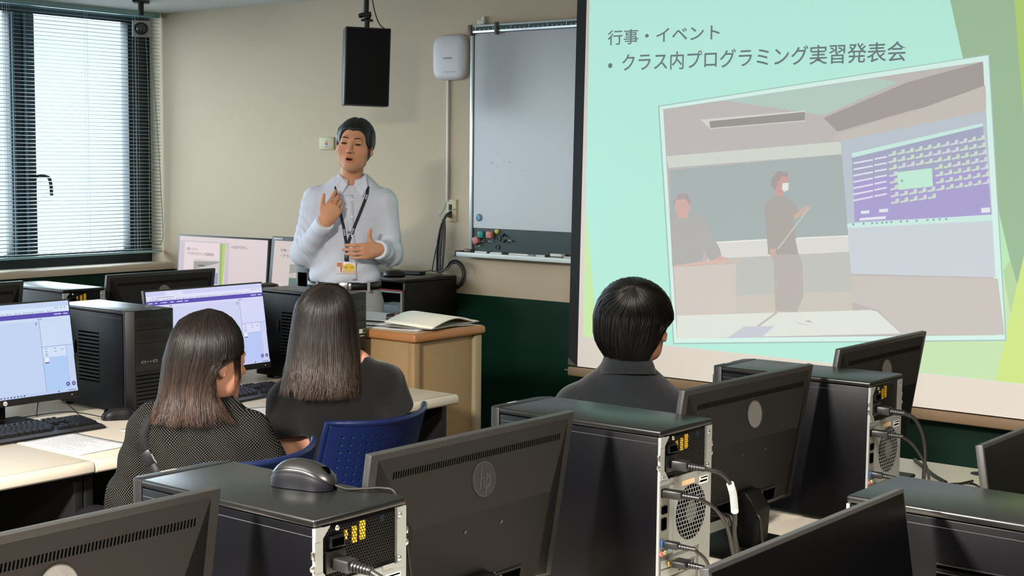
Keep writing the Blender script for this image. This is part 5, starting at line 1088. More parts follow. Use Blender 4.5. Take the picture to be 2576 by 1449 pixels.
# ------------------------------------------------------------------ figures: blended solids -> one continuous skin
class Field:
    """Signed-distance grid: rounded limbs and ovals blended together, then skinned as one mesh."""
    def __init__(s, lo, hi, h):
        s.h = h; s.lo = np.array(lo, float); s.n = np.ceil((np.array(hi)-s.lo)/h).astype(int)+1
        s.d = np.full(s.n, 0.5, np.float32)
    def _reg(s, lo, hi):
        a = np.clip(np.floor((np.array(lo)-s.lo)/s.h).astype(int), 0, s.n-1)
        b = np.clip(np.ceil((np.array(hi)-s.lo)/s.h).astype(int)+1, 1, s.n)
        sl = tuple(slice(a[i], b[i]) for i in range(3))
        ax = [(s.lo[i]+s.h*np.arange(a[i], b[i])).astype(np.float32) for i in range(3)]
        return sl, ax[0][:, None, None], ax[1][None, :, None], ax[2][None, None, :]
    def _mix(s, sl, g, k, sub):
        D = s.d[sl]
        if sub:
            g = -g
            if k > 0: hh = np.maximum(k-np.abs(D-g), 0)/k; s.d[sl] = np.maximum(D, g)+hh*hh*k*0.25
            else: s.d[sl] = np.maximum(D, g)
        else:
            if k > 0: hh = np.maximum(k-np.abs(D-g), 0)/k; s.d[sl] = np.minimum(D, g)-hh*hh*k*0.25
            else: s.d[sl] = np.minimum(D, g)
    def cap(s, a, b, ra, rb=None, k=0.02, sub=False):
        rb = ra if rb is None else rb
        a = np.array(a, float); b = np.array(b, float); m = max(ra, rb)+k+3*s.h+0.02
        sl, X, Y, Z = s._reg(np.minimum(a, b)-m, np.maximum(a, b)+m)
        ab = b-a; L = max(ab@ab, 1e-9)
        t = np.clip(((X-a[0])*ab[0]+(Y-a[1])*ab[1]+(Z-a[2])*ab[2])/L, 0, 1)
        g = np.sqrt((X-a[0]-t*ab[0])**2+(Y-a[1]-t*ab[1])**2+(Z-a[2]-t*ab[2])**2)-(ra+(rb-ra)*t)
        s._mix(sl, g, k, sub); return s
    def ell(s, c, r, k=0.02, R=None, sub=False):
        c = np.array(c, float); r = np.array(r, float); m = r.max()+k+3*s.h+0.02
        sl, X, Y, Z = s._reg(c-m, c+m)
        x, y, z = X-c[0], Y-c[1], Z-c[2]
        if R is not None:
            R = np.array(R); x, y, z = (R[0, 0]*x+R[1, 0]*y+R[2, 0]*z, R[0, 1]*x+R[1, 1]*y+R[2, 1]*z, R[0, 2]*x+R[1, 2]*y+R[2, 2]*z)
        k0 = np.sqrt((x/r[0])**2+(y/r[1])**2+(z/r[2])**2); k1 = np.sqrt((x/r[0]**2)**2+(y/r[1]**2)**2+(z/r[2]**2)**2)
        g = k0*(k0-1.0)/np.maximum(k1, 1e-6)
        s._mix(sl, g.astype(np.float32), k, sub); return s
    def plane(s, p, n, k=0.0):
        """keep the side where (x-p).n < 0"""
        sl, X, Y, Z = s._reg(s.lo, s.lo+s.n*s.h)
        g = (X-p[0])*n[0]+(Y-p[1])*n[1]+(Z-p[2])*n[2]
        s.d = np.maximum(s.d, g.astype(np.float32)); return s
    def cut(s, p, n, c, R):
        """trim by a plane, but only within R of c"""
        c = np.array(c, float); sl, X, Y, Z = s._reg(c-R, c+R)
        g = (X-p[0])*n[0]+(Y-p[1])*n[1]+(Z-p[2])*n[2]
        w = (X-c[0])**2+(Y-c[1])**2+(Z-c[2])**2 < R*R
        s.d[sl] = np.where(w, np.maximum(s.d[sl], g), s.d[sl]); return s
    def ripple(s, fn):
        sl, X, Y, Z = s._reg(s.lo, s.lo+s.n*s.h)
        near = np.abs(s.d) < 0.03
        s.d = np.where(near, s.d+fn(X, Y, Z).astype(np.float32), s.d); return s
    def skin(s):
        d = s.d; ins = d < 0
        c = [ins[i:d.shape[0]-1+i, j:d.shape[1]-1+j, k:d.shape[2]-1+k] for i in (0, 1) for j in (0, 1) for k in (0, 1)]
        tot = sum(q.astype(np.int8) for q in c)
        act = np.argwhere((tot > 0) & (tot < 8))
        idx = np.full(np.array(d.shape)-1, -1, np.int64); idx[act[:, 0], act[:, 1], act[:, 2]] = np.arange(len(act))
        off = np.array([(i, j, k) for i in (0, 1) for j in (0, 1) for k in (0, 1)])
        val = np.stack([d[act[:, 0]+o[0], act[:, 1]+o[1], act[:, 2]+o[2]] for o in off], 1)
        P = np.zeros((len(act), 3)); cnt = np.zeros(len(act))
        for a in range(8):
            for b in range(a+1, 8):
                if np.abs(off[a]-off[b]).sum() != 1: continue
                va, vb = val[:, a], val[:, b]; m = (va < 0) != (vb < 0)
                t = np.where(m, va/np.where(m, va-vb, 1), 0)
                P += np.where(m[:, None], off[a]+t[:, None]*(off[b]-off[a]), 0); cnt += m
        P = (P/cnt[:, None]+act)*s.h+s.lo
        F = []
        sh = np.array(d.shape)
        for ax in range(3):
            u, v = [(1, 2), (2, 0), (0, 1)][ax]
            A = ins; sl0 = [slice(None)]*3; sl1 = [slice(None)]*3
            sl0[ax] = slice(0, -1); sl1[ax] = slice(1, None)
            a0 = A[tuple(sl0)]; a1 = A[tuple(sl1)]
            e = np.argwhere(a0 != a1)
            e = e[(e[:, u] > 0) & (e[:, v] > 0) & (e[:, u] < sh[u]-1) & (e[:, v] < sh[v]-1)]
            fl = a0[e[:, 0], e[:, 1], e[:, 2]]
            def ci(du, dv):
                q = e.copy(); q[:, u] -= du; q[:, v] -= dv
                return idx[q[:, 0], q[:, 1], q[:, 2]]
            q = np.stack([ci(1, 1), ci(0, 1), ci(0, 0), ci(1, 0)], 1)
            q = np.where(fl[:, None], q, q[:, ::-1]); F.append(q)
        F = np.concatenate(F); F = F[(F >= 0).all(1)]
        return P, F
    def build(s, name, material, parent, color=None, relax=1):
        P, F = s.skin()
        # keep only the largest connected piece
        par = np.arange(len(P))
        e = np.concatenate([F[:, [0, 1]], F[:, [1, 2]], F[:, [2, 3]]])
        while True:
            m = np.minimum(par[e[:, 0]], par[e[:, 1]]); p2 = par.copy()
            np.minimum.at(p2, e[:, 0], m); np.minimum.at(p2, e[:, 1], m); p2 = p2[p2]
            if (p2 == par).all(): break
            par = p2
        ids, ct_ = np.unique(par, return_counts=True); keep = par == ids[ct_.argmax()]
        mp = np.cumsum(keep)-1; F = mp[F[keep[F[:, 0]]]]; P = P[keep]
        for _ in range(relax):
            acc = np.zeros_like(P); n = np.zeros(len(P))
            for a in range(4):
                i, j = F[:, a], F[:, (a+1) % 4]
                np.add.at(acc, i, P[j]); np.add.at(n, i, 1); np.add.at(acc, j, P[i]); np.add.at(n, j, 1)
            P = 0.5*P+0.5*acc/np.maximum(n, 1)[:, None]
        me = bpy.data.meshes.new(name)
        me.vertices.add(len(P)); me.vertices.foreach_set('co', P.astype(np.float32).ravel())
        me.loops.add(F.size); me.loops.foreach_set('vertex_index', F.astype(np.int32).ravel())
        me.polygons.add(len(F)); me.polygons.foreach_set('loop_start', np.arange(0, F.size, 4, dtype=np.int32))
        me.update(calc_edges=True); me.validate()
        me.polygons.foreach_set('use_smooth', [True]*len(me.polygons))
        if color is not None:
            ca = me.color_attributes.new('Col', 'FLOAT_COLOR', 'POINT')
            ca.data.foreach_set('color', color(P).astype(np.float32).ravel())
        me.materials.append(material)
        o = bpy.data.objects.new(name, me); C.objects.link(o); o.parent = parent
        return o

def rotm(yaw=0, pitch=0, roll=0):
    """canonical head/hand faces -y; yaw about z, pitch (nod) about x, roll about y"""
    return np.array((Matrix.Rotation(yaw, 3, 'Z') @ Matrix.Rotation(roll, 3, 'Y') @ Matrix.Rotation(pitch, 3, 'X')))
def head(F, c, R, sc=1.0, neck=None, mouth=True, k=1.0):
    c = np.array(c, float)
    T = lambda p: c+R @ (np.array(p, float)*sc)
    E = lambda p, r, kk=0.02, sub=False: F.ell(T(p), np.array(r)*sc, kk, R, sub)
    K = lambda a, b, ra, rb, kk=0.01, sub=False: F.cap(T(a), T(b), ra*sc, rb*sc, kk, sub)
    E((0, 0.014, 0.035), (0.074, 0.094, 0.088)); E((0, -0.026, -0.028), (0.058, 0.062, 0.088), 0.03)
    E((0, -0.047, -0.074), (0.038, 0.040, 0.036), 0.03); E((0, -0.076, -0.098), (0.022, 0.016, 0.016), 0.025)
    for s in (-1, 1):
        E((s*0.043, -0.056, -0.022), (0.026, 0.022, 0.026), 0.025)
        E((s*0.046, -0.020, -0.066), (0.014, 0.028, 0.024), 0.03)
    K((-0.034, -0.083, 0.026), (0.034, -0.083, 0.026), 0.011, 0.011, 0.02)
    for s in (-1, 1):
        E((s*0.032, -0.098, 0.008), (0.018, 0.014, 0.011), 0.014, True)
        E((s*0.032, -0.079, 0.0075), (0.018, 0.011, 0.011), 0.005)
    K((0, -0.088, 0.014), (0, -0.108, -0.024), 0.0075, 0.0105, 0.014); E((0, -0.108, -0.029), (0.0105, 0.011, 0.009), 0.008)
    for s in (-1, 1): E((s*0.0115, -0.100, -0.031), (0.0075, 0.009, 0.007), 0.006)
    if mouth:
        E((0, -0.089, -0.0560), (0.021, 0.009, 0.0055), 0.010); E((0, -0.087, -0.0735), (0.017, 0.010, 0.0065), 0.010)
        E((0, -0.102, -0.0645), (0.0135, 0.016, 0.0052), 0.003, True)
    for s in (-1, 1):
        e = np.array(Matrix.Rotation(s*0.45, 3, 'Z')); Re = R @ e
        F.ell(T((s*0.077, 0.008, -0.004)), np.array((0.007, 0.018, 0.031))*sc, 0.006, Re)
        F.ell(T((s*0.084, 0.002, 0.000)), np.array((0.006, 0.010, 0.018))*sc, 0.005, Re, True)
        F.ell(T((s*0.078, 0.006, -0.030)), np.array((0.006, 0.009, 0.009))*sc, 0.008, Re)
    return T
def hand(F, w, fz, tx, curls, thumb, sc=1.0, k=0.008):
    """w wrist point, fz towards the fingers, tx towards the thumb side; curls = bend per finger; palm faces fz x tx (times s)"""
    w = np.array(w, float); fz = np.array(fz, float); fz /= np.linalg.norm(fz)
    tx = np.array(tx, float); tx -= fz*(tx@fz); tx /= np.linalg.norm(tx)
    pn = thumb['palm']; pn = np.array(pn, float); pn -= fz*(pn@fz); pn -= tx*(pn@tx); pn /= np.linalg.norm(pn)
    P = lambda a, b, c: w+(tx*a+pn*b+fz*c)*sc
    spread = (0.031, 0.011, -0.009, -0.028); base = (0.086, 0.090, 0.086, 0.077); rad = (0.0092, 0.0094, 0.0090, 0.0080)
    F.ell(P(0.001, 0.0, 0.048), (0.040*sc, 0.0155*sc, 0.050*sc), 0.012, np.stack([tx, pn, fz], 1))
    F.cap(P(0, 0, -0.03), P(0, 0, 0.03), 0.026*sc, 0.027*sc, 0.02)
    L = ((0.043, 0.026, 0.021), (0.047, 0.030, 0.022), (0.043, 0.028, 0.021), (0.034, 0.021, 0.019))
    for i in range(4):
        p = P(spread[i], 0, base[i]); F.cap(P(spread[i]*0.5, 0, 0.03), p, 0.0125*sc, 0.0115*sc, 0.012)
        a = 0.0; r = rad[i]*sc
        for j in range(3):
            a += curls[i][j]
            d = fz*math.cos(a)+pn*math.sin(a)+tx*(spread[i]*1.6)*(1 if j == 0 else 0.4)*math.cos(a)
            q = p+d/np.linalg.norm(d)*L[i][j]*sc
            F.cap(p, q, r, r*0.90, 0.004); p = q; r *= 0.92
    a, b, c, d = [P(*q) for q in thumb['pts']]
    F.cap(a, b, 0.0165*sc, 0.0135*sc, 0.015); F.cap(b, c, 0.0115*sc, 0.0100*sc, 0.006); F.cap(c, d, 0.0100*sc, 0.0082*sc, 0.005)

def skin_material(name, col):
    m = attr_mat(name, 0.6, spec=0.25)
    b = m.node_tree.nodes['Principled BSDF']
    b.inputs['Subsurface Weight'].default_value = 0.12; b.inputs['Subsurface Radius'].default_value = (0.01, 0.004, 0.002); b.inputs['Subsurface Scale'].default_value = 0.5
    return m
def cloth(name, col, rough=0.85, weave=1200, amt=0.25, sheen=0.0):
    m = mat(name, col, rough, bump=amt, bscale=weave, spec=0.2)
    if sheen: m.node_tree.nodes['Principled BSDF'].inputs['Sheen Weight'].default_value = sheen
    return m
def hair_material(name, rough=0.38, spec=0.5):
    m = attr_mat(name, rough, spec=spec)
    return m
def surf(o):
    from mathutils.bvhtree import BVHTree
    me = o.data
    return BVHTree.FromPolygons([v.co.copy() for v in me.vertices], [tuple(p.vertices) for p in me.polygons])

def hair_shell(name, parent, levels, tr, tl, material, cols, nstr, seed, bottom_jit=0.03, thick=0.004, crown=None, flick=0.012, tip=None, fuzz=0.004, rw=0.0009, low=None, jit_=0.035, tilt=0, zc=0.0):
    """Hair laid out as stacked oval sections [(z, cx, cy, rx, ry)] from crown to ends; tr/tl give, per section, how far the
    hair reaches round to each side (radians from the back). A lining follows the sections and separate strands lie over it."""
    rnd = random.Random(seed); TH0, TH1 = -max(tl), max(tr); RM = max(l[3] for l in levels[:7])
    clump = [(rnd.gauss(0, 1), rnd.gauss(0, 1)) for _ in range(90)]
    zs = np.array([l[0] for l in levels]); A = np.array(levels)
    def sec(t):
        """t in 0..1 along the length (crown to ends)"""
        f = t*(len(levels)-1); i = min(int(f), len(levels)-2); q = f-i
        def cr(k):
            p0, p1, p2, p3 = A[max(0, i-1), k], A[i, k], A[i+1, k], A[min(len(levels)-1, i+2), k]
            return 0.5*((2*p1)+(p2-p0)*q+(2*p0-5*p1+4*p2-p3)*q*q+(3*p1-p0-3*p2+p3)*q**3)
        return [cr(k) for k in range(5)]+[tr[i]+(tr[i+1]-tr[i])*q, tl[i]+(tl[i+1]-tl[i])*q]
    def pt(t, s, off=0.0):
        z, cx, cy, rx, ry, R, L = sec(t)
        th = TH0+(TH1-TH0)*s
        jit = 0.22*(math.sin(s*977.0)*0.5+0.5)
        th = max(-L+jit*(th < -L), min(R-jit*(th > R), th))
        fl_ = max(0.0, 1.0-rx/RM)
        p = Vector((cx+(rx+off*(1-fl_))*math.sin(th), cy-(ry+off*(1-fl_))*math.cos(th), z+off*fl_*1.6))
        if tilt and z > zc:
            q = min(1.0, (z-zc)/(zs[0]-zc)); a = math.radians(tilt)*q*q*(3-2*q)
            c0 = Vector((levels[4][1], levels[4][2], zc)); d = p-c0
            p = c0+Vector((d.x, d.y*math.cos(a)-d.z*math.sin(a), d.y*math.sin(a)+d.z*math.cos(a)))
        return p
    nt_, ns = 26, 40
    tl_ = lambda i: (low(i/ns) if low else 1.0)-0.13
    mb = MB(); vs = [pt(j/nt_*tl_(i), i/ns, -0.0045) for j in range(nt_+1) for i in range(ns+1)]
    cc = []
    fs = [(j*(ns+1)+i, j*(ns+1)+i+1, (j+1)*(ns+1)+i+1, (j+1)*(ns+1)+i) for j in range(nt_) for i in range(ns)]
    def shade(t, v): 
        a = np.array(cols[0], float); b = np.array(cols[1], float); w = max(0, (t-0.5)/0.5)**1.3
        return tuple(np.clip((a+(b-a)*w)*v, 0, 255))
    o_ = 0
    mb.add(vs, [], None)
    for f, j in zip(fs, [j for j in range(nt_) for i in range(ns)]):
        mb.f.append(f); mb.c.append(shade(j/nt_, 0.6)); mb.s.append(True)
    hb = mb.build(name, material, parent)
    md = hb.modifiers.new('thickness', 'SOLIDIFY'); md.thickness = thick
    mb = MB(); V = []; Fq = []; Cq = []
    for q in range(nstr):
        s = rnd.random(); ph = rnd.random()*6.28
        t0 = 0.0 if rnd.random() < 0.75 else rnd.random()*0.35
        ck = clump[int(s*89.99)]; t1 = 1.0+jit_*ck[0]-abs(rnd.gauss(0, 0.045))
        if low: t1 += low(s)-1.0
        t1 = min(1.0, t1)
        if t1 - t0 < 0.2: continue
        lift = 0.0005+fuzz*rnd.random()**2; v = 0.65+0.75*rnd.random()**1.5
        w = rw*(0.6+0.8*rnd.random()); ds = (rnd.random()-0.5)*0.05; n = 11; sw = 0.004*rnd.random()
        base = len(V)
        for k in range(n+1):
            t = t0+(t1-t0)*k/n
            u = min(1, max(0, s+ds*t*t+sw*math.sin(t*7+ph)+flick*0.9*ck[1]*t**5))
            p = pt(min(t, 1.0), u, lift+(flick*(rnd.random()-0.3)*t**6 if k >= n-1 else 0))
            p2 = pt(min(t, 1.0), min(1, u+0.004) if u < 0.99 else u-0.004, lift)
            e = (p2-pt(min(t, 1.0), u, lift)); e = e.normalized() if e.length > 1e-7 else Vector((1, 0, 0))
            cen = Vector((sec(min(t, 1.0))[1], sec(min(t, 1.0))[2], p.z-0.02)); nn = (p-cen).normalized()
            ww = w*(1.0 if k < n-2 else (n-k+0.15)/2.3)
            V += [p-e*ww, p+nn*ww*0.9, p+e*ww]
            if k:
                a = base+(k-1)*3; b = base+k*3
                for c_ in ((a, a+1, b+1, b), (a+1, a+2, b+2, b+1)):
                    Fq.append(c_); Cq.append(shade(t, v))
    mb.v = V; mb.f = Fq; mb.c = Cq; mb.s = [True]*len(Fq)
    me = bpy.data.meshes.new('hair_strands'); me.from_pydata(V, [], Fq)
    ca = me.color_attributes.new('Col', 'FLOAT_COLOR', 'CORNER')
    cl = np.array([rgb(c_) for c_ in Cq], np.float32).repeat(4, 0); ca.data.foreach_set('color', cl.ravel())
    me.polygons.foreach_set('use_smooth', [True]*len(Fq)); me.materials.append(material); me.update()
    so = bpy.data.objects.new('hair_strands', me); C.objects.link(so); so.parent = hb; so['kind'] = 'stuff'
    return hb

def skin_col(base, extra=None):
    b = np.array(rgb(base)[:3])
    def fn(P):
        c = np.ones((len(P), 4)); c[:, :3] = b
        n = np.sin(P[:, 0]*310)*np.sin(P[:, 1]*270)*np.sin(P[:, 2]*290); c[:, :3] *= (1+0.03*n)[:, None]
        if extra: extra(P, c)
        return c
    return fn
# ------------------------------------------------------------------ the teacher (local frame: x to the right of the picture, -y towards the class)
m_skin = skin_material('skin', None)
tch = thing('person', 'standing person in a pale blue shirt with a lanyard and one hand raised', 'person', (-4.594, 4.613, 0), YAW)
HC = (0.006, -0.004, 1.630); HR = rotm(math.radians(-6), math.radians(-2), math.radians(6))
F = Field((-0.32, -0.30, -0.01), (0.27, 0.20, 1.79), 0.0036)
F.cap((-0.024, 0.045, 1.40), (-0.004, 0.022, 1.575), 0.056, 0.047, 0.02)
T = head(F, HC, HR, 0.98)
# trunk, legs, feet
F.ell((-0.028, 0.035, 1.30), (0.150, 0.095, 0.17), 0.04); F.ell((-0.043, 0.03, 1.08), (0.135, 0.09, 0.16), 0.05)
F.cap((-0.165, 0.03, 1.385), (-0.03, 0.03, 1.42), 0.042, 0.042, 0.05); F.cap((0.122, 0.03, 1.380), (0.0, 0.03, 1.42), 0.042, 0.042, 0.05)
F.ell((-0.045, 0.035, 0.93), (0.150, 0.10, 0.11), 0.05)
for s, kx in ((-1, -0.125), (1, 0.055)):
    hx_ = -0.045+s*0.082
    F.cap((hx_, 0.03, 0.90), (kx-0.005 if s < 0 else 0.062, 0.01, 0.50), 0.082, 0.056, 0.03)
    F.cap((kx-0.005 if s < 0 else 0.062, 0.01, 0.50), (kx-0.01 if s < 0 else 0.07, 0.045, 0.09), 0.054, 0.036, 0.02)
    fx = kx-0.01 if s < 0 else 0.07
    F.cap((fx, 0.06, 0.045), (fx+s*0.025, -0.11, 0.032), 0.038, 0.030, 0.02)
# arms
SR, ER, WR = (-0.172, 0.035, 1.380), (-0.222, 0.0, 1.150), (-0.112, -0.155, 1.292)
SL, EL, WL = (0.132, 0.035, 1.375), (0.160, 0.03, 1.150), (0.122, -0.135, 1.176)
for a, b, c_ in ((SR, ER, WR), (SL, EL, WL)):
    F.cap(a, b, 0.048, 0.040, 0.02); F.cap(b, c_, 0.040, 0.026, 0.02)
hand(F, WR, (0.52, -0.05, 0.80), (-0.80, -0.10, 0.50), ((0.45, 0.5, 0.3), (0.62, 0.65, 0.4), (0.75, 0.75, 0.5), (0.85, 0.8, 0.5)),
     dict(palm=(0.1, 1, 0), pts=((0.018, 0.006, 0.022), (0.044, 0.006, 0.050), (0.060, 0.0, 0.082), (0.070, -0.004, 0.108))), 0.97)
hand(F, WL, (-0.74, -0.66, -0.06), (0.05, 0.0, 1.0), ((0.25, 0.4, 0.25), (0.35, 0.5, 0.3), (0.40, 0.55, 0.35), (0.45, 0.6, 0.4)),
     dict(palm=(-0.66, 0.74, 0.1), pts=((0.018, 0.008, 0.022), (0.046, 0.010, 0.038), (0.076, 0.004, 0.046), (0.100, -0.004, 0.044))), 0.92)
def tint(P, c):
    q = (P-np.array(HC)) @ HR/0.98
    x, y, z = q[:, 0], q[:, 1], q[:, 2]
    fr = y < -0.05
    lip = fr & (np.abs(x) < 0.0215*np.sqrt(np.clip(1-((z+0.065)/0.0165)**2, 0, 1))) & (z > -0.081) & (z < -0.050) & (y < -0.082)
    c[lip, :3] = c[lip, :3]*np.array((0.86, 0.64, 0.60))
    mo = fr & (np.abs(x) < 0.0135) & (np.abs(z+0.0645) < 0.0046) & (y > -0.1) & (y < -0.07); c[mo, :3] = np.array(rgb((52, 22, 20))[:3])
    ck = np.exp(-(((np.abs(x)-0.042)/0.020)**2+((z+0.022)/0.022)**2))*fr; c[:, :3] *= 1-ck[:, None]*np.array((0.0, 0.12, 0.12))
    br = np.exp(-((x/0.034)**2+((z+0.085)/0.03)**2))*fr*0.12*(~lip); c[:, :3] *= (1-br)[:, None]
    ns = fr & (np.abs(np.abs(x)-0.0065) < 0.0035) & (np.abs(z+0.036) < 0.0022) & (y < -0.095); c[ns, :3] = np.array(rgb((80, 42, 34))[:3])
F.build('body', m_skin, tch, skin_col((204, 150, 118), tint))
# hair
Hf = Field((-0.13, -0.16, 1.52), (0.15, 0.14, 1.80), 0.0034)
def HE(p, r, k=0.01, sub=False, Rm=None): Hf.ell(T(p), np.array(r)*0.98, k, HR if Rm is None else HR @ Rm, sub)
HE((0.0, 0.014, 0.038), (0.0865, 0.101, 0.0945)); HE((0.0, 0.045, -0.005), (0.078, 0.070, 0.080), 0.02)
for s in (-1, 1): HE((s*0.026, -0.105, 0.024), (0.049, 0.070, 0.052), 0.008, True)
HE((0, -0.125, -0.02), (0.084, 0.100, 0.085), 0.010, True)
HE((0, -0.030, 0.138), (0.003, 0.07, 0.012), 0.012, True)
for s in (-1, 1): HE((s*0.0765, -0.012, 0.030), (0.0085, 0.022, 0.050), 0.010)
for s in (-1, 1): HE((s*0.082, 0.004, -0.030), (0.022, 0.034, 0.036), 0.008, True)
HE((0, -0.04, -0.10), (0.12, 0.075, 0.075), 0.01, True)
HE((0, 0.08, -0.13), (0.12, 0.10, 0.060), 0.01, True)
for s in (-1, 1): HE((s*0.092, 0.045, -0.060), (0.030, 0.050, 0.062), 0.012, True)
Hf.ripple(lambda X, Y, Z: 0.0006*np.sin(X*430+np.sin(Y*60)*2+np.sin(Z*50)*2)+0.0005*np.sin(X*820+Z*110+Y*90))
m_thair = mat('black_hair', (14, 12, 11), 0.42, bump=0.35, bscale=500, spec=0.5)
Hf.build('hair', m_thair, tch)
for s in (-1, 1):
    p = [T((s*x, -0.0995+0.010*((x-0.02)/0.03)**2+0.004, z)) for x, z in ((0.012, 0.0285), (0.022, 0.0315), (0.034, 0.0325), (0.046, 0.0285))]
    e = MB().tube(spline([Vector(v) for v in p], 5), [0.0009+0.0018*math.sin(PI*min(1, (k+1)/15)) for k in range(16)], 6).build('eyebrow', m_thair, tch)
    e2 = MB().ball(T((s*0.032, -0.0875, 0.0045)), 0.0125, (1.0, 0.36, 0.30), 16, 8).build('eye', mat('dark_eye', (26, 17, 14), 0.15, spec=0.6), tch)
    p = [T((s*x, y, z)) for x, y, z in ((0.018, -0.090, 0.006), (0.026, -0.0925, 0.0092), (0.036, -0.0920, 0.0095), (0.047, -0.085, 0.0055))]
    MB().tube(spline([Vector(v) for v in p], 5), 0.0009, 6).build('eyelid_line', mat('lash_brown', (58, 34, 26), 0.6), tch)
# shirt
m_shirt = cloth('pale_blue_shirt', (203, 208, 222), 0.8, 2600, 0.15)
F = Field((-0.33, -0.28, 0.99), (0.28, 0.20, 1.50), 0.0036)
F.ell((-0.028, 0.030, 1.30), (0.172, 0.112, 0.18), 0.04); F.ell((-0.043, 0.022, 1.10), (0.152, 0.112, 0.17), 0.06)
F.ell((-0.043, 0.02, 1.045), (0.150, 0.108, 0.06), 0.04)
F.cap((-0.168, 0.035, 1.385), (-0.05, 0.035, 1.425), 0.052, 0.050, 0.05); F.cap((0.128, 0.035, 1.380), (0.03, 0.035, 1.428), 0.052, 0.050, 0.05); F.cap((-0.055, 0.035, 1.452), (0.040, 0.035, 1.456), 0.040, 0.040, 0.05)
F.cap(SR, ER, 0.064, 0.056, 0.03); F.cap(SL, EL, 0.064, 0.056, 0.03)
W2 = np.array(WR)-np.array(ER); CR = np.array(ER)+W2*0.96; F.cap(ER, CR, 0.056, 0.039, 0.025)
W3 = np.array(WL)-np.array(EL); CL = np.array(EL)+W3*0.92; F.cap(EL, CL, 0.056, 0.040, 0.025)
def folds(X, Y, Z):
    arm = np.clip((np.abs(X+0.03)-0.13)/0.05, 0, 1)
    a = 0.0022*np.sin(48*Z+35*X+9*np.sin(22*X+9*Z)+5*np.sin(31*Y))*arm
    b = 0.0032*np.sin(42*X+10*np.sin(9*Z)+18*Z)*np.clip((1.30-Z)/0.2, 0, 1)*(1-arm)
    c = 0.0030*np.sin(95*Z+60*X)*np.exp(-(((X+0.20)/0.07)**2+((Z-1.20)/0.06)**2))
    d = 0.0030*np.sin(90*Z-60*X)*np.exp(-(((X-0.16)/0.06)**2+((Z-1.19)/0.05)**2))
    return a+b+c+d+0.0012*np.sin(40*X*np.cos(5*Z)+33*Z)
F.ripple(folds)
F.cut(CR+W2/np.linalg.norm(W2)*0.012, W2/np.linalg.norm(W2), CR, 0.065); F.cut(CL+W3/np.linalg.norm(W3)*0.012, W3/np.linalg.norm(W3), CL, 0.065)
F.plane((0, 0, 1.022), (0, 0, -1))
F.cap((-0.012, 0.03, 1.44), (-0.004, 0.02, 1.60), 0.062, 0.060, 0.0, True)
shirt = F.build('shirt', m_shirt, tch, relax=1)
sb = surf(shirt)
def front(x, z, off=0.0015):
    h = sb.ray_cast(Vector((x, -0.6, z)), Vector((0, 1, 0)))
    return Vector((x, (h[0].y if h[0] is not None else -0.06)-off, z))
m_shirt2 = cloth('shirt_collar_white', (214, 220, 236), 0.8, 2600, 0.15)
# cuffs
for cc, dv in ((CR, W2), (CL, W3)):
    d = dv/np.linalg.norm(dv); a = Vector(cc-d*0.030); b = Vector(cc+d*0.020)
    MB().lathe([(0.0430, 0), (0.0437, 0.002), (0.0425, 0.048), (0.041, 0.050), (0.036, 0.0495)], a, Vector(d), n=28).build('cuff', m_shirt2, shirt)
# collar: a standing band with two flaps
nk = Vector((-0.007, 0.028, 1.464))
mb = MB(); n = 30
vs = []
for j, (rz, rr) in enumerate(((0.0, 0.071), (0.022, 0.068), (0.040, 0.066), (0.036, 0.071), (0.010, 0.079))):
    for i in range(n+1):
        a = -PI/2+0.22+(2*PI-0.44)*i/n
        fr_ = math.sin(a) # -1 front
        vs.append((nk.x+rr*math.cos(a)*1.0, nk.y+rr*math.sin(a)*0.98, nk.z+rz-0.026*max(0, -fr_)**2+0.004*max(0, fr_)))
fs = [(j*(n+1)+i, j*(n+1)+i+1, (j+1)*(n+1)+i+1, (j+1)*(n+1)+i) for j in range(4) for i in range(n)]
mb.add(vs, fs, None, True)
col = mb.build('collar', m_shirt2, shirt); col.modifiers.new('thickness', 'SOLIDIFY').thickness = 0.0022
for s in (-1, 1):
    q2 = {-1: [(-0.020, 1.462), (-0.068, 1.515), (-0.073, 1.452), (-0.054, 1.405)], 1: [(0.006, 1.462), (0.056, 1.508), (0.066, 1.452), (0.044, 1.402)]}[s]
    q = [Vector((x, {0: -0.052, 1: -0.012, 2: -0.030, 3: -0.05}[i], z)) for i, (x, z) in enumerate(q2)]
    q[2].y = min(-0.030, front(q[2].x, min(q[2].z, 1.42), 0.006).y); q[3].y = min(-0.05, front(q[3].x, q[3].z, 0.006).y)
    m_ = MB(); g = 6; gv = []
    for j in range(g+1):
        for i in range(g+1):
            u, v = i/g, j/g
            p = (q[0]*(1-u)+q[1]*u)*(1-v)+(q[3]*(1-u)+q[2]*u)*v
            pf = front(p.x, min(p.z, 1.44), 0.005)
            if p.z < 1.42: p.y = min(p.y, pf.y)
            gv.append(p)
    m_.add(gv, [(j*(g+1)+i, j*(g+1)+i+1, (j+1)*(g+1)+i+1, (j+1)*(g+1)+i) for j in range(g) for i in range(g)], None, True)
    fl = m_.build('collar_flap', m_shirt2, shirt); fl.modifiers.new('thickness', 'SOLIDIFY').thickness = 0.0025
def ribbon(pts, w, off, nm, m, parent, th=0.0012, dirn=None):
    """strip laid over the shirt front along pts [(x, z)]"""
    P = [front(x, z, off) for x, z in pts]; vs = []
    for i, p in enumerate(P):
        t = (P[min(len(P)-1, i+1)]-P[max(0, i-1)]).normalized(); e = t.cross(Vector((0, -1, 0))).normalized()
        vs += [p-e*w/2, p+e*w/2]
    o = MB().add(vs, [(2*i, 2*i+1, 2*i+3, 2*i+2) for i in range(len(P)-1)], None, True).build(nm, m, parent)
    o.modifiers.new('thickness', 'SOLIDIFY').thickness = th
    return o
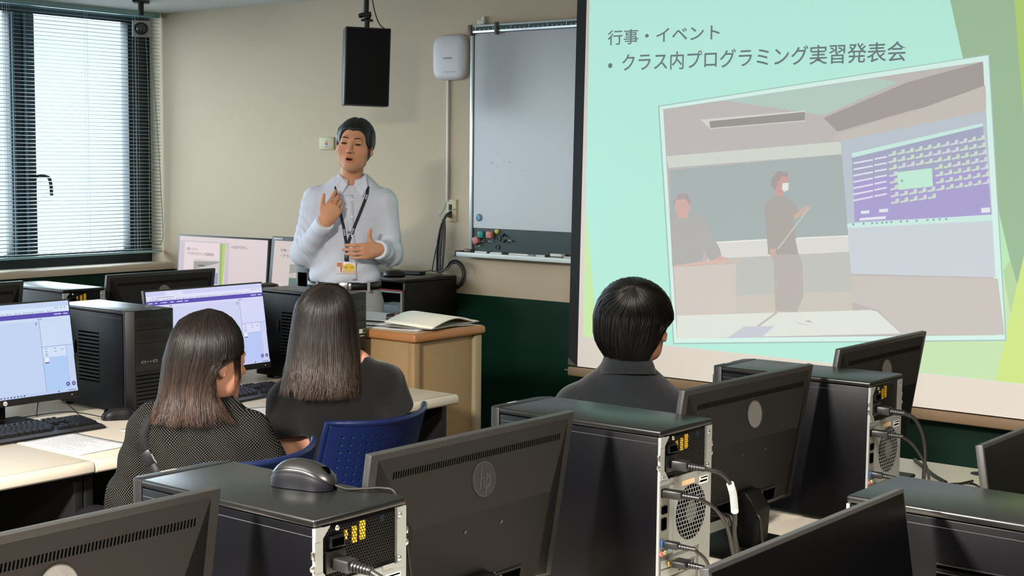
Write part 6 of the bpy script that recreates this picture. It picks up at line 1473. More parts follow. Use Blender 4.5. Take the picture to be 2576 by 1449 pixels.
def line(a, b, n=14): return [(a[0]+(b[0]-a[0])*i/n, a[1]+(b[1]-a[1])*i/n) for i in range(n+1)]
ribbon(line((-0.012, 1.415), (-0.004, 1.25))+line((-0.004, 1.25), (0.010, 1.035)), 0.030, 0.0018, 'placket', m_shirt, shirt, 0.0014)
for z in (1.392, 1.318, 1.232, 1.146):
    p = front(0.001, z, 0.0045); MB().lathe([(0.0045, 0), (0.0045, 0.0014), (0.003, 0.0018)], p, (0, -1, 0), n=12).build('button', mat('shirt_button', (226, 226, 232), 0.3), shirt)
ribbon(line((0.045, 1.312), (0.105, 1.305)), 0.0016, 0.0016, 'pocket_seam', m_shirt2, shirt, 0.001)
for a, b in (((0.045, 1.312), (0.050, 1.19)), ((0.050, 1.19), (0.098, 1.186))): ribbon(line(a, b), 0.0014, 0.0012, 'pocket_seam', m_shirt2, shirt, 0.001)
# lanyard, buckle and badge
m_lan = mat('navy_lanyard', (30, 34, 50), 0.7)
lan = ribbon([(-0.076, 1.452), (-0.072, 1.41), (-0.064, 1.375), (-0.054, 1.345), (-0.045, 1.31), (-0.036, 1.275), (-0.030, 1.235), (-0.024, 1.20), (-0.021, 1.187)], 0.0125, 0.004, 'lanyard', m_lan, tch)
for pts in ([(0.066, 1.452), (0.064, 1.42), (0.057, 1.395), (0.045, 1.36), (0.030, 1.32), (0.012, 1.275), (-0.004, 1.235), (-0.018, 1.195), (-0.0215, 1.187)],): ribbon(pts, 0.0125, 0.005, 'lanyard_strap', m_lan, lan)
for a, b in (((-0.0715, 1.405), (-0.065, 1.378)), ((0.0635, 1.415), (0.058, 1.395)), ((-0.034, 1.262), (-0.029, 1.232)), ((0.008, 1.266), (-0.005, 1.236))):
    for k in range(4):
        f0, f1 = k/4, k/4+0.17
        ribbon(line((a[0]+(b[0]-a[0])*f0, a[1]+(b[1]-a[1])*f0), (a[0]+(b[0]-a[0])*f1, a[1]+(b[1]-a[1])*f1), 2), 0.008, 0.0066, 'lanyard_lettering', mat('lettering_white', (214, 214, 218), 0.6), lan, 0.0004)
p = front(-0.022, 1.150, 0.004)
MB().box(p.x-0.006, p.x+0.006, p.y-0.004, p.y, 1.158, 1.188).box(p.x-0.009, p.x+0.009, p.y-0.006, p.y, 1.122, 1.152).build('buckle', m_black, lan, bev=0.0015)
MB().tube([(p.x-0.004, p.y-0.002, 1.122), (p.x-0.006, p.y-0.002, 1.112), (p.x+0.006, p.y-0.002, 1.112), (p.x+0.004, p.y-0.002, 1.122)], 0.0012, 6).build('hook', m_steel, lan)
bz0, bz1, bx0, bx1 = 1.066, 1.118, -0.066, 0.020
y0 = min(front(x, z, 0.0).y for x in (bx0, -0.022, bx1) for z in (bz0, bz1))-0.004
bd = MB().box(bx0, bx1, y0, y0+0.0014, bz0, bz1).build('name_badge', mat('badge_white', (222, 216, 212), 0.4), lan, bev=0.0005)
bu = [((206, 150, 126), R4(0.002, 0.030, 0.030, 0.050)), ((196, 120, 96), R4(0.003, 0.034, 0.024, 0.049)), ((214, 178, 160), R4(0.026, 0.002, 0.084, 0.014)), ((226, 214, 210), R4(0.003, 0.004, 0.026, 0.030)),
      ((140, 84, 60), [(0.019, 0.006), (0.022, 0.006), (0.026, 0.030), (0.018, 0.030)]),
      ((226, 190, 70), [(0.056+0.028*math.cos(a*PI/8)*(1+0.05*(a % 2)), 0.028+0.0165*math.sin(a*PI/8)*(1+0.07*(a % 2))) for a in range(16)])]
for x in (0.036, 0.0435, 0.062, 0.0695):
    for dx, dz, w, h in ((0, 0.0255, 0.0055, 0.0012), (0, 0.0285, 0.0055, 0.0012), (0.002, 0.0245, 0.0012, 0.0065), (0, 0.0315, 0.0055, 0.001)): bu.append(((92, 70, 36), R4(x+dx, dz, x+dx+w, dz+h)))
flat('badge_print', bu, MATS['printed_picture'], bd, (bx0, y0-0.0004, bz0), (1, 0, 0), (0, 0, 1), step=0.00005)
# watch strap, belt, trousers, shoes
d = -W3/np.linalg.norm(W3)
MB().lathe([(0.0275, -0.006), (0.0295, -0.004), (0.0295, 0.008), (0.0275, 0.010)], Vector(np.array(WL)+d*0.0), Vector(d), n=24).build('watch_strap', m_black, tch)
m_trs = cloth('grey_trousers', (150, 150, 152), 0.85, 1500, 0.2)
F = Field((-0.27, -0.16, 0.05), (0.20, 0.20, 1.04), 0.005)
F.ell((-0.045, 0.03, 0.955), (0.162, 0.112, 0.13), 0.05)
for s, kx in ((-1, -0.13), (1, 0.066)):
    hx_ = -0.045+s*0.085
    F.cap((hx_, 0.03, 0.90), (kx, 0.005, 0.50), 0.093, 0.072, 0.04); F.cap((kx, 0.005, 0.50), (kx-0.005 if s < 0 else 0.072, 0.035, 0.10), 0.072, 0.055, 0.03)
F.ripple(lambda X, Y, Z: 0.003*np.sin(30*X+50*Z)*np.clip((0.9-Z)/0.2, 0, 1))
F.plane((0, 0, 1.022), (0, 0, 1)); F.plane((0, 0, 0.075), (0, 0, -1))
tr_ = F.build('trousers', m_trs, tch)
mb = MB(); n = 40; vs = []
for z, k in ((0.992, 1.0), (1.0255, 1.0)):
    for i in range(n): vs.append((-0.045+0.1665*math.cos(2*PI*i/n), 0.028+0.1165*math.sin(2*PI*i/n), z))
mb.add(vs, [(i, (i+1) % n, (i+1) % n+n, i+n) for i in range(n)], None, True)
bl = mb.build('belt', mat('black_leather', (20, 18, 18), 0.4), tch); bl.modifiers.new('thickness', 'SOLIDIFY').thickness = 0.004
MB().box(-0.056, -0.016, -0.098, -0.090, 0.990, 1.027).box(-0.014, 0.0, -0.098, -0.091, 0.994, 1.023).build('belt_buckle', mat('buckle_steel', (150, 150, 150), 0.3, metal=0.9), bl, bev=0.002)
for x in (-0.155, 0.075): MB().box(x-0.006, x+0.006, -0.083-0.0, -0.070, 0.985, 1.032).build('belt_loop', m_trs, tr_)
m_shoe = mat('black_shoe', (15, 14, 14), 0.35)
for fx, s in ((-0.135, -1), (0.07, 1)):
    F = Field((fx-0.09, -0.21, -0.002), (fx+0.09, 0.14, 0.14), 0.005)
    F.cap((fx, 0.06, 0.045), (fx+s*0.02, -0.12, 0.034), 0.044, 0.038, 0.02); F.cap((fx, 0.045, 0.05), (fx, 0.045, 0.10), 0.044, 0.046, 0.02); F.plane((0, 0, 0.003), (0, 0, -1))
    F.build('shoe', m_shoe, tch)
# ------------------------------------------------------------------ seated students, seen from behind (local x to the right of the picture, -y towards the rear of the room)
m_socks = mat('black_shoe', (15, 14, 14), 0.35)
def seated(F, hip, kneed, sz=1.0, r=0.075):
    """pelvis, thighs along kneed, shins and feet; returns foot spots"""
    hip = np.array(hip); kd = np.array(kneed, float); kd /= np.linalg.norm(kd); sd = np.array((-kd[1], kd[0], 0)); ft = []
    F.ell(hip+np.array((0, 0, 0.02)), (0.155, 0.115, 0.10), 0.05)
    for s in (-1, 1):
        a = hip+sd*s*0.085; b = a+kd*0.34+sd*s*0.02-np.array((0, 0, 0.02)); c = b+kd*0.02+np.array((0, 0, -(b[2]-0.09)))
        F.cap(a, b, r*1.08, r*0.78, 0.04); F.cap(b, c, r*0.74, r*0.52, 0.03); F.cap(c-np.array((0, 0, 0.045)), c+kd*0.13-np.array((0, 0, 0.055)), 0.038, 0.030, 0.02); ft.append(c)
    return ft
def lower(person, hip, kneed, col, nm):
    F = Field((-0.75, -0.35, 0.06), (0.75, 0.75, 0.66), 0.008)
    seated(F, hip, kneed, r=0.085); F.plane((0, 0, 0.10), (0, 0, -1)); F.plane((0, 0, 0.60), (0, 0, 1))
    return F.build('trousers', cloth(nm, col, 0.85, 1200, 0.2), person)

# --- woman with the bob and the dotted blouse
g1 = thing('person', 'seated person with a brown bob and black dotted blouse, head turned right', 'person', (-3.064, 2.502, 0), YAW)
K1 = (-0.78, 0.62, 0)
H1 = (0.016, 0.030, 1.020); R1 = rotm(math.radians(133), math.radians(6), math.radians(0))
F = Field((-0.62, -0.20, -0.005), (0.34, 0.62, 1.19), 0.0052)
Tg = head(F, H1, R1, 0.94, mouth=True)
F.cap((-0.01, 0.035, 0.86), (0.010, 0.03, 0.99), 0.055, 0.047, 0.02)
F.ell((-0.005, 0.04, 0.74), (0.135, 0.085, 0.17), 0.04); F.ell((-0.01, 0.04, 0.56), (0.125, 0.09, 0.14), 0.05)
F.cap((-0.13, 0.03, 0.862), (0.115, 0.03, 0.842), 0.040, 0.040, 0.05)
for a, b, c_ in (((-0.145, 0.03, 0.845), (-0.205, 0.06, 0.62), (-0.17, 0.28, 0.705)), ((0.130, 0.03, 0.825), (0.185, 0.10, 0.62), (0.02, 0.25, 0.60))):
    F.cap(a, b, 0.042, 0.036, 0.02); F.cap(b, c_, 0.036, 0.024, 0.02)
hand(F, (-0.17, 0.28, 0.722), (-0.2, 1, 0.02), (1, 0.1, 0), ((0.25, 0.3, 0.2),)*4, dict(palm=(0, 0, -1), pts=((0.018, 0.004, 0.02), (0.04, 0.006, 0.045), (0.052, 0.008, 0.072), (0.058, 0.010, 0.092))), 0.88)
hand(F, (0.02, 0.25, 0.61), (-1, 0.5, 0.02), (0.4, 1, 0), ((0.25, 0.3, 0.2),)*4, dict(palm=(0, 0, -1), pts=((0.018, 0.004, 0.02), (0.04, 0.006, 0.045), (0.052, 0.008, 0.072), (0.058, 0.010, 0.092))), 0.88)
seated(F, (-0.02, 0.05, 0.53), K1, r=0.072)
def tint1(P, c):
    q = (P-np.array(H1)) @ R1/0.94; x, y, z = q.T
    ck = np.exp(-(((np.abs(x)-0.042)/0.022)**2+((z+0.024)/0.024)**2))*(y < -0.03); c[:, :3] *= 1-ck[:, None]*np.array((0, 0.12, 0.12))
    lp = (np.abs(x) < 0.02) & (z > -0.082) & (z < -0.05) & (y < -0.085); c[lp, :3] *= np.array((0.85, 0.5, 0.5))
F.build('body', m_skin, g1, skin_col((200, 146, 118), tint1))
# blouse with woven dots
bm_ = bpy.data.materials.new('black_dotted_blouse'); bm_.use_nodes = True; nt = bm_.node_tree; b_ = nt.nodes['Principled BSDF']
b_.inputs['Roughness'].default_value = 0.9; b_.inputs['Specular IOR Level'].default_value = 0.15
tc = nt.nodes.new('ShaderNodeTexCoord'); nz = nt.nodes.new('ShaderNodeTexNoise'); nz.inputs['Scale'].default_value = 14; nz.inputs['Detail'].default_value = 1
vm = nt.nodes.new('ShaderNodeVectorMath'); vm.operation = 'SCALE'; vm.inputs['Scale'].default_value = 0.02
va = nt.nodes.new('ShaderNodeVectorMath'); va.operation = 'ADD'
mp = nt.nodes.new('ShaderNodeMapping'); mp.inputs['Rotation'].default_value = (0, math.radians(45), math.radians(0)); mp.inputs['Scale'].default_value = (1/0.0050, 0.0, 1/0.0050)
fr_ = nt.nodes.new('ShaderNodeVectorMath'); fr_.operation = 'FRACTION'
sb_ = nt.nodes.new('ShaderNodeVectorMath'); sb_.operation = 'SUBTRACT'; sb_.inputs[1].default_value = (0.5, 0.0, 0.5)
ln = nt.nodes.new('ShaderNodeVectorMath'); ln.operation = 'LENGTH'
lt_ = nt.nodes.new('ShaderNodeMath'); lt_.operation = 'LESS_THAN'; lt_.inputs[1].default_value = 0.20
mx2 = nt.nodes.new('ShaderNodeMix'); mx2.data_type = 'RGBA'; mx2.inputs[6].default_value = rgb((10, 10, 10)); mx2.inputs[7].default_value = rgb((128, 124, 114))
L_ = nt.links.new
L_(tc.outputs['Object'], nz.inputs['Vector']); L_(nz.outputs['Color'], vm.inputs[0]); L_(tc.outputs['Object'], va.inputs[0]); L_(vm.outputs[0], va.inputs[1])
L_(va.outputs[0], mp.inputs['Vector']); L_(mp.outputs[0], fr_.inputs[0]); L_(fr_.outputs[0], sb_.inputs[0]); L_(sb_.outputs[0], ln.inputs[0]); L_(ln.outputs['Value'], lt_.inputs[0]); L_(lt_.outputs[0], mx2.inputs[0]); L_(mx2.outputs[2], b_.inputs['Base Color'])
F = Field((-0.34, -0.14, 0.50), (0.32, 0.34, 0.98), 0.0052)
F.ell((-0.005, 0.03, 0.75), (0.160, 0.110, 0.175), 0.04); F.ell((-0.01, 0.03, 0.60), (0.160, 0.115, 0.14), 0.05)
F.cap((-0.135, 0.03, 0.858), (0.118, 0.03, 0.838), 0.048, 0.048, 0.05); F.cap((-0.06, 0.03, 0.905), (0.05, 0.03, 0.90), 0.035, 0.035, 0.05)
F.cap((-0.150, 0.03, 0.845), (-0.212, 0.045, 0.63), 0.054, 0.070, 0.03); F.cap((-0.212, 0.05, 0.64), (-0.185, 0.20, 0.69), 0.060, 0.050, 0.03)
F.cap((0.135, 0.03, 0.825), (0.188, 0.07, 0.64), 0.054, 0.058, 0.03); F.cap((0.188, 0.08, 0.63), (0.07, 0.21, 0.61), 0.054, 0.046, 0.03)
F.ripple(lambda X, Y, Z: 0.0040*np.sin(26*X+30*Z+4*np.sin(12*X))+0.0030*np.sin(60*Z+40*X)*np.clip((np.abs(X)-0.1)/0.05, 0, 1))
bl1 = F.build('blouse', bm_, g1)
# bag strap with its buckle over the left shoulder
s1 = surf(bl1)
def back(sf, x, z, off=0.002):
    h = sf.ray_cast(Vector((x, -0.6, z)), Vector((0, 1, 0))); return Vector((x, (h[0].y if h[0] is not None else 0.0)-off, z))
m_strap = mat('black_webbing', (16, 16, 18), 0.75, bump=0.4, bscale=700)
def wrap(sf, pts, w, nm, m, parent, off=0.003, th=0.002, bend=0.0):
    P = [back(sf, x, z, off) for x, z in pts]; vs = []
    for i, p in enumerate(P):
        t = (P[min(len(P)-1, i+1)]-P[max(0, i-1)]).normalized(); e = t.cross(Vector((0, -1, 0))).normalized(); vs += [p-e*w/2, p+e*w/2]
    o = MB().add(vs, [(2*i, 2*i+1, 2*i+3, 2*i+2) for i in range(len(P)-1)], None, True).build(nm, m, parent)
    o.modifiers.new('thickness', 'SOLIDIFY').thickness = th; return o
cv = [(-0.128, 0.888), (-0.142, 0.865), (-0.152, 0.84), (-0.154, 0.815), (-0.150, 0.795), (-0.143, 0.775), (-0.134, 0.758), (-0.122, 0.74), (-0.110, 0.722), (-0.095, 0.70), (-0.07, 0.66), (-0.03, 0.60)]
stp = wrap(s1, cv, 0.026, 'bag_strap', m_strap, g1, 0.005)
wrap(s1, cv[5:9], 0.034, 'strap_pad', mat('strap_pad', (24, 24, 27), 0.6), stp, 0.009, 0.004)
p = back(s1, -0.139, 0.768, 0.013); MB().obox(p, (0.55, 0, -0.83), (0, 1, 0), (0.83, 0, 0.55), 0.020, 0.004, 0.015).build('strap_buckle', mat('buckle_plastic', (30, 30, 33), 0.35), stp, bev=0.003)
MB().tube([(p.x+0.010, p.y-0.005, p.z+0.012), (p.x+0.018, p.y-0.006, p.z-0.004), (p.x+0.026, p.y-0.005, p.z-0.014)], 0.0022, 6).build('buckle_bar', mat('buckle_grey', (120, 122, 128), 0.25), stp)  # light grey bar across the dark buckle
p = back(s1, -0.104, 0.712, 0.008); MB().obox(p, (0.55, 0, -0.83), (0, 1, 0), (0.83, 0, 0.55), 0.012, 0.003, 0.014).build('strap_tab', mat('strap_tab', (46, 44, 40), 0.6), stp, bev=0.002)
m_hair = hair_material('hair_strand', 0.42, 0.35)
lev = [(1.1575, 0.012, 0.03, 0.004, 0.004), (1.150, 0.010, 0.028, 0.040, 0.040), (1.132, 0.006, 0.025, 0.070, 0.070), (1.100, 0.006, 0.022, 0.090, 0.090), (1.070, 0.004, 0.02, 0.098, 0.096), (1.048, 0.001, 0.02, 0.101, 0.097), (1.034, -0.002, 0.02, 0.103, 0.098),
       (1.000, -0.010, 0.018, 0.100, 0.094), (0.965, -0.018, 0.012, 0.096, 0.088), (0.930, -0.020, 0.006, 0.098, 0.084), (0.895, -0.020, 0.000, 0.104, 0.088), (0.862, -0.018, -0.006, 0.116, 0.094)]
rd = math.radians
TR = [rd(a) for a in (180, 180, 170, 156, 142, 120, 40, 36, 40, 48, 60, 68)]; TLf = [rd(a) for a in (180, 178, 165, 155, 150, 149, 148, 146, 142, 140, 138, 134)]
hair_shell('hair', g1, lev, TR, TLf, m_hair, ((26, 19, 15), (70, 47, 35)), 2600, 11, rw=0.0011, flick=0.02, low=lambda s: 1.0 if s < 0.5 else 1.0-0.06*math.sin((s-0.5)*2*PI)+0.0)
# side lock in front of the ear and the fine fringe
mb = MB(); rnd = random.Random(5)
for k in range(46):
    a = Vector(Tg((-0.074+0.004*rnd.random(), -0.030-0.022*rnd.random(), 0.030+0.02*rnd.random())))
    L = 0.055+0.045*rnd.random()
    pth = [a+Vector((0.001*math.sin(q+k), -0.003, -L*q/5)) for q in range(6)]
    mb.tube(pth, [0.0009*(1-0.15*q) for q in range(6)], 4, (40, 26, 20))
mb.build('side_lock', m_hair, g1)
lower(g1, (-0.02, 0.05, 0.53), K1, (24, 24, 28), 'dark_trousers')

# --- woman in the black tee with long hair
g2 = thing('person', 'seated person in a black tee with long brown hair on a blue chair', 'person', (-2.966, 2.898, 0), YAW)
H2 = (-0.022, 0.042, 1.076); R2_ = rotm(math.radians(172), math.radians(2), math.radians(3))
F = Field((-0.62, -0.22, -0.005), (0.34, 0.64, 1.24), 0.0052)
head(F, H2, R2_, 0.94)
F.cap((0.012, 0.035, 0.93), (-0.008, 0.035, 1.04), 0.056, 0.050, 0.02)
F.ell((0.005, 0.04, 0.80), (0.140, 0.088, 0.17), 0.04); F.ell((-0.01, 0.04, 0.60), (0.128, 0.09, 0.16), 0.05)
F.cap((-0.13, 0.03, 0.885), (0.135, 0.03, 0.940), 0.040, 0.040, 0.05); F.cap((-0.03, 0.03, 0.955), (0.07, 0.03, 0.985), 0.034, 0.030, 0.05)
for a, b, c_ in (((-0.138, 0.03, 0.875), (-0.118, 0.02, 0.650), (-0.09, 0.27, 0.715)), ((0.150, 0.03, 0.930), (0.172, 0.12, 0.74), (-0.02, 0.28, 0.715))):
    F.cap(a, b, 0.046, 0.038, 0.02); F.cap(b, c_, 0.037, 0.025, 0.02)
hand(F, (-0.09, 0.27, 0.722), (-0.3, 0.9, 0.0), (0.9, 0.3, 0), ((0.25, 0.3, 0.2),)*4, dict(palm=(0, 0, -1), pts=((0.018, 0.004, 0.02), (0.04, 0.006, 0.045), (0.052, 0.008, 0.072), (0.058, 0.010, 0.092))), 0.88)
hand(F, (-0.02, 0.28, 0.722), (-0.9, 0.4, 0.0), (0.4, 0.9, 0), ((0.25, 0.3, 0.2),)*4, dict(palm=(0, 0, -1), pts=((0.018, 0.004, 0.02), (0.04, 0.006, 0.045), (0.052, 0.008, 0.072), (0.058, 0.010, 0.092))), 0.88)
seated(F, (-0.01, 0.06, 0.545), K1, r=0.074)
F.build('body', m_skin, g2, skin_col((194, 142, 116)))
m_tee = cloth('black_tee_cotton', (10, 10, 12), 0.9, 1600, 0.2, 0.2)
F = Field((-0.30, -0.16, 0.54), (0.32, 0.26, 1.05), 0.0052)
F.ell((0.006, 0.03, 0.815), (0.166, 0.115, 0.165), 0.05); F.ell((-0.01, 0.03, 0.66), (0.150, 0.115, 0.14), 0.06)
F.cap((-0.128, 0.03, 0.880), (0.138, 0.03, 0.938), 0.050, 0.048, 0.05); F.cap((-0.02, 0.03, 0.958), (0.075, 0.03, 0.975), 0.036, 0.034, 0.05)
F.cap((-0.140, 0.025, 0.87), (-0.132, 0.008, 0.775), 0.060, 0.066, 0.03); F.cap((0.152, 0.03, 0.925), (0.176, 0.07, 0.855), 0.054, 0.050, 0.03)
F.ripple(lambda X, Y, Z: 0.0035*np.sin(40*Z+18*X+3*np.sin(14*X))*np.clip((0.86-Z)/0.1, 0, 1)+0.002*np.sin(30*X+22*Z))
F.cut((-0.130, 0.004, 0.772), (0.10, -0.15, -1.0), (-0.131, 0.006, 0.74), 0.105); F.cut((0.178, 0.075, 0.842), (0.2, 0.35, -0.9), (0.180, 0.08, 0.82), 0.075)
F.plane((0, 0, 0.56), (0, 0, -1))
F.cap((0.022, 0.025, 0.985), (-0.002, 0.03, 1.06), 0.066, 0.070, 0.0, True)
F.build('tee_shirt', m_tee, g2)
lev = [(1.2135, -0.020, 0.03, 0.004, 0.004), (1.205, -0.022, 0.030, 0.038, 0.040), (1.188, -0.023, 0.030, 0.062, 0.066), (1.160, -0.026, 0.028, 0.080, 0.086), (1.125, -0.028, 0.026, 0.088, 0.096), (1.085, -0.030, 0.024, 0.092, 0.100),
       (1.04, -0.031, 0.018, 0.098, 0.100), (1.00, -0.030, 0.008, 0.103, 0.094), (0.965, -0.030, -0.006, 0.105, 0.088), (0.93, -0.030, -0.018, 0.106, 0.084), (0.898, -0.031, -0.024, 0.106, 0.084)]
TR = [rd(a) for a in (180, 175, 165, 155, 150, 145, 135, 125, 110, 92, 84)]; TLf = [rd(a) for a in (180, 175, 165, 155, 150, 145, 142, 138, 134, 130, 126)]
hair_shell('hair', g2, lev, TR, TLf, m_hair, ((27, 20, 16), (64, 48, 38)), 2600, 21, rw=0.0011, flick=0.03, tilt=16, zc=1.08, low=lambda s: 1.0-(0.10*max(0, (0.36-s)/0.36) if s < 0.36 else 0)-(0.07*max(0, (s-0.7)/0.3)))
lower(g2, (-0.01, 0.06, 0.545), K1, (22, 22, 26), 'dark_trousers')

# --- young man looking at the projector screen
b1 = thing('person', 'seated person with short black hair and a charcoal collared shirt', 'person', (-2.301, 3.437, 0), YAW)
K3 = (0.78, -0.62, 0)
H3 = (0.022, 0.026, 1.098); R3_ = rotm(math.radians(162), math.radians(-4), math.radians(-2))
F = Field((-0.34, -0.55, -0.005), (0.62, 0.30, 1.26), 0.0052)
head(F, H3, R3_, 0.98)
F.cap((-0.012, 0.02, 0.95), (0.004, 0.025, 1.06), 0.060, 0.052, 0.02)
F.ell((-0.02, 0.03, 0.80), (0.150, 0.095, 0.18), 0.04); F.ell((-0.02, 0.03, 0.62), (0.140, 0.10, 0.17), 0.05)
F.cap((-0.15, 0.03, 0.868), (0.105, 0.03, 0.868), 0.045, 0.045, 0.05)
for a, b, c_ in (((-0.165, 0.03, 0.86), (-0.205, 0.06, 0.64), (-0.08, -0.12, 0.60)), ((0.115, 0.03, 0.86), (0.155, 0.06, 0.64), (0.20, -0.16, 0.60))):
    F.cap(a, b, 0.046, 0.040, 0.02); F.cap(b, c_, 0.038, 0.026, 0.02)
hand(F, (-0.08, -0.12, 0.60), (0.8, -0.5, -0.05), (0.5, 0.8, 0), ((0.3, 0.35, 0.2),)*4, dict(palm=(0, 0, -1), pts=((0.018, 0.004, 0.02), (0.04, 0.006, 0.045), (0.052, 0.008, 0.072), (0.058, 0.010, 0.092))), 0.95)
hand(F, (0.20, -0.16, 0.60), (0.7, -0.6, -0.05), (-0.6, -0.7, 0), ((0.3, 0.35, 0.2),)*4, dict(palm=(0, 0, -1), pts=((0.018, 0.004, 0.02), (0.04, 0.006, 0.045), (0.052, 0.008, 0.072), (0.058, 0.010, 0.092))), 0.95)
seated(F, (-0.02, 0.03, 0.545), K3, r=0.076)
F.build('body', m_skin, b1, skin_col((184, 130, 104)))
m_bsh = cloth('charcoal_shirt', (22, 25, 29), 0.9, 1400, 0.3, 0.2)
F = Field((-0.32, -0.14, 0.55), (0.30, 0.22, 1.04), 0.0052)
F.ell((-0.02, 0.025, 0.80), (0.172, 0.118, 0.18), 0.05); F.ell((-0.02, 0.025, 0.66), (0.165, 0.118, 0.15), 0.05)
F.cap((-0.152, 0.03, 0.866), (0.106, 0.03, 0.866), 0.053, 0.053, 0.05); F.cap((-0.075, 0.028, 0.925), (0.045, 0.028, 0.925), 0.040, 0.040, 0.06)
F.cap((-0.165, 0.03, 0.855), (-0.205, 0.05, 0.68), 0.058, 0.058, 0.03); F.cap((0.117, 0.03, 0.855), (0.157, 0.05, 0.68), 0.058, 0.058, 0.03)
F.cap((-0.013, 0.012, 0.95), (-0.010, 0.010, 1.005), 0.074, 0.068, 0.03)
F.ripple(lambda X, Y, Z: 0.0025*np.sin(28*X+34*Z+3*np.sin(11*X)))
F.plane((0, 0, 0.57), (0, 0, -1))
F.cap((-0.010, 0.014, 0.985), (-0.004, 0.016, 1.08), 0.058, 0.064, 0.0, True)
bs = F.build('shirt', m_bsh, b1)
s3 = surf(bs)
mb = MB(); n = 28; vs = []
for rz, rr in ((0.030, 0.066), (0.036, 0.068), (0.012, 0.078), (-0.012, 0.085)):
    for i in range(n+1):
        a = PI/2+0.5+(2*PI-1.0)*i/n; vs.append((-0.011+rr*math.cos(a), 0.012+rr*math.sin(a)*0.98, 0.975+rz+0.012*max(0, -math.sin(a))))
mb.add(vs, [(j*(n+1)+i, j*(n+1)+i+1, (j+1)*(n+1)+i+1, (j+1)*(n+1)+i) for j in range(3) for i in range(n)], None, True)
cb_ = mb.build('collar', m_bsh, bs); cb_.modifiers.new('thickness', 'SOLIDIFY').thickness = 0.003
lev = [(1.243, -0.002, 0.01, 0.0008, 0.0008), (1.237, 0.000, 0.014, 0.036, 0.036), (1.218, 0.002, 0.018, 0.066, 0.066), (1.188, 0.004, 0.02, 0.090, 0.090), (1.150, 0.005, 0.02, 0.103, 0.102), (1.128, 0.004, 0.02, 0.106, 0.104), (1.114, 0.003, 0.02, 0.105, 0.104), (1.075, -0.002, 0.02, 0.099, 0.097),
       (1.045, -0.006, 0.018, 0.087, 0.088), (1.015, -0.008, 0.016, 0.070, 0.076), (0.992, -0.009, 0.014, 0.058, 0.066)]
TR = [rd(a) for a in (180, 180, 180, 172, 156, 122, 54, 50, 50, 52, 52)]; TLf = [rd(a) for a in (180, 180, 180, 176, 168, 160, 150, 120, 96, 84, 70)]
hair_shell('hair', b1, lev, TR, TLf, hair_material('black_hair_strand', 0.40, 0.30), ((11, 9, 8), (10, 8, 7)), 2400, 31, rw=0.0011, flick=0.006, fuzz=0.010, jit_=0.05, tilt=36, zc=1.115, low=lambda s: 1.0-0.10*abs(s-0.5)*2)
lower(b1, (-0.02, 0.03, 0.545), K3, (30, 32, 38), 'charcoal_trousers')

# --- blue moulded chairs
m_blue = mat('blue_moulded_plastic', (14, 28, 70), 0.38, spec=0.5)
def make_chair(label, loc, rz):
    """sitter faces local +x; origin on the floor under the seat"""
    t = thing('task_chair', label, 'chair', loc, rz, 'blue moulded chairs')
    # back: a curved sheet with rows of square holes
    mb = MB(); ny, nz = 37, 33; hw = 0.213; vs = []
    def bp(u, v):
        y = -hw+2*hw*u; z = 0.475+0.355*v
        w = 1-0.06*(1-v)**2; e = abs(2*u-1)
        x = -0.215-0.075*v+0.085*e**2.2+0.012*math.sin(PI*v)
        zt = 0.010*e**2*v
        return (x, y*w, z+zt)
    vs = [bp(i/ny, j/nz) for j in range(nz+1) for i in range(ny+1)]; fs = []
    for j in range(nz):
        for i in range(ny):
            q = (j*(ny+1)+i, j*(ny+1)+i+1, (j+1)*(ny+1)+i+1, (j+1)*(ny+1)+i)
            if i % 2 == 1 and j % 2 == 1 and 1 < i < ny-2 and 1 < j < nz-2:
                c = [Vector(vs[k]) for k in q]; m = sum(c, Vector())/4
                inn = [m+(p-m)*0.42 for p in c]; b = len(vs); vs += inn
                for k in range(4): fs.append((q[k], q[(k+1) % 4], b+(k+1) % 4, b+k))
            else: fs.append(q)
    o = mb.add(vs, fs, None, True).build('backrest', m_blue, t, smooth=True)
    sd = o.modifiers.new('thickness', 'SOLIDIFY'); sd.thickness = 0.010; sd.offset = 0
    edge = [Vector(bp(0, v/10)) for v in range(11)]+[Vector(bp(u/20, 1)) for u in range(1, 21)]+[Vector(bp(1, 1-v/10)) for v in range(1, 11)]
    MB().tube(edge, 0.0095, 8).build('back_rim', m_blue, t)
    mb = MB(); vs = []; n = 12
    for j in range(n+1):
        for i in range(n+1):
            u, v = i/n*2-1, j/n; vs.append((-0.20+0.42*v, u*0.215*(1-0.1*v**3), 0.445+0.018*u*u-0.03*max(0, v-0.8)**2*25+0.012*(v < 0.1)))
    o = mb.add(vs, [(j*(n+1)+i, j*(n+1)+i+1, (j+1)*(n+1)+i+1, (j+1)*(n+1)+i) for j in range(n) for i in range(n)], None, True).build('seat', m_blue, t)
    o.modifiers.new('thickness', 'SOLIDIFY').thickness = 0.012
    MB().tube(spline([(-0.225, 0, 0.62), (-0.235, 0, 0.52), (-0.15, 0, 0.425), (0.0, 0, 0.415)], 6), 0.018, 8).build('back_bracket', m_black, t)
    MB().cyl((0, 0, 0.10), (0, 0, 0.425), 0.024).build('gas_column', m_black, t)
    for k in range(5):
        a = 2*PI*k/5; MB().tube([(0, 0, 0.105), (0.16*math.cos(a), 0.16*math.sin(a), 0.09), (0.28*math.cos(a), 0.28*math.sin(a), 0.065)], [0.022, 0.018, 0.013], 8).build('base_leg', m_black, t)
        MB().cyl((0.28*math.cos(a)-0.012*math.sin(a), 0.28*math.sin(a)+0.012*math.cos(a), 0.026), (0.28*math.cos(a)+0.012*math.sin(a), 0.28*math.sin(a)-0.012*math.cos(a), 0.026), 0.026, n=14).build('caster', m_black, t)
    return t
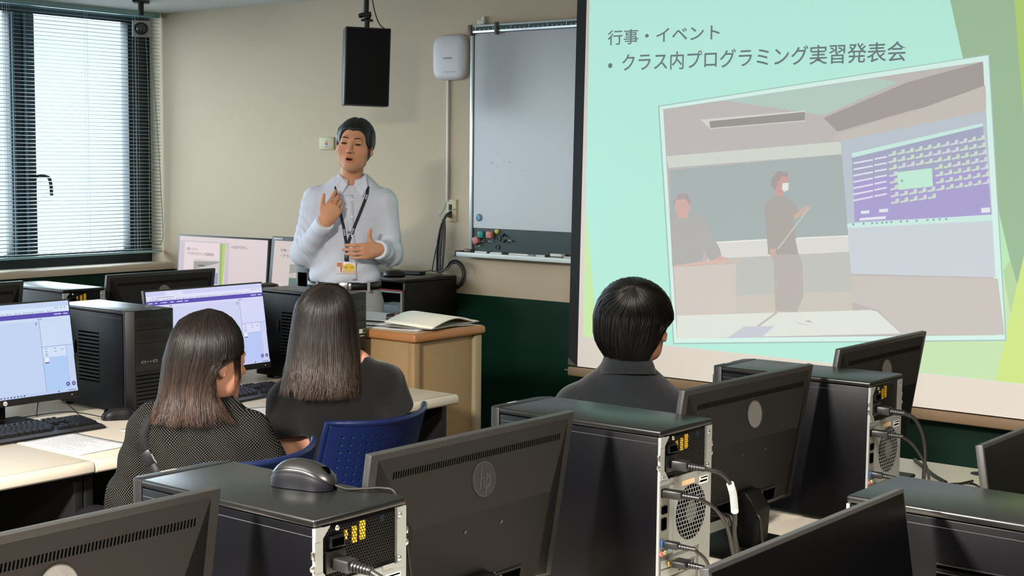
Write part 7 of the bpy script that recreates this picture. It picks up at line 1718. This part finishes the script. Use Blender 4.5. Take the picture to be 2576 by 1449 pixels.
ch = make_chair('blue perforated chair holding the person in the black tee', (-3.090, 2.985, 0), PI+math.radians(3))
dup(ch, (-2.925, 2.375, 0), PI+math.radians(6), 'blue chair behind the dotted blouse, only one upper corner showing past the mouse')
# ------------------------------------------------------------------ keyboards, mice, sheets, cords
m_kb = mat('keyboard_black', (12, 12, 13), 0.4)
m_key = mat('keycap_black', (19, 19, 20), 0.45)
def make_keyboard(label, loc, rz):
    """user side at local -y"""
    t = thing('keyboard', label, 'keyboard', loc, rz, 'black keyboards')
    hw, d0, d1 = 0.225, -0.080, 0.080
    MB().prism([(-hw, d0, 0.0), (-hw, d1, 0.0), (-hw, d1, 0.026), (-hw, d1-0.018, 0.026), (-hw, d0+0.028, 0.014), (-hw, d0, 0.008)], (2*hw, 0, 0)).build('base', m_kb, t, bev=0.003)
    MB().prism([(-hw+0.001, d0+0.001, 0.0088), (-hw+0.001, d0+0.024, 0.0142), (-hw+0.001, d0+0.024, 0.0136), (-hw+0.001, d0+0.001, 0.0080)], (2*hw-0.002, 0, 0)).build('front_band', mat('keyboard_band', (52, 52, 54), 0.35), t)
    mb = MB()
    def key(x, y, w, h=0.0165):
        z = 0.0145+(y-d0-0.028)*0.0113/(0.114); s = 0.0022; top = 0.0085
        a = [(x, y, z), (x+w, y, z), (x+w, y+h, z+0.0015), (x, y+h, z+0.0015)]
        b = [(x+s, y+s*0.8, z+top), (x+w-s, y+s*0.8, z+top), (x+w-s, y+h-s*0.6, z+top+0.0017), (x+s, y+h-s*0.6, z+top+0.0017)]
        mb.add(a+b, [(4, 5, 6, 7), (0, 1, 5, 4), (1, 2, 6, 5), (2, 3, 7, 6), (3, 0, 4, 7)])
    p = 0.0190; y0 = d0+0.030
    rows = [[1.25, 1.25, 1.25, 4.0, 1.25, 1.25, 1.25, 1.25, 1.25], [2.0]+[1]*11+[2.0], [1.75]+[1]*12+[1.25], [1.5]+[1]*12+[1.5], [1]*13+[2]]
    for r, row in enumerate(rows):
        x = -hw+0.010
        for w in row: key(x, y0+r*p*0.96, w*p-0.0022); x += w*p
    x = -hw+0.010
    for k in range(14): key(x+k*p*1.07, y0+5*p*0.96+0.006, p-0.0022, 0.012)
    bx = -hw+0.010+15.3*p
    for k in range(3):
        for r in (3, 4): key(bx+k*p, y0+r*p*0.96, p-0.0022)
        key(bx+k*p, y0+5*p*0.96+0.006, p-0.0022, 0.012); key(bx+k*p, y0, p-0.0022)
    key(bx+p, y0+p*0.96, p-0.0022)
    bx += 3.35*p
    for k in range(4):
        for r in range(5):
            if bx+k*p+p < hw: key(bx+k*p, y0+r*p*0.96, p-0.0022)
    mb.build('keys', m_key, t)
    return t
make_keyboard('black keyboard under the pale blue browser monitor', (-3.965, 2.552, 0.7005), PI/2)
make_keyboard('black keyboard between the two women', (-4.028, 3.455, 0.7005), PI/2+math.radians(5))

m_mtop = mat('mouse_top', (22, 22, 23), 0.32, spec=0.5)
m_mside = mat('mouse_side', (12, 13, 18), 0.40, spec=0.35)
m_gloss = mat('mouse_gloss_strip', (18, 18, 19), 0.08, spec=0.9)
def make_mouse(label, loc, rz):
    """nose at local +x"""
    t = thing('computer_mouse', label, 'computer mouse', loc, rz, 'black optical mice')
    N = 30; K = 36; L = 0.057
    def W(u): return 0.0315*(1-abs(u)**3.2)**0.42*(1.0-0.10*math.exp(-((u-0.1)/0.45)**2))+0.0002
    def H(u): return 0.0375*(1-((abs(u+0.18))/(1.18 if u > -0.18 else 0.82))**2.4)**0.62*0.98+0.006*(u > -2)
    def sect(u, grow=0.0):
        out = []
        w = W(u); h = max(0.008, H(u))
        for k in range(K+1):
            a = PI*k/K; c, s = math.cos(a), math.sin(a)
            x = -c; r = abs(x)**0.85
            y = math.copysign(r, x)*w*(1.0-0.10*(1-s)*(s < 0.55))
            out.append((u*L, y*(1+grow*8), 0.0012+h*(s**0.72)+grow))
        return out
    mb = MB(); top = MB(); side = MB()
    us = [math.sin((i/N-0.5)*PI)*0.995 for i in range(N+1)]
    S_ = [sect(u) for u in us]; T_ = [sect(u, 0.0006) for u in us]
    vs = [p for s in S_ for p in s]
    side.add(vs, [(i*(K+1)+k, i*(K+1)+k+1, (i+1)*(K+1)+k+1, (i+1)*(K+1)+k) for i in range(N) for k in range(K)], None, True)
    side.v += [(u*L, 0, 0.0012) for u in us]
    b = len(vs)
    for i in range(N):
        for kk in (0, K):
            side.f.append((i*(K+1)+kk, (i+1)*(K+1)+kk, b+i+1, b+i)); side.c.append(None); side.s.append(False)
    side.build('shell', m_mside, t)
    lo = lambda i: 7+int(3*math.sin(PI*i/N)) if i < N else 7
    mt = MB(); mt.add([p for s in T_ for p in s], [(i*(K+1)+k, i*(K+1)+k+1, (i+1)*(K+1)+k+1, (i+1)*(K+1)+k) for i in range(1, N-1) for k in range(8, K-8)], None, True)
    o = mt.build('top_cover', m_mtop, t)
    G = [sect(u, 0.0010) for u in us]
    gm_ = MB(); gm_.add([p for s in G for p in s], [(i*(K+1)+k, i*(K+1)+k+1, (i+1)*(K+1)+k+1, (i+1)*(K+1)+k) for i in range(13, 25) for k in range(17, 19)], None, True)
    gm_.build('gloss_strip', m_gloss, t)
    z = max(p[2] for p in S_[22]); MB().cyl((S_[22][0][0], -0.0035, z-0.006), (S_[22][0][0], 0.0035, z-0.006), 0.0095, n=20).build('scroll_wheel', m_slot, t)
    e = [Vector(T_[i][8]) for i in range(1, N)]; e2 = [Vector(T_[i][K-8]) for i in range(1, N)]
    MB().tube(e, 0.0006, 5).build('seam_line', m_gloss, t); MB().tube(e2, 0.0006, 5).build('seam_line', m_gloss, t)
    return t
make_mouse('black mouse lying on the top of the foreground tower', (-1.660, 1.556, 0.7003+TH), math.radians(14))
make_mouse('black mouse on the cream desk in front of the left tower', (-3.992, 2.905, 0.7003), math.radians(-120))
def cord(name, label, pts, r, m=None, n=7, cat='cable', group=None):
    t = MB().tube(spline(pts, n), r, 10).build(name, m or m_cbk)
    return tag(t, label, cat, group)
zt = 0.7003+TH
cord('mouse_cable', 'thin cable from the mouse on the foreground tower, running over its rear edge', [(-1.606, 1.571, zt+0.008), (-1.590, 1.582, zt+0.0025), (-1.567, 1.602, zt+0.003), (-1.548, 1.618, zt+0.004), (-1.530, 1.628, zt-0.004), (-1.515, 1.634, zt-0.06), (-1.50, 1.640, zt-0.18), (-1.49, 1.65, 0.75), (-1.48, 1.66, 0.7035)], 0.0022)
cord('mouse_cable', 'thin mouse cable lying across the keyboard by the left tower', [(-4.015, 2.867, 0.708), (-4.055, 2.80, 0.728), (-4.075, 2.74, 0.736), (-4.09, 2.62, 0.735), (-4.085, 2.50, 0.734)], 0.0017)
cord('loose_cable', 'thin black cable arching below the pale blue browser monitor', [(-4.085, 2.655, 0.732), (-4.12, 2.68, 0.745), (-4.15, 2.71, 0.769), (-4.15, 2.765, 0.771), (-4.15, 2.805, 0.753), (-4.15, 2.84, 0.722), (-4.155, 2.86, 0.7025)], 0.0018)

# papers on the student desks
sheet('paper_sheet', 'printed white worksheet in front of the left keyboard', 'paper', (-3.735, 2.563, 0.7005), math.radians(2), 0.297, 0.21, m_pap, 0.002, 24, 'worksheets on the cream desks', 8)
sheet('paper_sheet', 'small white slip beside the bob haired woman', 'paper', (-3.735, 2.835, 0.7005), math.radians(3), 0.19, 0.10, m_pap, 0.001, 6, 'worksheets on the cream desks', 9)
sheet('paper_sheet', 'printed white worksheet between the two women', 'paper', (-3.690, 3.265, 0.7005), math.radians(-24), 0.297, 0.21, m_pap, 0.003, 20, 'worksheets on the cream desks', 10)
t = thing('file_box', 'blue file box with a white band on the desk behind the lilac browser monitor', 'box', (-4.50, 3.62, 0.7003))
MB().box(-0.05, 0.05, -0.16, 0.20, 0, 0.06).build('box', mat('blue_card', (32, 62, 140), 0.5), t, bev=0.002)
MB().box(0.0502, 0.051, 0.02, 0.06, 0.002, 0.058).build('white_band', m_pap, t)

# power cords and display cables behind the foreground row
def plug(parent_pts, label, body, r, kind, extra=None, group=None):
    """a moulded plug (box then ribbed neck) and its cord"""
    P = [Vector(p) for p in parent_pts]
    t = thing(kind, label, 'cable', tuple(P[0]), 0, group)
    o = P[0]; d = (P[1]-P[0]).normalized(); y = Vector((0, 1, 0)); y = (y-d*y.dot(d)).normalized(); z = d.cross(y)
    L, w, h = body
    MB().obox(d*L/2, d, y, z, L/2, w, h).build('plug', m_black, t, bev=0.003)
    nb = MB()
    for k in range(6):
        a = d*(L+0.0005+k*0.0055); nb.cyl(a, a+d*0.0038, r*1.75-k*0.0003, n=14)
    nb.cyl(d*(L-0.001), d*(L+0.034), r*1.25, n=14); nb.build('strain_relief', m_black, t)
    q = [d*(L+0.030)]+[p-o for p in P[2:]]
    MB().tube(spline(q, 8), r, 12).build('cord', m_cbk, t)
    return t, o
xr = -1.492
plug([(xr+0.0015, 1.462, 0.985), (xr+0.05, 1.468, 0.982), (xr+0.115, 1.482, 0.955), (xr+0.140, 1.496, 0.91), (xr+0.150, 1.51, 0.85), (xr+0.140, 1.53, 0.78), (xr+0.135, 1.56, 0.712), (xr+0.15, 1.62, 0.7085)], 'thick black power cord in the rear of the tower with the mouse', (0.030, 0.0125, 0.0095), 0.0048, 'power_cable', group='power cords behind the foreground towers')
t3c, o3 = plug([(xr+0.0015, 2.376, 0.985), (xr+0.05, 2.390, 0.982), (xr+0.085, 2.425, 0.968), (xr+0.090, 2.455, 0.935), (xr+0.085, 2.475, 0.89), (xr+0.08, 2.49, 0.82), (xr+0.09, 2.51, 0.74), (xr+0.12, 2.54, 0.708), (xr+0.15, 2.62, 0.706)], 'black power cord with a white ribbed tag, between two monitor backs', (0.032, 0.0125, 0.0095), 0.0042, 'power_cable', group='power cords behind the foreground towers')
cp = [Vector(p)-o3 for p in ((xr+0.0895, 2.448, 0.947), (xr+0.0895, 2.460, 0.925), (xr+0.087, 2.470, 0.903), (xr+0.0850, 2.477, 0.884))]
MB().tube(spline(cp, 5), 0.0075, 12).build('cord_tag', mat('tag_white', (206, 204, 198), 0.5), t3c)
mb = MB(); q = spline(cp, 5)
for k in range(3, len(q)-3, 1): mb.tube([q[k]-(q[k+1]-q[k])*0.12, q[k]+(q[k+1]-q[k])*0.12], 0.0078, 12)
mb.build('tag_marks', mat('tag_grey', (130, 120, 118), 0.6), t3c)
plug([(-1.4575, 3.240, 0.985), (-1.41, 3.25, 0.982), (-1.375, 3.272, 0.966), (-1.365, 3.30, 0.92), (-1.365, 3.315, 0.86), (-1.37, 3.32, 0.78), (-1.38, 3.33, 0.715), (-1.40, 3.36, 0.7065)], 'black power cord behind the tower nearest the projector screen', (0.032, 0.0125, 0.0095), 0.0048, 'power_cable', group='power cords behind the foreground towers')
Gd = 'display cables behind the foreground towers'
plug([(xr-0.001, 2.349, 0.932), (xr+0.05, 2.360, 0.930), (xr+0.085, 2.40, 0.905), (xr+0.090, 2.44, 0.86), (xr+0.085, 2.48, 0.79), (xr+0.09, 2.53, 0.725), (xr+0.10, 2.60, 0.705)], 'upper display cable of the tower between two monitor backs', (0.040, 0.011, 0.008), 0.0036, 'display_cable', group=Gd)
plug([(xr+0.0025, 2.351, 0.831), (xr+0.05, 2.362, 0.828), (xr+0.075, 2.385, 0.805), (xr+0.08, 2.41, 0.765), (xr+0.085, 2.44, 0.715), (xr+0.09, 2.50, 0.7045)], 'lower signal cable of the tower between two monitor backs', (0.030, 0.009, 0.007), 0.0034, 'display_cable', group=Gd)
plug([(xr+0.0065, 2.382, 0.788), (xr+0.05, 2.39, 0.786), (xr+0.075, 2.42, 0.765), (xr+0.08, 2.45, 0.725), (xr+0.085, 2.50, 0.7055)], 'video cable in the gold socket of the tower between two monitor backs', (0.030, 0.0175, 0.007), 0.004, 'display_cable', group=Gd)
plug([(-1.4575, 3.213, 0.932), (-1.41, 3.225, 0.930), (-1.375, 3.265, 0.905), (-1.37, 3.34, 0.84), (-1.40, 3.44, 0.77), (-1.45, 3.60, 0.712), (-1.47, 3.75, 0.706), (-1.45, 3.86, 0.706)], 'upper display cable of the tower nearest the projector screen', (0.040, 0.011, 0.008), 0.0036, 'display_cable', group=Gd)
plug([(-1.4575, 3.215, 0.831), (-1.41, 3.225, 0.828), (-1.38, 3.25, 0.80), (-1.375, 3.28, 0.75), (-1.38, 3.33, 0.7085)], 'lower signal cable of the tower nearest the projector screen', (0.030, 0.009, 0.007), 0.0034, 'display_cable', group=Gd)
cord('desk_cable', 'black cable crossing the bare end of the cream desk', [(-1.69, 4.03, 0.7055), (-1.62, 3.94, 0.7055), (-1.56, 3.86, 0.7055), (-1.50, 3.795, 0.7055)], 0.005)
cord('desk_cable', 'thin black cable curling near the round cable hole', [(-1.50, 3.775, 0.7035), (-1.475, 3.81, 0.7035), (-1.448, 3.836, 0.7035), (-1.42, 3.82, 0.7035), (-1.37, 3.745, 0.7035)], 0.0028)
# cables from the ports of the two rear facing monitors
for (x, y, lb) in ((-1.60, 1.93, 'black cable hanging from the monitor with the embossed emblem'), (-1.565, 2.83, 'black cable hanging from the monitor before the young man')):
    cord('monitor_cable', lb, [(x-0.012, y, 0.795), (x+0.018, y, 0.785), (x+0.024, y, 0.76), (x+0.026, y+0.01, 0.72), (x+0.05, y+0.03, 0.7045), (x+0.10, y+0.08, 0.7045)], 0.004)
for k, (dy, lb) in enumerate(((-0.135, 'black cable left of the adapter under the monitor before the young man'), (-0.115, 'second black cable left of the adapter under the monitor before the young man'))):
    cord('monitor_cable', lb, [(-1.60, 2.83+dy, 0.812-0.01*k), (-1.555, 2.83+dy, 0.806), (-1.54, 2.83+dy-0.004, 0.77), (-1.53, 2.83+dy+0.004, 0.73), (-1.50, 2.83+dy+0.01, 0.7055), (-1.45, 2.83+dy+0.03, 0.7055)], 0.0045)
t = thing('power_adapter', 'dark grey adapter box on the desk under the monitor before the young man', 'adapter', (-1.715, 2.70, 0.7003), 0.05)
MB().box(-0.028, 0.028, -0.07, 0.07, 0.0, 0.04).build('case', mat('adapter_grey', (62, 62, 62), 0.45), t, bev=0.005)
MB().box(-0.022, 0.022, -0.04, 0.04, 0.0402, 0.0408).build('label_plate', m_mrim, t)

# teacher's screens
m_tlit = attr_mat('lit_teacher_screen', 0.3, emis=0.68, base=0.0)
def slide_items(w, h, bg, green=True):
    I = [(bg, R4(0, 0, w, h))]
    if green:
        I += [((150, 176, 70), [(0.86*w, h), (0.97*w, h), (0.95*w, 0.1*h), (0.90*w, 0.1*h)]), ((176, 206, 70), [(0.93*w, h), (w, h), (0.97*w, 0.05*h), (0.94*w, 0.05*h)])]
    I += [((206, 196, 192), R4(0.24*w, 0.02*h, 0.88*w, 0.70*h)), ((150, 142, 134), [(0.25*w, 0.52*h), (0.87*w, 0.66*h), (0.87*w, 0.68*h), (0.25*w, 0.66*h)]), ((196, 180, 168), R4(0.25*w, 0.46*h, 0.64*w, 0.52*h)), ((70, 96, 84), R4(0.25*w, 0.24*h, 0.64*w, 0.46*h)),
          ((204, 206, 214), R4(0.65*w, 0.16*h, 0.87*w, 0.54*h)), ((150, 150, 190), R4(0.67*w, 0.28*h, 0.86*w, 0.48*h)), ((200, 170, 150), R4(0.25*w, 0.04*h, 0.38*w, 0.18*h)), ((96, 92, 84), R4(0.38*w, 0.04*h, 0.87*w, 0.15*h)),
          ((60, 62, 58), R4(0.36*w, 0.58*h, 0.52*w, 0.605*h)), ((48, 46, 44), R4(0.50*w, 0.10*h, 0.55*w, 0.38*h)), ((48, 46, 44), R4(0.27*w, 0.18*h, 0.34*w, 0.32*h)), ((210, 180, 165), R4(0.507*w, 0.38*h, 0.543*w, 0.43*h))]
    return I
def teacher_monitor(label, loc, rz, W_, H_, z0, bez, lean, items, texts):
    t = thing('teacher_monitor', label, 'monitor', loc, rz, 'screens on the teacher desk')
    c_, s_ = math.cos(lean), math.sin(lean)
    Tm = lambda x, y, z: Vector((x, y*c_+z*s_, z0+z*c_-y*s_))
    def tl(mb): mb.v = [tuple(Tm(*p)) for p in mb.v]; return mb
    tl(MB().box(-W_/2, W_/2, 0, 0.022, 0, H_)).build('panel', m_black, t, bev=0.003)
    org = Tm(-W_/2+bez, -0.0012, bez); w, h = W_-2*bez, H_-2*bez
    pic = flat('screen_picture', [(c, [(p[0], p[1]) for p in pts]) for c, pts in items(w, h)], m_tlit, t, org, (1, 0, 0), Tm(0, 0, 1)-Tm(0, 0, 0), step=0.00008)
    for body, x, z, ww, hh in texts:
        text_mesh('lettering', body, mat('screen_ink', (70, 66, 70), 0.6), pic, basis(Tm(-W_/2+bez+x*w, -0.0034, bez+z*h), (1, 0, 0), Tm(0, 0, 1)-Tm(0, 0, 0)), width=ww*w, height=hh*h)
    MB().prism([(-0.04, 0.03+z0*0.0, 0.0), (-0.04, 0.06, 0.0), (-0.04, 0.075, z0+0.12), (-0.04, 0.046, z0+0.12)], (0.08, 0, 0)).build('stand_neck', m_black, t, bev=0.003)
    MB().box(-0.13, 0.13, -0.05, 0.13, 0, 0.012).build('stand_base', m_black, t, bev=0.004)
    return t, Tm
def pv(w, h):
    I = [((226, 206, 208), R4(0, 0, w, h)), ((206, 190, 200), R4(0, 0.06*h, 0.58*w, 0.94*h))]
    q = slide_items(0.47*w, 0.80*h, (236, 214, 216))
    I += [(c, [(p[0]+0.065*w, p[1]+0.12*h) for p in pts]) for c, pts in q]
    for k in range(4): I.append(((196, 172, 176), R4(0.50*w+k*0.12*w, 0.0, 0.60*w+k*0.12*w, 0.085*h))); I.append(((120, 92, 88), R4(0.52*w+k*0.12*w, 0.02*h, 0.57*w+k*0.12*w, 0.05*h)))
    return I
teacher_monitor('wide monitor by the window corner showing a pink presenter view', (-6.020, 5.03, 0.7003), math.radians(5), 0.672, 0.40, 0.055, 0.010, math.radians(5), pv,
    [('行事・イベント', 0.09, 0.80, 0.13, 0.045), ('・クラス内プログラミング実習発表会', 0.09, 0.735, 0.32, 0.045), ('メモはありません。', 0.60, 0.86, 0.18, 0.045)])
t2_, Tm = teacher_monitor('monitor directly behind the raised arm side of the teacher showing the slide', (-5.285, 4.955, 0.7003), math.radians(6), 0.50, 0.385, 0.095, 0.022, math.radians(7), lambda w, h: slide_items(w, h, (214, 196, 188), False),
    [('行事・イベント', 0.10, 0.84, 0.30, 0.045), ('・クラス内プログラミング実習発表会', 0.10, 0.755, 0.80, 0.05)])
p = [Tm(x, -0.0016, z) for x, z in ((-0.235, 0.369), (-0.175, 0.369), (-0.175, 0.377), (-0.235, 0.377))]
MB().prism(p, (0, 0.0008, 0)).build('white_tab', mat('sticker_white', (208, 208, 206), 0.6), t2_, bev=0.0003)
t = thing('document_camera', 'slim black upright box beside the air pot on the teacher desk', 'document camera', (-5.075, 4.80, 0.7003))
MB().box(-0.045, 0.045, -0.05, 0.05, 0.0, 0.37).build('body', m_black, t, bev=0.004)
MB().box(-0.03, 0.03, -0.0512, -0.0502, 0.25, 0.33).build('front_plate', m_slot, t)
